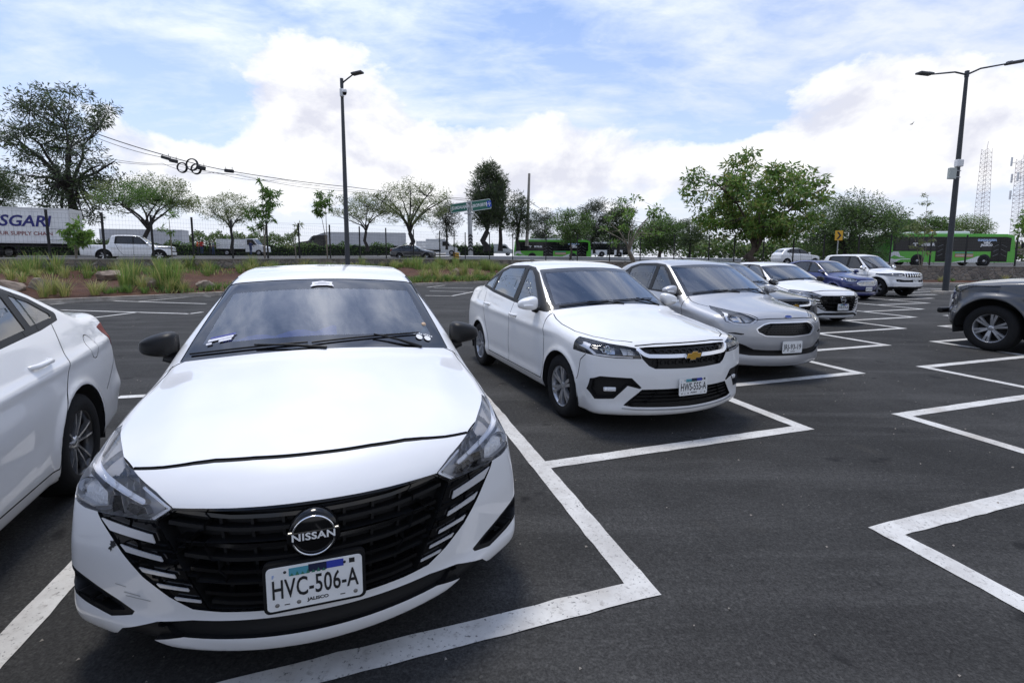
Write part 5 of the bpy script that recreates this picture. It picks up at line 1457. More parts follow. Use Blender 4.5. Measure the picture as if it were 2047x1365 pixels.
place(build_car('parked_car', chev_body(), WHITE2, .025, chev_spec('HWS-555-A'), 'white sedan with gold bow-tie badge and plate HWS-555-A', 'car', 'cars parked in the lot'), (1.557, 4.246, -68.7))
FB = ford_body()
place(build_car('parked_car', FB, SILVER, .030, ford_spec('JRJ-93-19'), 'silver hatchback with honeycomb oval grille and plate JRJ-93-19', 'car', 'cars parked in the lot'), (3.5, 6.192, -74.2))
place(build_car('parked_car', chev_body(), DARK, .05, chev_spec('HZK-214-B'), 'black car mostly hidden behind the silver hatchback', 'car', 'cars parked in the lot'), (5.05, 8.9, -74))
place(build_car('parked_car', NB, WHITE, .036, nissan_spec('HVB-974-A', detail=0), 'white sedan with black V grille, beyond the silver hatchback', 'car', 'cars parked in the lot'), (7.648, 11.55, -77.5))
place(build_car('parked_car', FB, BLUE, .042, ford_spec('JSP-41-06', 'slats'), 'dark blue hatchback with chrome slat grille', 'car', 'cars parked in the lot'), (13.43, 18.86, -76))
place(build_car('parked_pickup', pickup_body(), WHITE2, .042, pickup_spec('JW-27-418', 'white', 0), 'white double-cab pickup, last car of the left row beside the blue hatchback', 'pickup', 'cars parked in the lot'), (16.5, 20.5, -71))
place(build_car('parked_pickup', pickup_body(hood=1.22, cab0=1.50, roof=1.86, arch=.50, lip=.06, dk=2.0, fc=.48), GREY, .034, pickup_spec(None, 'dark', 1, cab0=1.50, roof=1.86), 'dark grey pickup with silver alloy wheel, cut off by the right edge', 'pickup', 'cars parked in the lot'), (8.58, 9.60, 112.))
place(build_car('parked_car', vw_body(), SILVER, .06, vw_spec(), 'pale silver car behind the dark grey pickup, only its hood showing', 'car', 'cars parked in the lot'), (11.0, 12.3, 110))
# ------------------------------------------------------------------ plants
def leaf_mat(name, c1, c2, rough=.55):
    if name in MATS: return MATS[name]
    m, nt, b, out = new_mat(name)
    gi = nt.node('ShaderNodeNewGeometry').outputs['Random Per Island']; tc = nt.node('ShaderNodeTexCoord').outputs['Object']
    f = nt.math('ADD', nt.math('MULTIPLY', gi, .55), nt.math('MULTIPLY', nt.noise(tc, .9, 3, .6), .6))
    nt.link(nt.ramp(f, [(.30, c1), (.75, c2)]), b.inputs['Base Color']); b.inputs['Roughness'].default_value = rough
    tl = nt.node('ShaderNodeBsdfTranslucent'); nt.link(nt.ramp(f, [(.30, tuple(c * 1.25 for c in c1)), (.75, tuple(c * 1.25 for c in c2))]), tl.inputs[0])
    mx = nt.node('ShaderNodeMixShader'); mx.inputs[0].default_value = .32; nt.link(b.outputs[0], mx.inputs[1]); nt.link(tl.outputs[0], mx.inputs[2]); nt.link(mx.outputs[0], out.inputs[0])
    return m
def np_obj(name, V, F, material, parent=None, mats=None, mi=None):
    """quads from numpy arrays"""
    me = bpy.data.meshes.new(name); k = F.shape[1]
    me.vertices.add(len(V)); me.vertices.foreach_set('co', np.asarray(V, np.float32).ravel())
    me.loops.add(F.size); me.loops.foreach_set('vertex_index', np.asarray(F, np.int32).ravel())
    me.polygons.add(len(F)); me.polygons.foreach_set('loop_start', np.arange(0, F.size, k, dtype=np.int32))
    me.update(calc_edges=True)
    for mt in (mats or [material]): me.materials.append(mt)
    if mi is not None: me.polygons.foreach_set('material_index', np.asarray(mi, np.int32))
    return link(bpy.data.objects.new(name, me), parent)
def leaf_quads(P, D, length, width, rng, droop=0.0):
    """leaf-shaped diamonds at P pointing along D"""
    n = len(P); D = D / np.maximum(np.linalg.norm(D, axis=1, keepdims=True), 1e-6)
    D[:, 2] -= droop; D /= np.linalg.norm(D, axis=1, keepdims=True)
    r = rng.normal(size=(n, 3)); S = np.cross(D, r); S /= np.maximum(np.linalg.norm(S, axis=1, keepdims=True), 1e-6)
    L = (length * rng.uniform(.65, 1.3, n))[:, None]; W = (width * rng.uniform(.7, 1.25, n))[:, None]
    a = P; b = P + D * L * .45 + S * W / 2; c = P + D * L; d = P + D * L * .45 - S * W / 2
    return np.stack([a, b, c, d], 1).reshape(-1, 3), np.arange(4 * n).reshape(-1, 4)

BARK = mat('bark_brown', (.085, .068, .055), .95, var=.35, vscale=4, bump=.6, bscale=14)
BARK_D = mat('bark_dark', (.035, .030, .027), .95, var=.3, vscale=4, bump=.6, bscale=14)
BARK_P = mat('bark_pale', (.20, .17, .13), .9, var=.3, vscale=4, bump=.5, bscale=14)
def tree(name, label, base, height, crown, trunk_r, leaf, seed, bark=BARK, fork=.35, limbs=6, clumps=60, per=60, lean=(0, 0), spread=.55, droop=0.0, clump_r=.5, shape='dome', group=None, cat='tree', bare=0.0, wig=.12, trunks=1, twig_r=.02, out=.55, patch=None, extra=()):
    """crown: (half width x, half depth y, bottom fraction of the height); limbs fork from the trunk and carry leaf clumps"""
    rng = np.random.default_rng(seed); root = empty(name, base, 0, label, cat, group)
    H = height; cw, cd, cb = crown; z0 = H * cb; zc = (z0 + H) / 2; hz = (H - z0) / 2
    wood = MB(); tips = []
    forks = []
    for q in range(trunks):
        fz = H * fork * rng.uniform(.85, 1.15); top = Vector((lean[0] * fz + (rng.uniform(-.5, .5) * cw * .3 if trunks > 1 else 0), lean[1] * fz, fz))
        mid = top * .5 + Vector((rng.normal() * trunk_r, rng.normal() * trunk_r, 0)); r0 = trunk_r / (1 if trunks == 1 else 1.4)
        st = Vector(((rng.uniform(-1, 1) * trunk_r * 1.2) if trunks > 1 else 0, 0, -.15))
        wood.tube([st, Vector((st.x, 0, .12 * fz)) + mid * .1, mid, top], [r0 * 1.35, r0 * 1.05, r0 * .9, r0 * .78], 9); forks.append((top, r0 * .78))
    # clump centres on and in the crown volume
    C = []
    while len(C) < clumps:
        p = rng.uniform(-1, 1, 3); d = np.linalg.norm(p)
        if d > 1 or d < rng.uniform(0, out): continue
        if shape == 'umbrella':
            if p[2] < -.25 - .5 * rng.random() * (1 - abs(p[0])): continue
        elif shape == 'dome':
            if p[2] < -.55 and abs(p[0]) + abs(p[1]) > .9: continue
        elif shape == 'cone':
            k = 1.05 - .55 * (p[2] + 1) / 2; p[0] *= k; p[1] *= k
        C.append((p[0] * cw + lean[0] * H * .6, p[1] * cd + lean[1] * H * .6, zc + p[2] * hz))
    C = np.array(list(C) + list(extra))
    ends = []
    for i in range(limbs):
        f, fr = forks[i % len(forks)]
        a = 2 * math.pi * (i + rng.uniform(-.3, .3)) / limbs; k = rng.uniform(.45, .8)
        zt = z0 + (H - z0) * rng.uniform(.35, .8) if shape != 'umbrella' else z0 + (H - z0) * rng.uniform(.3, .6)
        e = Vector((f.x + math.cos(a) * cw * k * spread * 1.3, f.y + math.sin(a) * cd * k * spread * 1.3, zt))
        pts = []
        for t in np.linspace(0, 1, 6):
            p = f.lerp(e, t); p.x -= (e.x - f.x) * .22 * math.sin(t * math.pi) * (1 - t); p.z += (e.z - f.z) * .10 * math.sin(t * math.pi)
            j = wig * (H * .06) * (0 if t in (0, 1) else 1); pts.append(p + Vector(tuple(rng.normal(0, j, 3))))
        pts[0] = f; rad = [fr * (.62 - .42 * t) for t in np.linspace(0, 1, 6)]
        wood.tube(pts, rad, 7); ends += [(p, r) for p, r in zip(pts[2:], rad[2:])]
    E = np.array([tuple(p) for p, _ in ends])
    # twigs run from the nearest limb point below/inside to each clump
    LV = []; LD = []
    for c in C:
        d = np.linalg.norm((E - c) * np.array([1, 1, 1.3]), axis=1) + np.where(E[:, 2] > c[2] + .1, H * .08, 0); i = int(np.argmin(d)); p0 = Vector(tuple(E[i])); p1 = Vector(tuple(c))
        m = p0.lerp(p1, .5) + Vector((0, 0, -.08 * (p1 - p0).length)) + Vector(tuple(rng.normal(0, .06, 3))) * (p1 - p0).length
        r = min(ends[i][1] * .7, twig_r * (1 + (p1 - p0).length * .25)); wood.tube([p0, m, p1], [r, r * .7, r * .35], 5, caps=False)
        if rng.random() < bare: continue
        n = max(4, int(per * rng.uniform(.5, 1.4)))
        off = rng.normal(size=(n, 3)); off /= np.maximum(np.linalg.norm(off, axis=1, keepdims=True), 1e-6); off *= (clump_r * rng.uniform(.25, 1.0, n) ** .6)[:, None]; off[:, 2] *= .62
        # some leaves sit on the twig itself
        tw = rng.uniform(.4, 1, n)[:, None]; P = np.array(tuple(p0)) * (1 - tw) + c * tw; onb = (rng.random(n) < .25)[:, None]
        LV.append(np.where(onb, P + off * .4, c + off)); LD.append(off + rng.normal(size=(n, 3)) * .35)
    wood.build('trunk', bark, root)
    P = np.concatenate(LV); D = np.concatenate(LD)
    V, F = leaf_quads(P, D, leaf[0], leaf[1], rng, droop)
    mats = leaf[2] if isinstance(leaf[2], (list, tuple)) else [leaf[2]]
    if patch is not None and len(mats) > 1:
        px_, pz_, pr_ = patch; q = ((P[:, 0] - px_ * cw) / (pr_ * cw)) ** 2 + ((P[:, 2] - (zc + pz_ * hz)) / (pr_ * hz)) ** 2; mi = (q + rng.normal(0, .25, len(P)) < 1).astype(int)
    else: mi = rng.integers(0, len(mats), len(P)) if len(mats) > 1 else None
    np_obj('crown', V, F, None, root, mats, mi)
    return root
LF_DARK = leaf_mat('leaf_dark', (.028, .052, .016), (.085, .125, .038))
LF_OLIVE = leaf_mat('leaf_olive', (.10, .130, .042), (.22, .26, .095))
LF_GREEN = leaf_mat('leaf_green', (.045, .105, .016), (.14, .245, .045))
LF_BRIGHT = leaf_mat('leaf_bright', (.075, .165, .020), (.20, .32, .060))
LF_YEL = leaf_mat('leaf_yellow', (.140, .170, .035), (.28, .28, .085))
LF_GREY = leaf_mat('leaf_grey', (.036, .046, .028), (.085, .100, .062))
def tree_at(px, py_base, py_top, Y, wpx, **kw):
    """foot at a pixel and depth; height and width from pixels"""
    b = at(px, py_base, Y); t = at(px, py_top, Y); H = t.z - b.z; cw = wpx / 2 / 1000 * Y
    args = dict(base=tuple(b), height=H, crown=(cw, cw * kw.pop('depth', .9), kw.pop('cb', .35)))
    return tree(**args, **kw)
G = 'trees along the road'
tree_at(150, 492, 148, 50, 200, name='feathery_tree', label='tall dark feathery tree behind the white lettered trailer', trunk_r=.42, leaf=(.44, .10, [LF_DARK, LF_GREY]), seed=1, bark=BARK_D, fork=.30, limbs=9, clumps=140, per=95, droop=.25, clump_r=.90, cb=.14, spread=.75, out=.15, twig_r=.05, shape='dome', group=G)
tree_at(-6, 492, 330, 52, 110, name='feathery_tree', label='dark tree half cut off by the left edge above the trailer', trunk_r=.25, leaf=(.36, .07, LF_DARK), seed=2, bark=BARK_D, fork=.3, limbs=6, clumps=70, per=150, droop=.15, clump_r=1.0, cb=.25, out=.2, group=G)
tree_at(300, 497, 350, 46, 200, name='flat_crowned_tree', label='flat-crowned tree with a dense green heart, behind the white pickup', trunk_r=.22, leaf=(.20, .055, [LF_OLIVE, LF_GREEN]), seed=3, bark=BARK_D, fork=.30, limbs=8, clumps=190, per=78, clump_r=.60, cb=.34, shape='umbrella', out=.2, patch=(.12, .1, .55), spread=.72, twig_r=.025, group=G)
tree_at(464, 500, 386, 50, 118, name='flat_crowned_tree', label='small thin flat-crowned tree behind the stake-bed truck', trunk_r=.15, leaf=(.20, .055, LF_OLIVE), seed=4, bark=BARK_D, fork=.32, limbs=6, clumps=90, per=62, clump_r=.55, cb=.32, shape='umbrella', out=.2, spread=.7, group=G)
tree_at(735, 500, 385, 52, 132, name='flat_crowned_tree', label='thin flat-crowned tree just right of the lamp post with the camera', trunk_r=.17, leaf=(.20, .055, LF_OLIVE), seed=5, bark=BARK_D, fork=.30, limbs=6, clumps=100, per=58, clump_r=.56, cb=.36, shape='umbrella', out=.2, lean=(-.06, 0), spread=.75, group=G)
tree_at(820, 500, 359, 52, 172, name='flat_crowned_tree', label='round-crowned tree with many bare limbs, left of the green road sign', trunk_r=.26, leaf=(.20, .055, LF_OLIVE), seed=6, bark=BARK_D, fork=.24, limbs=9, clumps=165, per=58, clump_r=.58, cb=.34, out=.45, spread=.85, group=G)
tree_at(893, 497, 400, 64, 52, name='thin_tree', label='thin grey-green tree between the round-crowned tree and the road sign', trunk_r=.14, leaf=(.30, .06, LF_GREY), seed=7, bark=BARK_D, fork=.4, limbs=5, clumps=60, per=80, clump_r=.75, cb=.2, group=G)
tree_at(974, 500, 320, 70, 92, name='conifer', label='tall dark conifer-like tree behind the green road sign', trunk_r=.45, leaf=(.55, .08, [LF_DARK, LF_GREY]), seed=8, bark=BARK_D, fork=.22, limbs=11, clumps=130, per=120, droop=-.6, clump_r=1.0, cb=.18, spread=.62, out=.1, shape='cone', twig_r=.05, group=G)
tree_at(1000, 500, 346, 72, 44, name='conifer', label='slim dark conifer-like tree close against the tall one by the sign', trunk_r=.30, leaf=(.55, .08, [LF_DARK, LF_GREY]), seed=9, bark=BARK_D, fork=.25, limbs=6, clumps=55, per=75, droop=-.6, clump_r=.85, cb=.22, out=.1, shape='cone', group=G)
tree_at(1036, 500, 384, 74, 62, name='conifer', label='low dark conifer-like tree left of the grey utility pole', trunk_r=.28, leaf=(.5, .08, [LF_DARK, LF_GREY]), seed=10, bark=BARK_D, fork=.3, limbs=6, clumps=60, per=70, droop=-.2, clump_r=.95, cb=.15, out=.1, group=G)
tree_at(1085, 505, 420, 80, 70, name='thin_tree', label='sparse twiggy tree right of the grey utility pole', trunk_r=.18, leaf=(.3, .07, LF_GREY), seed=11, bark=BARK_D, fork=.3, limbs=6, clumps=80, per=80, clump_r=.9, cb=.2, group=G)
tree_at(1140, 522, 418, 44, 86, name='bushy_tree', label='bushy green tree standing in front of the green bus', trunk_r=.10, leaf=(.17, .06, [LF_GREEN, LF_DARK]), seed=12, fork=.38, limbs=6, clumps=90, per=110, clump_r=.52, cb=.34, out=.1, group=G)
tree_at(1188, 505, 398, 82, 66, name='ragged_tree', label='ragged dark tree behind the end of the green bus', trunk_r=.2, leaf=(.42, .09, LF_GREY), seed=13, bark=BARK_D, fork=.3, limbs=7, clumps=80, per=110, clump_r=.95, cb=.15, group=G)
tree_at(1236, 505, 402, 78, 60, name='ragged_tree', label='dark tree behind the bare-branched young tree', trunk_r=.22, leaf=(.42, .09, LF_DARK), seed=14, bark=BARK_D, fork=.3, limbs=7, clumps=80, per=120, clump_r=1.0, cb=.1, group=G)
tree_at(1318, 512, 432, 60, 92, name='bushy_tree', label='round dark green bush-like tree right of the bare-branched tree', trunk_r=.18, leaf=(.26, .09, [LF_DARK, LF_GREEN]), seed=15, fork=.25, limbs=7, clumps=100, per=130, clump_r=.75, cb=.08, out=.1, group=G)
tree_at(1378, 515, 440, 62, 84, name='thin_tree', label='thin twiggy tree showing under the left side of the broad leafy tree', trunk_r=.15, leaf=(.24, .08, LF_DARK), seed=16, bark=BARK_D, fork=.3, limbs=6, clumps=70, per=90, clump_r=.7, cb=.2, group=G)
# broad leafy tree with palmate leaves
bt = at(1508, 528, 36); bt.z = 1.1
broad = tree(name='broad_tree', label='broad leafy tree with a forked pale trunk rising behind the parked cars', base=tuple(bt), height=6.9, crown=(4.3, 3.8, .22), trunk_r=.30, leaf=(.36, .12, [LF_GREEN, LF_BRIGHT, LF_GREEN, LF_YEL]), seed=21, bark=BARK, fork=.16, limbs=9, clumps=120, per=105, droop=.35, clump_r=.56, spread=.95, out=.25, trunks=2, extra=[(-5.0, 0, 6.3), (-4.7, .2, 5.8), (-4.4, 0, 6.6), (-5.1, 0, 5.2), (-4.6, .3, 4.7), (-1.6, 0, 7.4), (-1.1, 0, 7.7), (-.5, .2, 7.8), (-2.2, 0, 7.0), (-.6, 0, 7.1), (4.3, 0, 6.0), (4.7, 0, 5.3), (4.6, 0, 4.6), (3.4, 0, 6.6), (2.3, .3, 6.9), (-3.4, 0, 2.6), (-2.4, .4, 2.1), (2.3, -.5, 2.0), (3.4, 0, 2.4), (-1.2, -.8, 2.3), (1.2, -.8, 1.9)], twig_r=.035, group=G, shape='dome')
tree_at(1690, 528, 386, 50, 205, name='dense_tree', label='dense fine-leaved tree behind the yellow arrow sign', trunk_r=.30, leaf=(.24, .07, [LF_DARK, LF_GREEN, LF_DARK]), seed=22, bark=BARK_D, fork=.2, limbs=9, clumps=260, per=130, clump_r=.9, cb=.04, out=.1, spread=.8, group=G)
tree_at(1845, 505, 430, 85, 90, name='far_tree', label='far green tree behind the lettered bus, left of the right lamp post', trunk_r=.2, leaf=(.36, .12, [LF_GREEN, LF_DARK]), seed=23, fork=.3, limbs=6, clumps=80, per=110, clump_r=1.1, cb=.2, group=G)
tree_at(1925, 508, 432, 90, 86, name='far_tree', label='far olive tree behind the lettered bus, right of the right lamp post', trunk_r=.2, leaf=(.36, .1, [LF_OLIVE, LF_GREEN]), seed=24, fork=.3, limbs=6, clumps=80, per=100, clump_r=1.1, cb=.2, group=G)
tree_at(2062, 540, 395, 24, 70, name='leafy_tree', label='bright leafy branches reaching in at the right edge', trunk_r=.08, leaf=(.22, .075, [LF_GREEN, LF_BRIGHT]), seed=25, fork=.4, limbs=5, clumps=26, per=50, clump_r=.28, cb=.45, droop=.3, group=G)
# plumeria-like tree with bare branches and leaf tufts
pb = at(1266, 530, 35); pb.z = 1.2
tree(name='young_tree', label='young tree with bare grey branches and a tuft of bright leaves on top', base=tuple(pb), height=4.7, crown=(2.6, 1.6, .22), trunk_r=.13, leaf=(.30, .10, [LF_BRIGHT, LF_GREEN]), seed=31, bark=BARK_P, fork=.18, limbs=8, clumps=40, per=34, droop=.4, clump_r=.34, spread=.95, bare=.55, trunks=2, out=.6, twig_r=.03, group=G)
# saplings in the bed
GS = 'saplings in the planting bed'
def sapling(px, pyb, pyt, Y, seed, label, stems=3, wpx=70, leafm=LF_GREEN, n=9, size=(.30, .07), sh=.55):
    rng = np.random.default_rng(seed); b = at(px, pyb, Y); H = at(px, pyt, Y).z - b.z; w = wpx / 2000 * Y
    root = empty('sapling', tuple(b), 0, label, 'sapling', GS); wood = MB(); LV = []; LD = []
    for s in range(stems):
        a = rng.uniform(0, 6.28); k = (s + .4) / stems * w * (1 if s else .2); h = H * (1 if s == 0 else rng.uniform(.62, .92)); e = Vector((math.cos(a) * k, math.sin(a) * k * .6, h))
        pts = [Vector((0, 0, -.1)), Vector((e.x * .12, e.y * .12, h * .35)), Vector((e.x * .5, e.y * .5, h * .7)), e]
        wood.tube(pts, [.030, .024, .016, .007], 6)
        for q in range(n):
            t = rng.uniform(sh, 1.0) if q else 1.0; i = 1 if t < .66 else 2; f = (t - (.35 if i == 1 else .7)) / (.35 if i == 1 else .3) if i == 1 else (t - .66) / .34
            p = pts[i].lerp(pts[i + 1], min(1, max(0, f))); aa = rng.uniform(0, 6.28); L = rng.uniform(.28, .55)
            tip = p + Vector((math.cos(aa) * L, math.sin(aa) * L, rng.uniform(.0, .22))); wood.tube([p, p.lerp(tip, .5) + Vector((0, 0, .06)), tip], [.006, .005, .003], 4, caps=False)
            m = 26; t2 = rng.uniform(.3, 1.05, m)[:, None]; P = np.array(tuple(p)) * (1 - t2) + np.array(tuple(tip)) * t2 + rng.normal(0, .03, (m, 3)); LV.append(P); d = rng.normal(size=(m, 3)); d[:, 2] -= .5; LD.append(d)
    wood.build('trunk', BARK_P, root); V, F = leaf_quads(np.concatenate(LV), np.concatenate(LD), size[0], size[1], rng, .2); np_obj('crown', V, F, leafm, root)
sapling(530, 520, 368, 29, 41, 'tall three-stemmed sapling in front of the road hedge, left of the lamp post', 4, 84, n=11)
sapling(655, 520, 388, 30, 42, 'single-stemmed sapling with two leaf tufts beside the lamp post', 2, 46, n=12, sh=.75)
sapling(345, 525, 435, 25, 43, 'nearly bare thin sapling in front of the flat-crowned tree', 3, 40, n=1)
sapling(152, 522, 448, 24, 44, 'low leafy sapling in front of the trailer end', 3, 80, LF_BRIGHT, n=12, size=(.26, .09))
sapling(1838, 568, 394, 33, 45, 'pale slender sapling beside the right lamp post', 3, 70, LF_OLIVE, n=9, size=(.22, .05))
sapling(592, 520, 452, 31, 46, 'leafless twig sapling left of the black semi truck', 2, 30, LF_OLIVE, n=2)
# hedge along the median and far bushes
def leaf_mass(name, label, a, b, h, d, mats, seed, n, size, cat='hedge', kind=None, group=None):
    rng = np.random.default_rng(seed); A, B = np.array(a, float), np.array(b, float); t = rng.random(n)[:, None]; P = A + (B - A) * t
    dirv = (B - A) / np.linalg.norm(B - A); nn = np.array([-dirv[1], dirv[0], 0])
    u = rng.uniform(-1, 1, n)[:, None]; z = rng.random(n) ** .6; bump = 1 + .16 * np.sin(t[:, 0] * 37 + seed) + .1 * np.sin(t[:, 0] * 91)
    P = P + nn * u * d / 2; P[:, 2] += z * h * bump * (1 - .25 * u[:, 0] ** 2); V, F = leaf_quads(P, rng.normal(size=(n, 3)), size[0], size[1], rng)
    root = empty(name, tuple(A), 0, label, cat, group); V = V - A; np_obj('foliage', V, F, None, root, mats, rng.integers(0, len(mats), n))
    if kind: tag(root, kind=kind); return root
    core = MB(); L = np.linalg.norm(B - A); k = 40
    vs = []; 
    for i in range(k + 1):
        p = (B - A) * i / k; hh = h * (.80 + .10 * math.sin(i * 1.7 + seed))
        for s_, z_ in ((-.4, 0), (-.34, hh), (.34, hh), (.4, 0)): vs.append(tuple(p + nn * d * s_ + np.array([0, 0, z_])))
    core.add(vs, strip4(vs)); core.build('inner_twigs', mat('hedge_inside', (.012, .018, .010), .95), root)  # solid near-black core filling the hedge behind its leaves
    if kind: tag(root, kind=kind)
    return root
ha, hb = at(345, 511, 70), at(815, 511, 80)
leaf_mass('hedge', 'long dark clipped hedge along the middle of the road', tuple(ha), tuple(hb), 1.75, 1.6, [LF_DARK, LF_GREEN], 51, 12000, (.26, .14))
leaf_mass('hedge', 'dark hedge piece left of the people, behind the white pickup', tuple(at(-150, 511, 54)), tuple(at(345, 511, 70)), 1.8, 1.6, [LF_DARK, LF_DARK, LF_GREEN], 52, 11000, (.26, .14))
leaf_mass('hedge', 'low dark hedge behind the box truck and the sign pole', tuple(at(900, 512, 84)), tuple(at(985, 512, 86)), 2.0, 2.0, [LF_DARK, LF_GREEN], 53, 1800, (.3, .16))
leaf_mass('tree_line', 'far belt of green trees on the horizon at the left', tuple(at(370, 492, 170)), tuple(at(590, 494, 190)), 4.6, 6, [LF_GREEN, LF_DARK, LF_OLIVE], 54, 7000, (.6, .35), 'trees', 'stuff')
leaf_mass('tree_line', 'far belt of dark trees behind the buses', tuple(at(1060, 512, 150)), tuple(at(1400, 514, 150)), 7, 8, [LF_DARK, LF_GREEN], 55, 9000, (.7, .4), 'trees', 'stuff')
leaf_mass('tree_line', 'far belt of trees on the horizon at the right', tuple(at(1380, 524, 120)), tuple(at(2060, 522, 150)), 5.0, 8, [LF_DARK, LF_GREEN, LF_OLIVE], 56, 18000, (.8, .5), 'trees', 'stuff')

# grass tufts: several shapes, shared between many plants
GR_G = leaf_mat('grass_green', (.085, .155, .028), (.22, .33, .075)); GR_Y = leaf_mat('grass_straw', (.23, .23, .07), (.45, .41, .16)); GR_D = leaf_mat('grass_dark', (.060, .13, .028), (.15, .25, .06))
def tuft_mesh(name, n, h, w, mats, mix, seed, lean=.5, bw=.012):
    rng = np.random.default_rng(seed); a = rng.uniform(0, 6.283, n); r = w * .25 * np.sqrt(rng.random(n)); H = h * rng.uniform(.45, 1.0, n); ln = lean * H * rng.uniform(.15, 1.0, n)
    B = np.stack([r * np.cos(a), r * np.sin(a), np.full(n, -.03)], 1); dx = np.stack([np.cos(a), np.sin(a), np.zeros(n)], 1); s = np.stack([-np.sin(a), np.cos(a), np.zeros(n)], 1)
    V = []; 
    for t, k, ww in ((0, 0, 1), (.45, .22, .9), (.8, .62, .6), (1, 1.0, .08)):
        c = B + dx * (ln * k)[:, None] + np.stack([np.zeros(n), np.zeros(n), H * (t - .12 * k * lean)], 1); V += [c + s * bw * ww / 2 * (1 if True else 0), c - s * bw * ww / 2]
    V = np.stack(V, 1); F = np.array([[0, 1, 3, 2], [2, 3, 5, 4], [4, 5, 7, 6]]); F = (np.arange(n)[:, None, None] * 8 + F[None]).reshape(-1, 4)
    me_o = np_obj(name, V.reshape(-1, 3), F, None, None, mats, np.repeat((rng.random(n) < mix).astype(int), 3)); me = me_o.data; bpy.data.objects.remove(me_o); return me
TALL = [tuft_mesh('grass_tall', 130, 1.05, .8, [GR_G, GR_Y], .30, s, .55, .016) for s in (1, 2, 3)]
STRAW = [tuft_mesh('grass_straw', 110, .80, .6, [GR_G, GR_Y], .70, s, .8, .014) for s in (4, 5, 6)]
LOWG = [tuft_mesh('grass_low', 120, .42, .6, [GR_D, GR_G], .5, s, .7, .014) for s in (7, 8, 9)]
def z_bed(x, y):
    best = None
    for t in BEDS:
        d = (t[0] - x) ** 2 + (t[1] - y) ** 2
        if best is None or d < best[0]: best = (d, t[2])
    return best[1]
BEDS = [(v.x, v.y, v.z) for v in [bed_point(i / 150, j / 14) for i in range(151) for j in range(15)]]
def bed_hit(px, py):
    """where the sight line through a pixel meets the planting bed"""
    d = ray(px, py); o = Vector((0, 0, CAM_H)); B = np.array(BEDS)
    for Y in np.arange(15, 40, .12):
        p = o + d * (Y / d.y); k = np.argmin((B[:, 0] - p.x) ** 2 + (B[:, 1] - p.y) ** 2)
        if p.z <= B[k, 2] + .01 and (B[k, 0] - p.x) ** 2 + (B[k, 1] - p.y) ** 2 < 1.2: return Vector((p.x, p.y, B[k, 2]))
    return None
random.seed(8)
def tuft(me, p, sc, label, group):
    o = bpy.data.objects.new('grass_tuft', me); o.location = p; o.rotation_euler = (0, 0, random.uniform(0, 6.28)); o.scale = (sc, sc, sc * random.uniform(.85, 1.15)); link(o); tag(o, label, 'grass', group)
big = [(68, 545, 1.0), (112, 548, 1.15), (20, 540, .8), (265, 568, 1.25), (250, 575, .9), (330, 575, 1.3), (350, 578, 1.2), (310, 572, .9), (580, 530, 1.3), (600, 530, 1.1), (630, 530, .9), (560, 528, .8), (835, 540, 1.1), (850, 545, .9), (870, 552, .9), (125, 525, 1.1), (60, 530, 1.0), (150, 528, .9), (905, 550, .8), (930, 552, .9), (955, 552, .8), (985, 545, .9), (1000, 545, .9)]
for px, py, sc in big:
    p = bed_hit(px, py)
    if p: tuft(random.choice(TALL), p, sc, 'tall arching green and straw-yellow grass tuft in the planting bed', 'tall grass tufts in the bed')
straw = [(105, 590, 1.0), (130, 592, .9), (88, 596, .8), (190, 588, .9), (205, 585, .7), (285, 580, .9), (340, 585, .9), (365, 583, .8), (22, 560, .8), (45, 563, .7), (75, 560, .7)] + [(840 + 14 * k + random.uniform(-5, 5), 558 + random.uniform(-6, 5), random.uniform(.7, 1.0)) for k in range(11)]
for px, py, sc in straw:
    p = bed_hit(px, py)
    if p: tuft(random.choice(STRAW), p, sc, 'straw-coloured drooping grass tuft near the kerb', 'straw grass tufts by the kerb')
for t in np.arange(.14, .62, .0034):
    v = random.uniform(.03, .12); p = bed_point(float(t), v)
    if random.random() < .8: tuft(random.choice(LOWG), p, random.uniform(.55, 1.0), 'small low green grass tuft along the kerb edge of the bed', 'low grass tufts along the kerb')
for t in np.arange(.16, .70, .0030):
    v = random.uniform(.66, .99); p = bed_point(float(t), v); r = random.random()
    tuft(random.choice(LOWG if r < .45 else (STRAW if r < .75 else TALL)), p, random.uniform(.5, .9), 'grass tuft in the row of grasses at the foot of the wall', 'grasses at the foot of the wall')
for t in np.arange(.70, .93, .0042):
    v = random.uniform(.2, .95); p = bed_point(float(t), v); tuft(random.choice(LOWG + STRAW), p, random.uniform(.35, .7), 'short grass tuft on the strip below the wall at the right', 'grasses below the right wall')
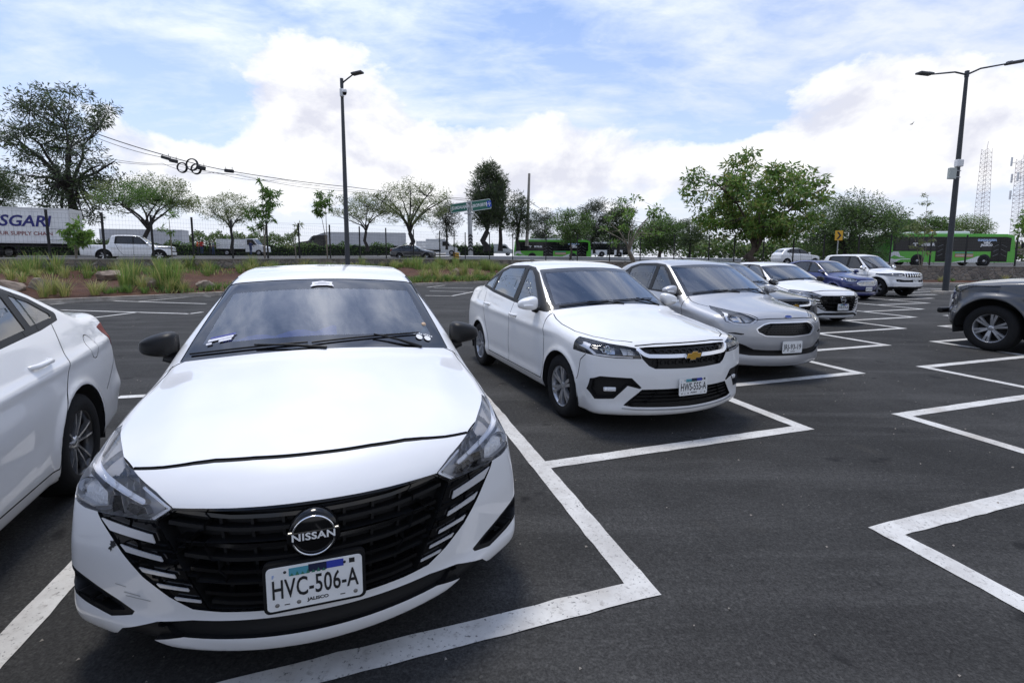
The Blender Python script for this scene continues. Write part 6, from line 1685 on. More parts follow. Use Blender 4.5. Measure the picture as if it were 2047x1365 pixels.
# boulders
ROCK = mat('boulder_stone', (.26, .205, .16), .92, var=.4, vscale=3.5, bump=1.0, bscale=12)
def rock(px, py, w, h, seed, label):
    p = bed_hit(px, py); 
    if p is None: return
    bm = bmesh.new(); bmesh.ops.create_icosphere(bm, subdivisions=4, radius=1.0); rng = np.random.default_rng(seed)
    pl = rng.normal(size=(16, 3)); pl /= np.linalg.norm(pl, axis=1, keepdims=True); dd = rng.uniform(.52, .88, 16); ph = rng.uniform(0, 6, 3)
    for v in bm.verts:
        c = np.array(v.co)
        for n_, d_ in zip(pl, dd):
            k = c @ n_ - d_
            if k > 0: c = c - n_ * k
        c = c * (1 + .035 * math.sin(5 * c[0] + ph[0]) * math.sin(6 * c[1] + ph[1]) + .02 * math.sin(13 * c[2] + 9 * c[0] + ph[2]))
        v.co = (c[0] * w / 2, c[1] * w * .38, c[2] * h * .62)
    me = bpy.data.meshes.new('boulder'); bm.to_mesh(me); bm.free(); me.materials.append(ROCK)
    o = bpy.data.objects.new('boulder', me); o.location = (p.x, p.y, p.z + h * .15); o.rotation_euler = (0, rng.uniform(-.12, .12), rng.uniform(-.5, .9)); link(o); tag(o, label, 'boulder', 'boulders in the planting bed')
rock(100, 583, 1.5, .55, 1, 'long flat brown boulder near the kerb, left of the others in full view')
rock(226, 560, 1.15, .62, 2, 'layered grey-brown boulder between two tall grass tufts')
rock(412, 576, 1.05, .55, 3, 'pointed boulder just left of the near white car roof')
rock(14, 578, 1.1, .45, 4, 'boulder at the left edge above the white car')
rock(300, 572, .75, .45, 5, 'dark half-hidden boulder behind grass, left of the pointed boulder')
rock(908, 552, .75, .7, 7, 'small upright boulder right of the near car roof')
rock(130, 522, 1.8, .8, 8, 'large dark boulder covered by grass near the wall')

# short ground cover between the tufts
rng = np.random.default_rng(77); n = 15000
tt = rng.uniform(.15, .72, n); vv = np.where(rng.random(n) < .62, 1 - rng.random(n) ** 1.6 * .34, rng.random(n) ** 1.7 * .20); keep = (np.sin(tt * 160) + np.sin(tt * 61 + 1) + rng.normal(0, .6, n)) > -.9
P = np.array([tuple(bed_point(float(a), float(b))) for a, b in zip(tt[keep], vv[keep])]); D = rng.normal(size=(len(P), 3)) * .35; D[:, 2] = 1.0
V, F = leaf_quads(P, D, .26, .030, rng); tag(np_obj('ground_cover', V, F, None, None, [GR_D, GR_G, GR_Y], rng.integers(0, 3, len(P))), 'low patchy green grass covering the planting bed between the tufts', 'grass', kind='stuff')

# loose grit on the asphalt
rng = np.random.default_rng(91); n = 900; px_ = rng.uniform(-6, 9, n); py_ = rng.uniform(.8, 14, n); sz = rng.uniform(.003, .009, n)
base = np.array([(1, 0, 0), (-.5, .87, 0), (-.5, -.87, 0), (.1, 0, .9)]); V = (base[None] * (sz[:, None, None]) * rng.uniform(.7, 1.3, (n, 4, 1)) + np.stack([px_, py_, np.full(n, .003)], 1)[:, None, :]).reshape(-1, 3)
F = (np.arange(n)[:, None, None] * 4 + np.array([[0, 1, 3], [1, 2, 3], [2, 0, 3]])[None]).reshape(-1, 3)
tag(np_obj('grit', V, F, mat('grit_stone', (.22, .20, .175), .9)), 'scattered loose grit on the parking lot asphalt', 'grit', kind='stuff')
# ------------------------------------------------------------------ fence on the wall
BLKM = mat('fence_black', (.012, .012, .013), .5, metal=.3)
GALV = mat('galvanised', (.40, .41, .42), .45, metal=.7, var=.12)
POLE = mat('pole_grey', (.045, .050, .058), .45, metal=.3, var=.1)
def wall_at_px(px):
    """point on the wall line that is seen at image column px, with the wall top"""
    k = (px - 1023.5) / 1000.0; best = None
    for i, (a, b) in enumerate(zip(WALLP[:-1], WALLP[1:])):
        for f in np.linspace(0, 1, 60):
            x, y = a[0] + (b[0] - a[0]) * f, a[1] + (b[1] - a[1]) * f
            if y < 5: continue
            e = abs(x / (y * .993) - k)
            if best is None or e < best[0]: best = (e, x, y, WTOP[i] + (WTOP[i + 1] - WTOP[i]) * f)
    return Vector(best[1:])
posts = [wall_at_px(p) for p in (-30, 92, 200, 298, 384, 462, 532, 596, 658, 716, 771, 826, 878, 907, 929, 978, 1026, 1090, 1153, 1218, 1282, 1350, 1418, 1471, 1530, 1586, 1650, 1715, 1782, 1860, 1940, 2029, 2110)]
fence = empty('mesh_fence', tuple(posts[8]), 0, 'black wire mesh fence on posts standing on the low stone wall', 'fence')
fo = Vector(fence.location)
for p in posts:
    m = MB(); m.box(p - fo + Vector((0, .2, .95)), (.07, .07, 2.1)); m.box(p - fo + Vector((0, .2, 2.01)), (.08, .08, .02)); m.build('fence_post', BLKM, fence)
for a, b in zip(posts[:-1], posts[1:]):
    m = MB(); A = a - fo + Vector((0, .2, 0)); B_ = b - fo + Vector((0, .2, 0)); L = (B_ - A).length; n = max(4, int(L / .12))
    for i in range(1, n):
        p = A.lerp(B_, i / n); m.tube([p + Vector((0, 0, .08)), p + Vector((0, 0, 1.9))], .0022, 3, caps=False)
    for z in np.arange(.1, 1.95, .2): m.tube([A + Vector((0, 0, z)), B_ + Vector((0, 0, z))], .0030, 3, caps=False)
    tag(m.build('wire_mesh', mat('fence_wire', (.025, .025, .027), .6), fence, fixn=False), kind='stuff')

# ------------------------------------------------------------------ lamp posts
def lamp_head(m, p, d, L=.62):
    d = d.normalized(); r = Vector((d.y, -d.x, 0)).normalized(); R3 = Matrix((d, -r, d.cross(-r))).transposed()
    m.bbox(p + d * L * .5, (L, .30, .085), .03, R3); m.bbox(p + d * L * .15 + Vector((0, 0, .05)), (L * .3, .12, .07), .02, R3)
pb = at(695, 527, 23.5); pt = at(683, 163, 23.5); pb.z = .55
lp = empty('lamp_post', tuple(pb), 0, 'tall grey lamp post with one arm and a dome camera, behind the near car', 'lamp post', 'lamp posts')
ax = (pt - pb); m = MB(); m.tube([Vector((0, 0, 0)), ax * .5, ax], [.115, .095, .062], 14); m.build('pole', POLE, lp)
m = MB(); m.box((0, 0, -.02), (.4, .4, .05)); m.build('base_plate', POLE, lp)
arm_e = at(706, 149, 23.2) - pb; m = MB(); m.tube([ax * .985, ax * .985 + Vector((.10, 0, .12)), arm_e], [.035, .035, .03], 8); m.tube([ax * .97, ax + Vector((0, 0, .12))], .075, 10); m.build('lamp_arm', POLE, lp)
m = MB(); lamp_head(m, arm_e - Vector((.05, 0, 0)), Vector((1, -.25, .12)), .52); m.build('lamp_head', mat('lamp_head_grey', (.10, .105, .11), .5), lp)
cp = at(687, 186, 23.35) - pb; WPL = mat('white_plastic', (.72, .72, .72), .4)
m = MB(); m.bbox(cp + Vector((-.08, 0, 0)), (.16, .16, .34), .02); m.tube([cp, cp + Vector((.06, -.12, .06)), cp + Vector((.10, -.18, .0))], .04, 8); cam_o = m.build('camera_mount', WPL, lp)
m = MB(); m.lathe([(0, .10), (.085, .09), (.10, .02), (.10, -.04)], 16, 'Z', c=tuple(cp + Vector((.10, -.18, .0)))); m.build('camera_housing', WPL, cam_o)
m = MB(); m.lathe([(.09, -.04), (.085, -.10), (.05, -.15), (0, -.165)], 16, 'Z', c=tuple(cp + Vector((.10, -.18, .0)))); m.build('camera_dome', std_mats()['gloss'], cam_o)
rb = gnd(1889, 587); rt = at(1933, 145, 22.6)
rp = empty('lamp_post', tuple(rb), 0, 'tall dark grey lamp post with two arms and white boxes, at the right', 'lamp post', 'lamp posts')
ax = rt - rb; m = MB(); m.tube([Vector((0, 0, 0)), ax * .5, ax], [.125, .105, .066], 14); m.build('pole', POLE, rp)
m = MB(); m.bbox((0, 0, .06), (.75, .75, .14), .02); m.build('concrete_base', CONC, rp)
for k, (px, py, yy, dv) in enumerate(((1862, 149, 22.0, Vector((-1, -.2, .02))), (2012, 128, 22.0, Vector((1, -.15, .14))))):
    e = at(px, py, yy) - rb; m = MB(); m.tube([ax * .99, ax * .99 + (e - ax * .99) * .35 + Vector((0, 0, .10)), e], [.04, .036, .03], 8); m.build('lamp_arm', POLE, rp)
    m = MB(); lamp_head(m, e, dv, .68); m.build('lamp_head', mat('lamp_head_grey', (.10, .105, .11), .5), rp)
m = MB(); m.tube([ax * .98, ax * .98 + Vector((0, 0, .25))], .085, 10); m.build('pole_cap', POLE, rp)
bx = at(1915, 327, 22.4) - rb; m = MB(); m.bbox(bx + Vector((0, -.05, 0)), (.28, .20, .30), .03); m.build('access_point', WPL, rp)
bx = at(1903, 347, 22.4) - rb; m = MB(); m.bbox(bx, (.30, .14, .48), .015); m.build('equipment_box', mat('box_grey_green', (.42, .45, .42), .5), rp)
m = MB(); [m.tube([bx + Vector((.1, 0, zz)), bx + Vector((.42, .05, zz))], .02, 6) for zz in (-.15, .12)]; m.build('box_strap', GALV, rp)

# ------------------------------------------------------------------ signs
SGN = mat('sign_green', (.010, .13, .085), .35); SW = mat('sign_white', (.8, .8, .8), .4); SY = mat('sign_yellow', (.75, .40, .015), .4); SB = mat('sign_blue', (.01, .06, .42), .4)
Ys = 62.0
sb = at(941, 511, Ys); stp = at(938, 402, Ys)
sg = empty('road_sign', tuple(sb), 0, 'green overhead road sign reading GUADALAJARA and AEROPUERTO on a grey pole', 'road sign')
m = MB(); m.tube([Vector((0, 0, 0)), stp - sb], [.30, .24], 14); m.build('sign_pole', GALV, sg)
for k in range(5):
    m = MB(); z = .6 + k * .42
    for sd in (-1, 1): m.add([(0, -.335, z + .34), (0, -.335, z + .10), (sd * .28, -.26, z - .12), (sd * .28, -.26, z + .12)], [(0, 1, 2, 3)])
    m.build('pole_chevron', std_mats()['ink'], sg, fixn=False)
def sign_panel(x0, y0, x1, y1, x2, y2, x3, y3, mt, parts):
    """panel from image corners TL, TR, BR, BL at the sign's depth"""
    c = [at(px, py, Ys - .6) - sb for px, py in ((x0, y0), (x1, y1), (x2, y2), (x3, y3))]
    ux = (c[1] - c[0]); w = ux.length; ux.normalize(); uy = (c[0] - c[3]).normalized(); un = ux.cross(uy).normalized(); uy = un.cross(ux)
    ctr = (c[0] + c[1] + c[2] + c[3]) / 4; h = ((c[0] - c[3]).length + (c[1] - c[2]).length) / 2; B = Matrix.Translation(ctr) @ Matrix((ux, uy, un)).transposed().to_4x4()
    m = MB(); m.box((0, 0, 0), (w, h, .06)); m.v = [tuple(B @ Vector(v)) for v in m.v]; pn = m.build('sign_panel', mt, sg)
    m = MB()
    for (cx, cy, sx, sy) in ((0, h / 2 - .04, w - .04, .05), (0, -h / 2 + .04, w - .04, .05), (-w / 2 + .04, 0, .05, h - .04), (w / 2 - .04, 0, .05, h - .04)): m.box((cx, cy, .033), (sx, sy, .004))
    m.v = [tuple(B @ Vector(v)) for v in m.v]; m.build('sign_border', SW, pn)
    return pn, B, w, h
pn, B, w, h = sign_panel(900.5, 408.5, 934, 403.5, 934, 422.5, 900.5, 426.5, SGN, None)
text_obj('sign_lettering', 'GUADALAJARA', h * .46, B @ Matrix.Translation((w * .12, 0, .035)), SW, pn, font_scale_x=.62, bold=.012)
m = MB(); m.prism([(-w * .40, -.28), (-w * .385, -.28), (-w * .385, .0), (-w * .36, .0), (-w * .392, .30), (-w * .425, .0), (-w * .40, .0)], .034, .038, 'Z', lambda v: B @ v); m.build('sign_arrow', SW, pn)
pn, B, w, h = sign_panel(943, 402.5, 981, 397, 981, 418, 943, 422.5, SGN, None)
text_obj('sign_lettering', 'AEROPUERTO', h * .42, B @ Matrix.Translation((-w * .10, 0, .035)), SW, pn, font_scale_x=.62, bold=.012)
m = MB(); m.box((w * .42, 0, .036), (h * .42, h * .62, .006)); m.v = [tuple(B @ Vector(v)) for v in m.v]; m.build('sign_symbol', SB, pn)
m = MB(); m.box((w * .42, 0, .041), (h * .06, h * .42, .004)); m.box((w * .42, h * .03, .041), (h * .30, h * .07, .004)); m.v = [tuple(B @ Vector(v)) for v in m.v]; m.build('sign_symbol', SW, pn)
m = MB(); m.prism([(w * .26, -.25), (w * .29, -.25), (w * .29, .05), (w * .32, .05), (w * .32, .25), (w * .26, .25)], .034, .038, 'Z', lambda v: B @ v); m.build('sign_arrow', SW, pn)
m = MB(); cc = at(938, 405, Ys - .4) - sb; m.box(cc, (1.2, .3, .12)); m.box(cc + Vector((0, 0, -1.3)), (1.2, .3, .12)); m.build('sign_bracket', GALV, sg)
def chevron_sign(px, py, Y, s, zg, label):
    c = at(px, py, Y); r = empty('curve_sign', (c.x, c.y, zg), 0, label, 'road sign', 'yellow arrow signs'); z = c.z - zg
    m = MB(); m.tube([(0, .05, 0), (0, .05, z)], .04, 8); m.build('sign_pole', GALV, r)
    m = MB(); m.bbox((0, 0, z), (s * .8, .03, s), .012); p = m.build('sign_panel', SY, r)
    a = s * .46; m = MB(); m.prism([(-a * .55, a * .8), (-a * .1, a * .8), (a * .55, 0), (-a * .1, -a * .8), (-a * .55, -a * .8), (a * .08, 0)], -.022, -.018, 'Y', lambda v: v + Vector((0, 0, z))); m.build('sign_arrow', std_mats()['ink'], p)
chevron_sign(1677, 471, 42, .80, .9, 'yellow curve sign with black arrow in front of the dense tree')
chevron_sign(1860, 465, 75, .80, 1.0, 'yellow curve sign just above the lettered bus roof')
c = at(912, 512.5, 44); r = empty('hazard_marker', (c.x, c.y, 1.35), 0, 'yellow and black striped hazard marker at the start of the guard rail', 'road sign')
m = MB(); m.bbox((0, 0, c.z - 1.35), (.48, .03, .62), .01); p = m.build('sign_panel', SY, r)
for k in range(3):
    z = c.z - 1.35 - .20 + k * .2; m = MB(); m.prism([(-.23, z + .09), (-.23, z - .01), (.23, z - .12), (.23, z - .02)], -.022, -.018, 'Y'); m.build('sign_stripe', std_mats()['ink'], p)
m = MB(); m.tube([(0, .04, 0), (0, .04, c.z - 1.35)], .035, 8); m.build('sign_pole', GALV, r)
# guard rail: posts and two-wave beam
g0, g1, g2 = at(918, 514.5, 44.5), at(1250, 517, 46), at(1480, 520, 46)
gr = empty('guard_rail', tuple(g0), 0, 'grey steel guard rail along the road behind the fence', 'guard rail'); gpts = [Vector((0, 0, 0)), g1 - g0, g2 - g0]
for a, b in zip(gpts[:-1], gpts[1:]):
    L = (b - a).length; n = int(L / 4)
    m = MB()
    for z in (-.08, .08):
        m.tube([a + Vector((0, 0, z)), b + Vector((0, 0, z))], .075, 6)
    m.build('rail_beam', mat('rail_grey', (.45, .46, .47), .5, metal=.5), gr)
    for i in range(n + 1):
        p = a.lerp(b, i / max(1, n)); m = MB(); m.box(p + Vector((0, .12, -.25)), (.12, .12, .8)); m.build('rail_post', GALV, gr)

# ------------------------------------------------------------------ poles, wires, towers
up = at(1053, 492, 75); ut = at(1058, 347, 75)
uo = empty('utility_pole', tuple(up), 0, 'tall pale concrete utility pole behind the green bus', 'utility pole')
m = MB(); m.tube([Vector((0, 0, 0)), ut - up], [.26, .17], 12); m.build('pole', mat('pole_concrete', (.32, .29, .25), .9, var=.2, vscale=2), uo)
cl = at(1048, 403, 75) - up; m = MB(); m.tube([cl + Vector((.28 * math.cos(t), 0, .42 * math.sin(t))) for t in np.linspace(0, 6.28, 20)], .06, 5); m.build('cable_coil', BLKM, uo)
CBL = mat('cable_black', (.012, .012, .013), .6)
def cable(label, pts, r=.022, sag=0.0, name='overhead_cable'):
    P = [at(*p) for p in pts]; o = P[0]; line = []
    for a, b in zip(P[:-1], P[1:]):
        for t in np.linspace(0, 1, 12, endpoint=False): line.append(a.lerp(b, t) - o - Vector((0, 0, sag * 4 * t * (1 - t))))
    line.append(P[-1] - o); m = MB(); m.tube(line, r, 5); ob = m.build(name, CBL); ob.location = o; tag(ob, label, 'cable', 'overhead cables'); return ob
cable('thick upper overhead cable with black boxes, from the tall left tree to the pole', [(120, 240, 32), (320, 308, 36), (470, 344, 42), (700, 374, 54), (900, 395, 66), (1058, 402, 75)], .030, .1)
cable('second overhead cable close under the thick upper one', [(120, 243, 32), (320, 314, 36), (470, 349, 42), (690, 382, 54), (900, 398, 66), (1057, 404, 75)], .018, .25)
cable('lower overhead cable passing the black coils', [(130, 292, 30), (325, 327, 36), (430, 345, 40), (560, 359, 47), (800, 385, 60), (1057, 406, 75)], .014, .3)
cable('lowest thin overhead cable left of the coils', [(130, 308, 30), (350, 330, 36), (480, 349, 42), (640, 371, 50)], .012, .2)
cable('two-strand overhead cable running right from the concrete pole', [(1059, 403, 75), (1110, 428, 78), (1200, 460, 84)], .03, .3)
cable('thin overhead cable low behind the saplings', [(430, 440, 70), (700, 447, 74), (900, 452, 78)], .012, .2)
for px, py, R1_, lab in ((363, 335, .34, 'black cable coil hanging leftmost on the overhead wires'), (383, 329, .40, 'large black cable coil hanging in the middle of the overhead wires'), (391, 338, .34, 'black cable coil hanging rightmost on the overhead wires')):
    p = at(px, py, 38.0); m = MB()
    for j in range(3): m.tube([Vector((R1_ * (1 + .03 * j) * math.cos(t), .05 * j, R1_ * (1 + .03 * j) * math.sin(t))) for t in np.linspace(0, 6.2832, 26)], .042, 5, caps=False)
    o = m.build('cable_coil', CBL); o.location = p; tag(o, lab, 'cable coil', 'cable coils on the wires')
for px, py, wd, hh, lab, ang in ((331, 316, .62, .22, 'leftmost black splice box hanging on the overhead wires', .28), (347, 322, .58, .26, 'black splice box right beside the leftmost one on the wires', .2), (402, 336, .62, .30, 'black splice box right of the coils', .2), (458, 342, .66, .24, 'flat black splice box hanging apart on the wires', .1)):
    p = at(px, py, 38.0); m = MB(); m.bbox((0, 0, 0), (wd, .22, hh), .05, Matrix.Rotation(ang, 3, 'Y')); [m.tube([(sx * wd * .35, 0, hh * .4), (sx * wd * .36, 0, hh * .4 + .2)], .02, 5) for sx in (-1, 1)]
    o = m.build('splice_box', CBL); o.location = p; tag(o, lab, 'splice box', 'splice boxes on the wires')
def lattice(px0, pyb, px1, pyt, Y, wb, wt, seg, label, arms=False):
    b, t = at(px0, pyb, Y), at(px1, pyt, Y); r = empty('lattice_tower', tuple(b), 0, label, 'tower', 'lattice towers'); H = t.z - b.z; tm = mat('tower_steel', (.42, .33, .33), .6, metal=.2)
    dx = t.x - b.x
    def cr(i, k): 
        f = i / seg; w = (wb + (wt - wb) * f) / 2; a = R_(45 + 90 * k + 12); return Vector((dx * f + w * math.cos(a) * 1.2, w * math.sin(a) * 1.2, H * f))
    for k in range(4):
        m = MB(); m.tube([cr(i, k) for i in range(seg + 1)], .055, 4); m.build('tower_leg', tm, r)
    for i in range(seg):
        m = MB()
        for k in range(4):
            m.tube([cr(i, k), cr(i + 1, (k + 1) % 4)], .028, 3, caps=False); m.tube([cr(i, (k + 1) % 4), cr(i + 1, k)], .028, 3, caps=False); m.tube([cr(i, k), cr(i, (k + 1) % 4)], .028, 3, caps=False)
        m.build('tower_brace', mat('tower_white', (.6, .58, .58), .6) if (i // 3) % 2 else tm, r, fixn=False)
    m = MB(); m.tube([Vector((dx, 0, H)), Vector((dx + .2, 0, H * 1.07))], .06, 4); m.build('tower_mast', tm, r)
    if arms:
        for f, n in ((.97, 3), (.80, 4), (.62, 3)):
            for k in range(n):
                a = 6.28 * k / n + .4; c = Vector((dx * f, 0, H * f)); e = c + Vector((math.cos(a) * 2.2, math.sin(a) * 2.2, 0)); m = MB(); m.tube([c, e], .07, 4); m.bbox(e + Vector((0, 0, .3)), (.4, .3, 2.4), .05); m.build('tower_antenna', WPL, r)
lattice(1956, 508, 1973, 298, 150, 3.2, 1.9, 24, 'slim lattice radio tower in front of the sky at the right')
lattice(2036, 508, 2045, 318, 140, 3.6, 2.2, 22, 'lattice tower with antennas at the right edge', True)
c = at(1806, 455, 95); r = empty('billboard', (c.x, c.y, 1.0), 0, 'dark billboard panel left of the lettered bus', 'billboard'); z = c.z - 1.0
m = MB(); m.box((0, 0, z), (4.2, .3, 3.0)); m.build('billboard_panel', mat('billboard_dark', (.05, .065, .07), .6, var=.3, vscale=.5), r); m = MB(); m.tube([(-.8, .3, 0), (-.8, .3, z)], .18, 8); m.tube([(.8, .3, 0), (.8, .3, z)], .18, 8); m.build('billboard_leg', GALV, r)

# ------------------------------------------------------------------ vehicles on the road
def veh_pose(L, xl, xr, phi):
    """depth at which a vehicle of length L, standing along phi, spans the columns xl..xr; returns its left end and direction"""
    u0, u1 = (xl - 1023.5) / 1000, (xr - 1023.5) / 1000; c, s = math.cos(R_(phi)), math.sin(R_(phi))
    # left end (u0*Y, Y), right end (u0*Y + L c, Y + L s) must sit on u1
    Y = L * (c - u1 * s) / (u1 - u0)
    return Vector((u0 * Y, Y, 0)), Vector((c, s, 0))
def road_at(p): return road_z(p.x, min(90, p.y))
def z_from(py, Y, px): return at(px, py, Y).z
def simple_wheel(name, R, w, root, loc, spoke=None, side=-1):
    m = MB(); m.lathe([(R * .58, -w / 2), (R * .9, -w / 2), (R, -w * .3), (R, w * .3), (R * .9, w / 2), (R * .58, w / 2)], 20, 'Y', c=loc); o = m.build('wheel', mat('tyre_rubber', (.022, .022, .023), .82), root)
    m = MB(); m.lathe([(0, -w * .42), (R * .25, -w * .46), (R * .3, -w * .2), (R * .56, -w * .25), (R * .60, -w * .48)], 16, 'Y', c=loc); m.lathe([(0, w * .42), (R * .25, w * .46), (R * .3, w * .2), (R * .56, w * .25), (R * .60, w * .48)], 16, 'Y', c=loc); m.build('rim', spoke or mat('truck_rim', (.38, .38, .39), .4, metal=.6), o)
TW = mat('truck_white', (.74, .74, .735), .4, var=.06, vscale=1.5); TG = mat('trailer_grey', (.52, .52, .53), .55, var=.08, vscale=.6); TK = mat('truck_black', (.010, .010, .011), .25, coat=.4); UND = mat('underframe', (.012, .012, .012), .8); GLD = mat('vehicle_glass_dark', (.004, .005, .006), .08, spec=.2)
def panel_lines(root, L, x0, z0, z1, y, n, mt):
    for i in range(1, n):
        m = MB(); m.box((x0 + L * i / n, y, (z0 + z1) / 2), (.03, .02, z1 - z0 - .1)); m.build('panel_rib', mt, root)
def trailer(name, label, L, p, d, zg, h=2.75, floor=1.15, mt=TW, ribs=10, wheels=(2.2, 3.5), from_left=True, group='lorries on the road'):
    r = empty(name, (p.x, p.y, zg), math.atan2(d.y, d.x), label, 'trailer', group)
    m = MB(); m.bbox((L / 2, 1.25, floor + h / 2), (L, 2.5, h), .04); m.build('cargo_box', mt, r)
    m = MB(); m.box((L / 2, -.005, floor + .06), (L, .04, .14)); m.box((L / 2, -.005, floor + h - .07), (L, .04, .12)); m.box((.05, -.005, floor + h / 2), (.1, .04, h)); m.box((L - .05, -.005, floor + h / 2), (.1, .04, h)); m.build('edge_rail', mat('trailer_rail', (.6, .6, .6), .5, metal=.3), r)
    panel_lines(r, L, 0, floor, floor + h, -.004, ribs, mat('trailer_rib', (.62, .62, .62), .5))
    m = MB(); m.box((L / 2, 1.25, floor - .15), (L - .4, 1.0, .25)); m.box((L * .75, .4, floor - .45), (.12, .12, .8)); m.build('underframe', UND, r)
    for w in wheels:
        x = w if from_left else L - w
        for y in (.25, 2.25): simple_wheel('wheel', .5, .45, r, (x, y, .5))
    return r
# white lettered trailer at the left
d = Vector((math.cos(R_(22)), math.sin(R_(22)), 0)); e = at(146, 500, 42.0); p = Vector((e.x, e.y, 0)) - d * 14.6; zg = 1.36
es = trailer('box_trailer', 'white box trailer with blue ESGARI lettering at the left edge', 14.6, p, d, zg, 2.85, 1.22, TW, 12, (8.3, 9.6))
EB = mat('lettering_navy', (.012, .014, .16), .5); ER = mat('lettering_red_grey', (.26, .10, .10), .5)
TX = Matrix(((1, 0, 0, 0), (0, 0, -1, -.016), (0, 1, 0, 0), (0, 0, 0, 1)))
text_obj('trailer_lettering', 'TESGARI', 1.22, Matrix.Translation((11.0, 0, 2.95)) @ TX, EB, es, bold=.03, shear=.22, font_scale_x=.98)
text_obj('trailer_lettering', 'DRIVING YOUR SUPPLY CHAIN', .40, Matrix.Translation((10.6, 0, 1.98)) @ TX, ER, es, bold=.01)
m = MB(); [m.tube([(13.0, -.05, z), (14.4, -.05, z)], .02, 4) for z in (1.5, 2.4)]; m.tube([(13.0, -.05, 1.5), (13.0, -.05, 2.4)], .02, 4); m.tube([(14.4, -.05, 1.5), (14.4, -.05, 2.4)], .02, 4); m.build('ladder_rack', GALV, es)
p, d = veh_pose(13.0, 208, 372, 10); trailer('box_trailer', 'plain grey box trailer behind the flat-crowned tree', 13.0, p, d, z_from(500, p.y, 290) - .25, 2.7, 1.15, TG, 14, (2, 3.3))
# black semi truck with its grey trailer
p, d = veh_pose(16.2, 658, 812, 8); zt = z_from(501, p.y, 700) - .3
trailer('box_trailer', 'long grey box trailer behind the hedge, pulled by the black semi truck', 16.2, p, d, zt, 3.0, 1.2, TG, 16, (13, 14.3))
r = empty('semi_truck', (p.x - 6.2, p.y - .9, zt), math.atan2(d.y, d.x), 'black semi truck tractor facing left behind the hedge', 'truck', 'lorries on the road')
m = MB(); m.prism([(6.0, .9), (6.0, 3.55), (3.5, 3.45), (2.9, 3.1), (2.35, 2.35), (2.2, 2.3), (.55, 2.0), (.15, 1.7), (.05, .8)], .1, 2.4, 'Y'); m.build('cab', TK, r)
m = MB(); m.prism([(2.96, 3.02), (2.42, 2.36), (2.5, 2.3), (3.1, 2.95)], .06, 2.44, 'Y'); m.build('windshield', mat('truck_glass', (.35, .42, .44), .08), r)
m = MB(); m.prism([(3.15, 2.9), (2.8, 2.4), (3.6, 2.4), (3.7, 2.9)], .07, .12, 'Y'); m.build('window', GLD, r)
m = MB(); m.prism([(5.8, 3.55), (3.9, 3.5), (5.7, 4.15)], .5, 2.0, 'Y'); m.build('roof_fairing', mat('fairing_grey', (.30, .31, .33), .4), r)
m = MB(); m.box((3.2, 1.25, .75), (6.0, 1.0, .3)); m.build('underframe', UND, r); m = MB(); m.box((.08, 1.25, 1.0), (.2, 2.2, .5)); m.build('bumper', std_mats()['chrome'], r); m = MB(); m.box((.25, .12, 1.45), (.3, .08, .28)); m.build('headlight', WPL, r)
for x in (1.1, 4.6, 5.8):
    for y in (.3, 2.2): simple_wheel('wheel', .5, .4, r, (x, y, .5))
def small_truck(name, label, L, p, d, zg, bed, hcab=2.0, group='trucks on the road'):
    """light truck facing right: cab at the +x end; bed = 'stake' or 'box'"""
    r = empty(name, (p.x, p.y, zg), math.atan2(d.y, d.x), label, 'truck', group); c0 = L - 2.35
    m = MB(); m.prism([(c0, .45), (c0, hcab), (c0 + .15, hcab + .06), (c0 + .9, hcab + .04), (c0 + 1.45, 1.28), (c0 + 2.2, 1.12), (c0 + 2.33, .95), (c0 + 2.35, .45)], .1, 1.85, 'Y'); m.build('cab', TW, r)
    m = MB(); m.prism([(c0 + .22, 1.30), (c0 + .24, hcab - .08), (c0 + .86, hcab - .08), (c0 + 1.30, 1.30)], .075, .12, 'Y'); m.build('window', GLD, r)
    m = MB(); m.prism([(c0 + .98, hcab - .02), (c0 + 1.46, 1.34), (c0 + 1.40, 1.30), (c0 + .9, hcab - .04)], .2, 1.75, 'Y'); m.build('windshield', GLD, r)
    m = MB(); m.box((c0 + 2.30, .35, .88), (.12, .3, .2)); m.box((c0 + 2.30, 1.6, .88), (.12, .3, .2)); m.build('headlight', std_mats()['reflector'], r)
    m = MB(); m.box((L / 2 - .4, .98, .62), (L - 1.0, 1.2, .25)); m.build('underframe', UND, r)
    if bed == 'stake':
        m = MB(); m.box((c0 / 2 - .03, .98, .86), (c0 - .1, 1.95, .10)); m.build('bed_floor', TW, r)
        for y in (0.02, 1.94):
            for z in (1.02, 1.24, 1.46, 1.68, 1.88): m = MB(); m.box((c0 / 2 - .03, y, z), (c0 - .14, .03, .15)); m.build('stake_board', TW, r)
            for k in range(6): m = MB(); m.box((.08 + (c0 - .22) * k / 5, y - .03 if y < 1 else y + .03, 1.44), (.07, .03, 1.1)); m.build('stake_post', TW, r)
        for z in (1.02, 1.24, 1.46, 1.68, 1.88): m = MB(); m.box((.04, .98, z), (.03, 1.8, .15)); m.build('stake_board', TW, r); m = MB(); m.box((c0 - .10, .98, z), (.03, 1.8, .15)); m.build('stake_board', TW, r)
    else:
        m = MB(); m.bbox((c0 / 2 - .03, .98, .85 + 1.15), (c0 - .1, 2.1, 2.3), .03); m.build('cargo_box', TW, r)
        m = MB(); m.box((.5, -.075, 2.0), (.04, .02, 2.1)); m.box((c0 - .2, -.075, 2.0), (.04, .02, 2.2)); m.box((c0 / 2, -.075, .92), (c0 - .2, .02, .08)); m.box((c0 / 2, -.075, 3.08), (c0 - .2, .02, .08)); m.build('edge_rail', mat('trailer_rail', (.6, .6, .6), .5, metal=.3), r)
    for x in (1.15, L - .85):
        for y in (.12, 1.8): simple_wheel('wheel', .36, .22, r, (x, y, .36))
    return r
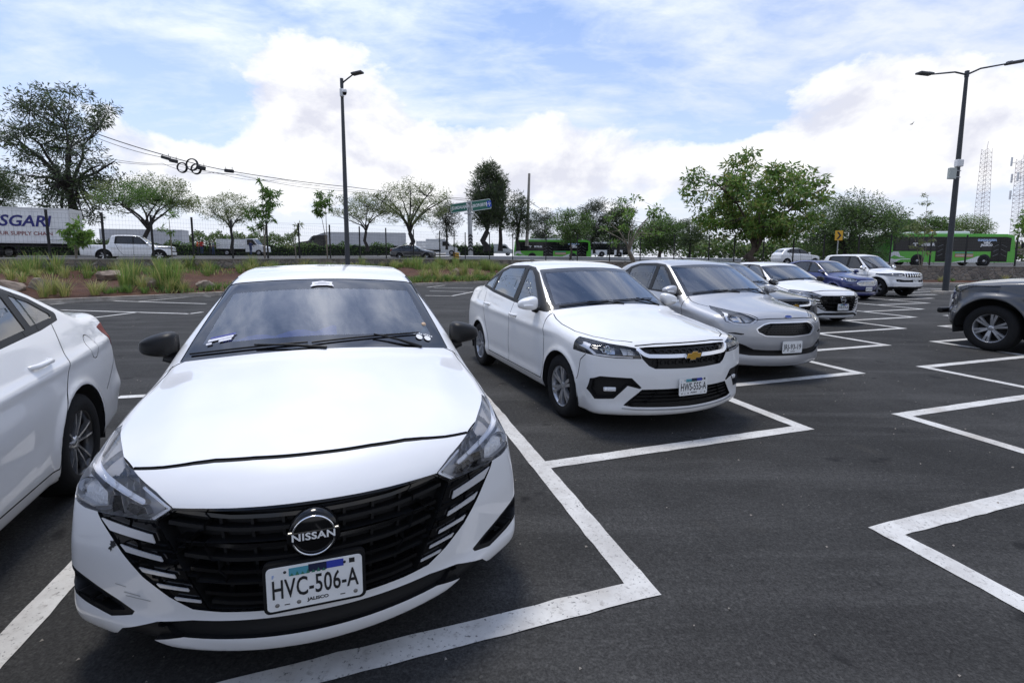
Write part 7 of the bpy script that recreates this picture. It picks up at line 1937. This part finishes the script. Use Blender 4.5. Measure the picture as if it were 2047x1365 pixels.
p, d = veh_pose(5.6, 437, 535, 8); small_truck('stake_truck', 'white stake-bed truck parked on the road with people beside it', 5.6, p, d, z_from(511, p.y, 490), 'stake'); STAKE = (p, d)
p, d = veh_pose(5.6, 852, 920, 6); small_truck('box_truck', 'white box truck driving right, left of the road sign pole', 5.6, p, d, z_from(516.5, p.y, 880), 'box', 2.1)
p, d = veh_pose(5.8, 815, 905, 6); small_truck('stake_truck', 'white stake-bed truck mostly hidden behind the white box truck', 5.8, Vector((p.x, p.y + 6, 0)), d, z_from(510, p.y + 6, 840), 'stake')
# van
p, d = veh_pose(5.2, 966, 1025, 5); zg = z_from(511, p.y, 990)
r = empty('van', (p.x, p.y, zg), math.atan2(d.y, d.x), 'white panel van driving right behind the guard rail', 'van')
m = MB(); m.prism([(0, .4), (.05, 1.75), (.2, 2.0), (3.7, 2.02), (4.0, 1.9), (4.55, 1.25), (5.1, 1.02), (5.2, .8), (5.2, .4)], 0, 1.85, 'Y'); m.build('body', TW, r)
m = MB(); m.prism([(3.35, 1.25), (3.35, 1.72), (3.85, 1.72), (4.3, 1.25)], -.03, .03, 'Y'); m.build('window', GLD, r); m = MB(); m.prism([(4.06, 1.86), (4.56, 1.28), (4.5, 1.26), (3.98, 1.88)], .15, 1.7, 'Y'); m.build('windshield', GLD, r)
m = MB(); m.box((2.2, -.012, .62), (4.0, .03, .06)); m.build('side_rail', mat('van_grey', (.3, .3, .3), .5), r)
for x in (1.0, 4.35):
    for y in (.1, 1.75): simple_wheel('wheel', .33, .2, r, (x, y, .33))
# buses
BG = mat('bus_green', (.075, .42, .018), .35, coat=.3); BW = mat('bus_white', (.72, .73, .74), .4, coat=.3)
def bus(label, p, d, zg, L=12.0, green=True, text=True):
    r = empty('city_bus', (p.x, p.y, zg), math.atan2(d.y, d.x), label, 'bus', 'buses on the road'); W = 2.5; H = 3.05; body = BG if green else BW
    side = [(0.04, .35), (0, 1.2), (.10, 2.85), (.30, H), (L - .55, H), (L - .22, 2.9), (L - .02, 1.25), (L, .35)]
    cut = [(side[0][0], .35)]
    m = MB(); m.prism([(0.04, .35), (0, 1.2), (.10, 2.85), (.30, H), (L - .55, H), (L - .22, 2.9), (L - .02, 1.25), (L, .35)], 0, W, 'Y'); m.build('body', body, r)
    m = MB(); m.prism([(.35, 1.42), (.35, 2.72), (.5, 2.82), (L - 1.0, 2.82), (L - .50, 2.72), (L - .50, 1.42)], -.012, W + .012, 'Y'); m.build('window_band', GLD, r)
    # single panes show as slightly lighter glass between dark pillars
    for k in range(8):
        x0 = .55 + k * 1.37
        if x0 + 1.2 > L - .7: break
        m = MB(); m.prism([(x0, 1.50), (x0, 2.70), (x0 + 1.22, 2.70), (x0 + 1.22, 1.50)], -.018, -.006, 'Y'); m.build('window', mat('bus_pane', (.006, .007, .009), .06, spec=.3), r)
    m = MB(); m.prism([(L - .20, 2.72), (L - .055, 1.45), (L + .01, 1.45), (L - .15, 2.72)], .12, W - .12, 'Y'); m.build('windshield', GLD, r)
    for x0 in ((4.45, L - 2.3) if text else (3.9, L - 2.2)):
        m = MB(); m.prism([(x0, .42), (x0, 2.65), (x0 + 1.55, 2.65), (x0 + 1.55, .42)], -.024, .0, 'Y'); dr = m.build('door', GLD, r)
        for kx in (.38, 1.16):
            for kz in (1.05, 1.5, 1.95): m = MB(); m.tube([(x0 + kx - .25, -.035, kz + .12), (x0 + kx + .25, -.035, kz - .12)] if kx > 1 else [(x0 + kx - .25, -.035, kz - .12), (x0 + kx + .25, -.035, kz + .12)], .018, 4); m.build('door_rail', mat('bus_rail', (.25, .25, .25), .4), dr)
        m = MB(); m.box((x0 + .775, -.028, 1.5), (.04, .012, 2.2)); m.build('door_seal', UND, dr)
    # white swooshes on the skirt
    sw = BW if green else mat('bus_silver', (.5, .51, .52), .4)
    for poly in ([(0.04, .36), (.02, 1.15), (.45, 1.38), (.9, 1.38), (1.1, .95), (1.9, .70), (2.2, .62), (1.2, .60), (.7, .36)], [(6.1, .36), (7.4, .55), (8.5, .95), (L - 2.6, 1.02), (L - 2.45, .36)]):
        m = MB(); m.prism(poly, -.010, .0, 'Y'); m.build('paint_swoosh', sw, r)
    if green:
        m = MB(); m.prism([(.06, .75), (.5, 1.02), (1.0, .84), (2.2, .70), (1.3, .68), (.6, .62)], -.014, -.002, 'Y'); m.build('paint_swoosh', BG, r)
    for x in (2.75, L - 2.95 if not text else 9.1):
        m = MB(); m.lathe([(0, -.013), (.62, -.013), (.62, .2)], 24, 'Y', c=(x, 0, .52)); m.build('wheel_arch', UND, r)
        for y in (.09, W - .09): simple_wheel('wheel', .48, .30, r, (x, y, .48))
    m = MB(); m.bbox((3.6 if text else 7.0, W / 2, H + .13), (2.6, 1.7, .26), .08); m.bbox((6.4, W / 2, H + .16), (3.0, 1.7, .32), .1); m.build('roof_unit', BW, r)
    m = MB(); m.bbox((L / 2, W / 2, H + .02), (L - 1.2, W - .5, .08), .02); m.build('roof_panel', BG if green else BW, r)
    m = MB(); m.tube([(L - .1, .0, 2.55), (L + .35, -.22, 2.45), (L + .38, -.25, 2.2)], .03, 6); m.bbox((L + .38, -.26, 1.98), (.14, .22, .46), .04); m.build('mirror', UND, r)
    if text:
        def T(s, size, x, z, mt, **kw): text_obj('bus_lettering', s, size, Matrix.Translation((x, -.026, z)) @ Matrix(((1, 0, 0, 0), (0, 0, -1, 0), (0, 1, 0, 0), (0, 0, 0, 1))), mt, r, **kw)
        T('SITEUR', .36, 3.65, 2.05, SW, bold=.02, font_scale_x=1.1); m = MB(); m.prism([(2.2, 2.22), (2.2, 2.12), (2.38, 2.12), (2.38, 1.88), (2.48, 1.88), (2.48, 2.12), (2.66, 2.12), (2.66, 2.22)], -.03, -.022, 'Y'); m.build('bus_emblem', SW, r)
        T('GUADALAJARA', .26, 9.2, 2.50, mat('led_blue_white', (.45, .60, .85), .4), bold=.02); T('JALISCO', .30, 9.2, 2.02, SW, bold=.02); m = MB(); m.prism([(8.95, 2.18), (8.85, 2.38), (9.05, 2.30), (9.2, 2.40), (9.35, 2.30), (9.55, 2.38), (9.45, 2.18)], -.03, -.022, 'Y'); m.build('bus_emblem', SW, r)
        m = MB(); m.prism([(6.3, 1.22), (6.3, 1.34), (8.0, 1.34), (8.0, 1.22)], -.018, -.006, 'Y'); m.build('bus_poster', mat('poster_teal', (.10, .35, .30), .5), r)
        m = MB(); m.prism([(6.3, .86), (6.3, 1.16), (8.05, 1.16), (8.05, .86)], -.018, -.006, 'Y'); po = m.build('bus_poster', mat('poster_red', (.50, .10, .06), .5), r)
        m = MB(); m.prism([(6.36, .92), (6.36, 1.10), (7.99, 1.10), (7.99, .92)], -.022, -.016, 'Y'); m.build('bus_poster_panel', mat('poster_pale', (.55, .45, .38), .5), po)
    return r
p, d = veh_pose(12.0, 1770, 2020, -2); bus('green city bus with SITEUR and JALISCO lettering at the right', p, d, z_from(531.5, p.y, 1900))
p, d = veh_pose(12.0, 1028, 1180, 3); bus('green city bus behind the white sedan with the gold badge', p, d, z_from(520, p.y, 1100))
p, d = veh_pose(9.5, 1176, 1262, 2); b3 = bus('white bus farther away, half hidden by the young bare-branched tree', p, d, z_from(513, p.y, 1200), 9.5, False, False)
# cars on the road, built like the parked ones
p, d = veh_pose(5.28, 163, 355, 28)
rv = build_car('road_pickup', pickup_body(), WHITE2, .055, pickup_spec(None, 'white', 0), 'white double-cab pickup driving right along the road behind the fence', 'pickup', 'cars on the road')
e = p + d * 5.28; nrm = Vector((-d.y, d.x, 0)); place(rv, (e.x + nrm.x * .9, e.y + nrm.y * .9, 28, z_from(522.5, p.y + 1.5, 255)))
p, d = veh_pose(4.5, 778, 869, 4)
rv = build_car('road_car', vw_body(), DARK, .06, vw_spec(), 'dark sedan driving right on the road, left of the hazard marker', 'car', 'cars on the road'); e = p + d * 4.5; place(rv, (e.x, e.y + .9, 4, z_from(519, p.y, 820)))
p, d = veh_pose(4.0, 1553, 1640, 5)
rv = build_car('road_car', FB, WHITE, .06, ford_spec('', 'mesh'), 'white hatchback on the road behind the blue car', 'car', 'cars on the road'); e = p + d * 4.0; place(rv, (e.x, e.y + .9, 5, z_from(531, p.y, 1600)))

# ------------------------------------------------------------------ people by the stake truck
def person(label, p, heading, shirt, pants, hair=(.015, .012, .010), arms=((.0, .0), (.0, .0)), h=1.70):
    """standing figure grown from a joint skeleton; arms: (forward, side) swing of each hand"""
    J = {'pelvis': (0, 0, .94, .125), 'waist': (0, 0, 1.08, .125), 'chest': (.01, 0, 1.28, .145), 'neck': (.0, 0, 1.46, .062), 'jaw': (.015, 0, 1.55, .078), 'head': (.015, 0, 1.64, .092)}
    E_ = [('pelvis', 'waist'), ('waist', 'chest'), ('chest', 'neck'), ('neck', 'jaw'), ('jaw', 'head')]
    for k, sd in enumerate((1, -1)):
        f, s = arms[k]; n = 'LR'[k]
        J.update({'sh' + n: (0, sd * .18, 1.40, .066), 'el' + n: (.02 + f * .10, sd * (.23 + s * .1), 1.13, .045), 'wr' + n: (.05 + f * .30, sd * (.22 + s * .12), .90 + abs(f) * .22, .033), 'ha' + n: (.07 + f * .38, sd * (.21 + s * .12), .81 + abs(f) * .24, .040),
                  'hip' + n: (0, sd * .095, .88, .095), 'kn' + n: (.015 + .03 * sd, sd * .11, .49, .060), 'an' + n: (-.01 + .05 * sd, sd * .115, .09, .042), 'toe' + n: (.13 + .05 * sd, sd * .125, .035, .038)})
        E_ += [('chest', 'sh' + n), ('sh' + n, 'el' + n), ('el' + n, 'wr' + n), ('wr' + n, 'ha' + n), ('pelvis', 'hip' + n), ('hip' + n, 'kn' + n), ('kn' + n, 'an' + n), ('an' + n, 'toe' + n)]
    ks = list(J); me = bpy.data.meshes.new('person'); me.from_pydata([J[k][:3] for k in ks], [(ks.index(a), ks.index(b)) for a, b in E_], [])
    o = bpy.data.objects.new('person', me); COL.objects.link(o); sk = o.modifiers.new('skin', 'SKIN'); o.modifiers.new('sub', 'SUBSURF').levels = 1
    for i, k in enumerate(ks): me.skin_vertices[0].data[i].radius = (J[k][3], J[k][3])
    me.skin_vertices[0].data[0].use_root = True
    dg = bpy.context.evaluated_depsgraph_get(); ev = bpy.data.meshes.new_from_object(o.evaluated_get(dg)); bpy.data.objects.remove(o)
    SK = mat('skin', (.22, .12, .075), .55); HR = mat('hair_dark', hair, .6)
    for mt in (SK, shirt, pants, HR, mat('shoe_dark', (.02, .02, .022), .6)): ev.materials.append(mt)
    for f in ev.polygons:
        c = f.center; i = 0
        if c.z > 1.50: i = 3 if (c.z > 1.66 or (c.x < .0 and c.z > 1.54)) else 0
        elif c.z > 1.47: i = 0
        elif c.z < .07 or (c.z < .10 and c.x > .03): i = 4
        elif abs(c.y) > .17 and c.z < 1.16 and c.z > .7: i = 0
        elif c.z < .97: i = 2
        else: i = 1
        f.material_index = i; f.use_smooth = True
    ob = bpy.data.objects.new('person', ev); link(ob); ob.location = p; ob.rotation_euler = (0, 0, heading); ob.scale = (h / 1.73,) * 3; tag(ob, label, 'person', 'people beside the stake-bed truck')
RED = mat('shirt_red', (.42, .03, .02), .8); ORG = mat('vest_orange', (.62, .13, .03), .8); JEAN = mat('jeans_blue', (.03, .05, .12), .8); GSH = mat('shirt_grey', (.14, .15, .17), .8); BSH = mat('shirt_navy', (.02, .03, .09), .8); DPN = mat('trousers_dark', (.03, .03, .035), .8)
def pat(px, py, Y): return at(px, py, Y)
Yp = STAKE[0].y
person('person in a bright red top standing with their back turned, left of the stake-bed truck', pat(404, 508.5, Yp - .8), 1.7, RED, JEAN, arms=((.3, .1), (.2, .3)))
person('person in an orange vest beside the one in red', pat(396, 508.5, Yp), .6, ORG, DPN, arms=((.5, 0), (.1, .2)))
person('person in a grey shirt at the tail of the stake-bed truck', pat(427, 510, Yp - 1.0), .2, GSH, JEAN, arms=((.6, 0), (.5, .1)))
person('person in dark clothes just left of the truck tail', pat(421, 509.5, Yp + .4), .4, DPN, DPN, arms=((.2, 0), (.2, .1)))
person('person in navy work clothes standing at the cab door of the stake-bed truck', pat(502, 510.5, Yp - 1.2), 1.4, BSH, JEAN, arms=((.5, .2), (.7, 0)))
# ------------------------------------------------------------------ things on and in the near car
bpy.context.view_layer.update()
def near_ws(s, y, o=.004):
    """frame on the near car's windshield at (s, y): x to the car's left, y up the glass, z outwards"""
    z = float(NB.hit_top([s], [y])[0]); n = NB.grad(np.array([[s, y, z]]))[0]; n = n / np.linalg.norm(n)
    N = Vector((-n[0], n[1], n[2])); X = Vector((0, 1, 0)); X = (X - N * X.dot(N)).normalized(); Yv = N.cross(X)
    return Matrix.Translation(Vector((NB.L / 2 - s, y, z)) + N * o) @ Matrix((X, Yv, N)).transposed().to_4x4()
STK = mat('sticker_white', (.70, .70, .74), .5, var=.1, vscale=60); STB = mat('sticker_blue', (.05, .06, .28), .5); STG = mat('sticker_grey', (.38, .40, .44), .5)
def flat(name, polys, M, material, parent=NEAR):
    m = MB()
    for p in polys: m.prism(p, 0, .0008, 'Z', lambda v: M @ v)
    return m.build(name, material, parent)
# badge sticker at the top, black sensor box behind the glass
B = near_ws(1.875, -.015); st = flat('sticker', [[(-.055, -.03), (-.075, -.035), (-.062, -.005), (-.065, .022), (-.03, .030), (0, .040), (.03, .030), (.065, .022), (.062, -.005), (.075, -.035), (.055, -.03), (.03, -.022), (-.03, -.022)]], B, STK)
flat('sticker_print', [[(-.05, -.006), (.05, -.006), (.045, .008), (-.045, .008)], [(-.028, .013), (.028, .013), (.02, .024), (-.02, .024)]], B @ Matrix.Translation((0, 0, .001)), STG, st)
B = near_ws(1.80, 0.0, -.012); flat('sensor_cover', [[(-.09, -.10), (.06, -.10), (.16, -.02), (.16, .11), (-.09, .11)]], B, std_mats()['frit'])
B2 = near_ws(1.775, -.01, -.009); flat('sensor_window', [[(-.07, -.028), (.06, -.028), (.015, .022), (-.02, .022)]], B2, mat('sensor_grey', (.20, .21, .22), .4))
B = near_ws(1.455, -.545); st = flat('sticker', [[(-.07, -.012), (.065, -.012), (.067, .008), (-.066, .008)], [(-.01, -.034), (.058, -.034), (.060, -.016), (-.008, -.016)], [(-.074, -.040), (-.045, -.040), (-.045, -.024), (-.074, -.024)]], B, STK)
flat('sticker', [[(-.06, .012), (.075, .012), (.077, .026), (-.058, .026)]], B, STB)
# two footprints
B = near_ws(1.405, .585); fp = []
for sx in (-1, 1):
    fp.append([(sx * .027 + .021 * math.cos(t), .024 * math.sin(t) - .004) for t in np.linspace(0, 2 * math.pi, 14, endpoint=False)][::sx])
    for k in range(5): cx, cy = sx * (.010 + .012 * k), .034 - .0045 * abs(k - 1.2); fp.append([(cx + .005 * math.cos(t), cy + .006 * math.sin(t)) for t in np.linspace(0, 2 * math.pi, 8, endpoint=False)][::sx])
flat('sticker', fp, B, mat('sticker_bright', (.80, .80, .80), .5))
MW = NEAR.matrix_world
def inside(s, y, z): return MW @ Vector((NB.L / 2 - s, y, z))
# blue cloth on the dashboard
rng = np.random.default_rng(5); m = MB(); nx, ny = 26, 10; vs = []
for i in range(nx):
    for j in range(ny):
        u, v = i / (nx - 1), j / (ny - 1); wdt = .05 + .09 * math.sin(u * 3.0) ; vs.append((.62 * (u - .5), (v - .5) * wdt * 2, .012 + .035 * math.sin(u * 9 + v * 4) ** 2 * math.sin(v * math.pi) + .05 * u * math.sin(v * math.pi)))
m.add(vs, [(i * ny + j, (i + 1) * ny + j, (i + 1) * ny + j + 1, i * ny + j + 1) for i in range(nx - 1) for j in range(ny - 1)], True)
o = m.build('cloth', mat('cloth_blue', (.05, .10, .80), .85)); o.location = inside(1.55, -.24, 1.005); o.rotation_euler = (0, 0, MW.to_euler().z + R_(96)); tag(o, 'crumpled bright blue cloth lying on the near car dashboard', 'cloth')
# plush toy on the dashboard: body, head, ears and a mint hat
pr = empty('plush_toy', tuple(inside(1.56, .575, .962)), MW.to_euler().z, 'small peach plush toy with a mint cap on the near car dashboard', 'toy'); pr.scale = (.8, .8, .8)
PM = mat('plush_peach', (.72, .52, .36), .95, bump=.4, bscale=120); MT = mat('plush_mint', (.50, .72, .68), .95, bump=.4, bscale=120)
def ball(c, r, sq=(1, 1, 1)):
    m = MB(); n = 14
    m.lathe([(r * math.sin(t), r * math.cos(t)) for t in np.linspace(.001, math.pi - .001, 10)], n, 'Z'); m.v = [(v[0] * sq[0] + c[0], v[1] * sq[1] + c[1], v[2] * sq[2] + c[2]) for v in m.v]; return m
ball((0, 0, .045), .055, (1, 1.1, .9)).build('torso', PM, pr); ball((0, -.01, .125), .050, (1, 1.15, .9)).build('head', PM, pr); ball((0, .05, .10), .048, (1, 1.2, .6)).build('cap', MT, pr)
for y in (-.055, .045): ball((.01, y, .155), .020).build('ear', PM, pr)
ball((.03, -.075, .05), .028).build('arm', PM, pr); ball((.03, .06, .045), .028).build('arm', PM, pr)
# chipped paint on the bumper corner
def near_front(poly, y0, z0, name, material, lift=.002):
    Q = []
    for a, b in poly:
        y, z = y0 + a, z0 + b; s = float(NB.hit_front([y], [z])[0]); n = NB.grad(np.array([[s, y, z]]))[0]; n = n / np.linalg.norm(n); Q.append(Vector((NB.L / 2 - s - n[0] * lift * -1 * -1, y + n[1] * lift, z + n[2] * lift)))
    c = sum(Q, Vector()) / len(Q); m = MB(); m.add([c] + Q, [(0, i + 1, (i + 1) % len(Q) + 1) for i in range(len(Q))]); return m.build(name, material, NEAR)
near_front([((.010 + .004 * math.sin(3 * t + 1) + .003 * math.sin(11 * t)) * math.cos(t) + .45 * .02 * math.sin(t), (.020 + .004 * math.cos(5 * t) + .003 * math.sin(13 * t)) * math.sin(t)) for t in np.linspace(0, 6.28, 36, endpoint=False)], -.655, .545, 'paint_chip', mat('chip_dark', (.02, .02, .022), .7))
for (a, b, y, z) in ((.030, .0016, -.60, .375), (.045, .0014, -.58, .362), (.02, .0014, -.64, .40)):
    near_front([(-a, -b), (a, -b * 3), (a, -b), (-a, b)], y, z, 'scuff', mat('scuff_grey', (.35, .34, .33), .7))
# a bird far up
p = at(1822, 249, 60); m = MB(); m.tube([(-.18, 0, 0), (0, 0, .02), (.2, 0, .03)], [.02, .06, .02], 6); m.add([(0, 0, .03), (.08, 0, .03), (-.05, .5, .16), (-.12, .45, .15)], [(0, 1, 2, 3)]); m.add([(0, 0, .03), (.08, 0, .03), (-.05, -.5, .16), (-.12, -.45, .15)], [(0, 3, 2, 1)])
o = m.build('bird', mat('bird_dark', (.02, .02, .02), .8)); o.location = p; tag(o, 'small dark bird flying high in the sky at the right', 'bird')
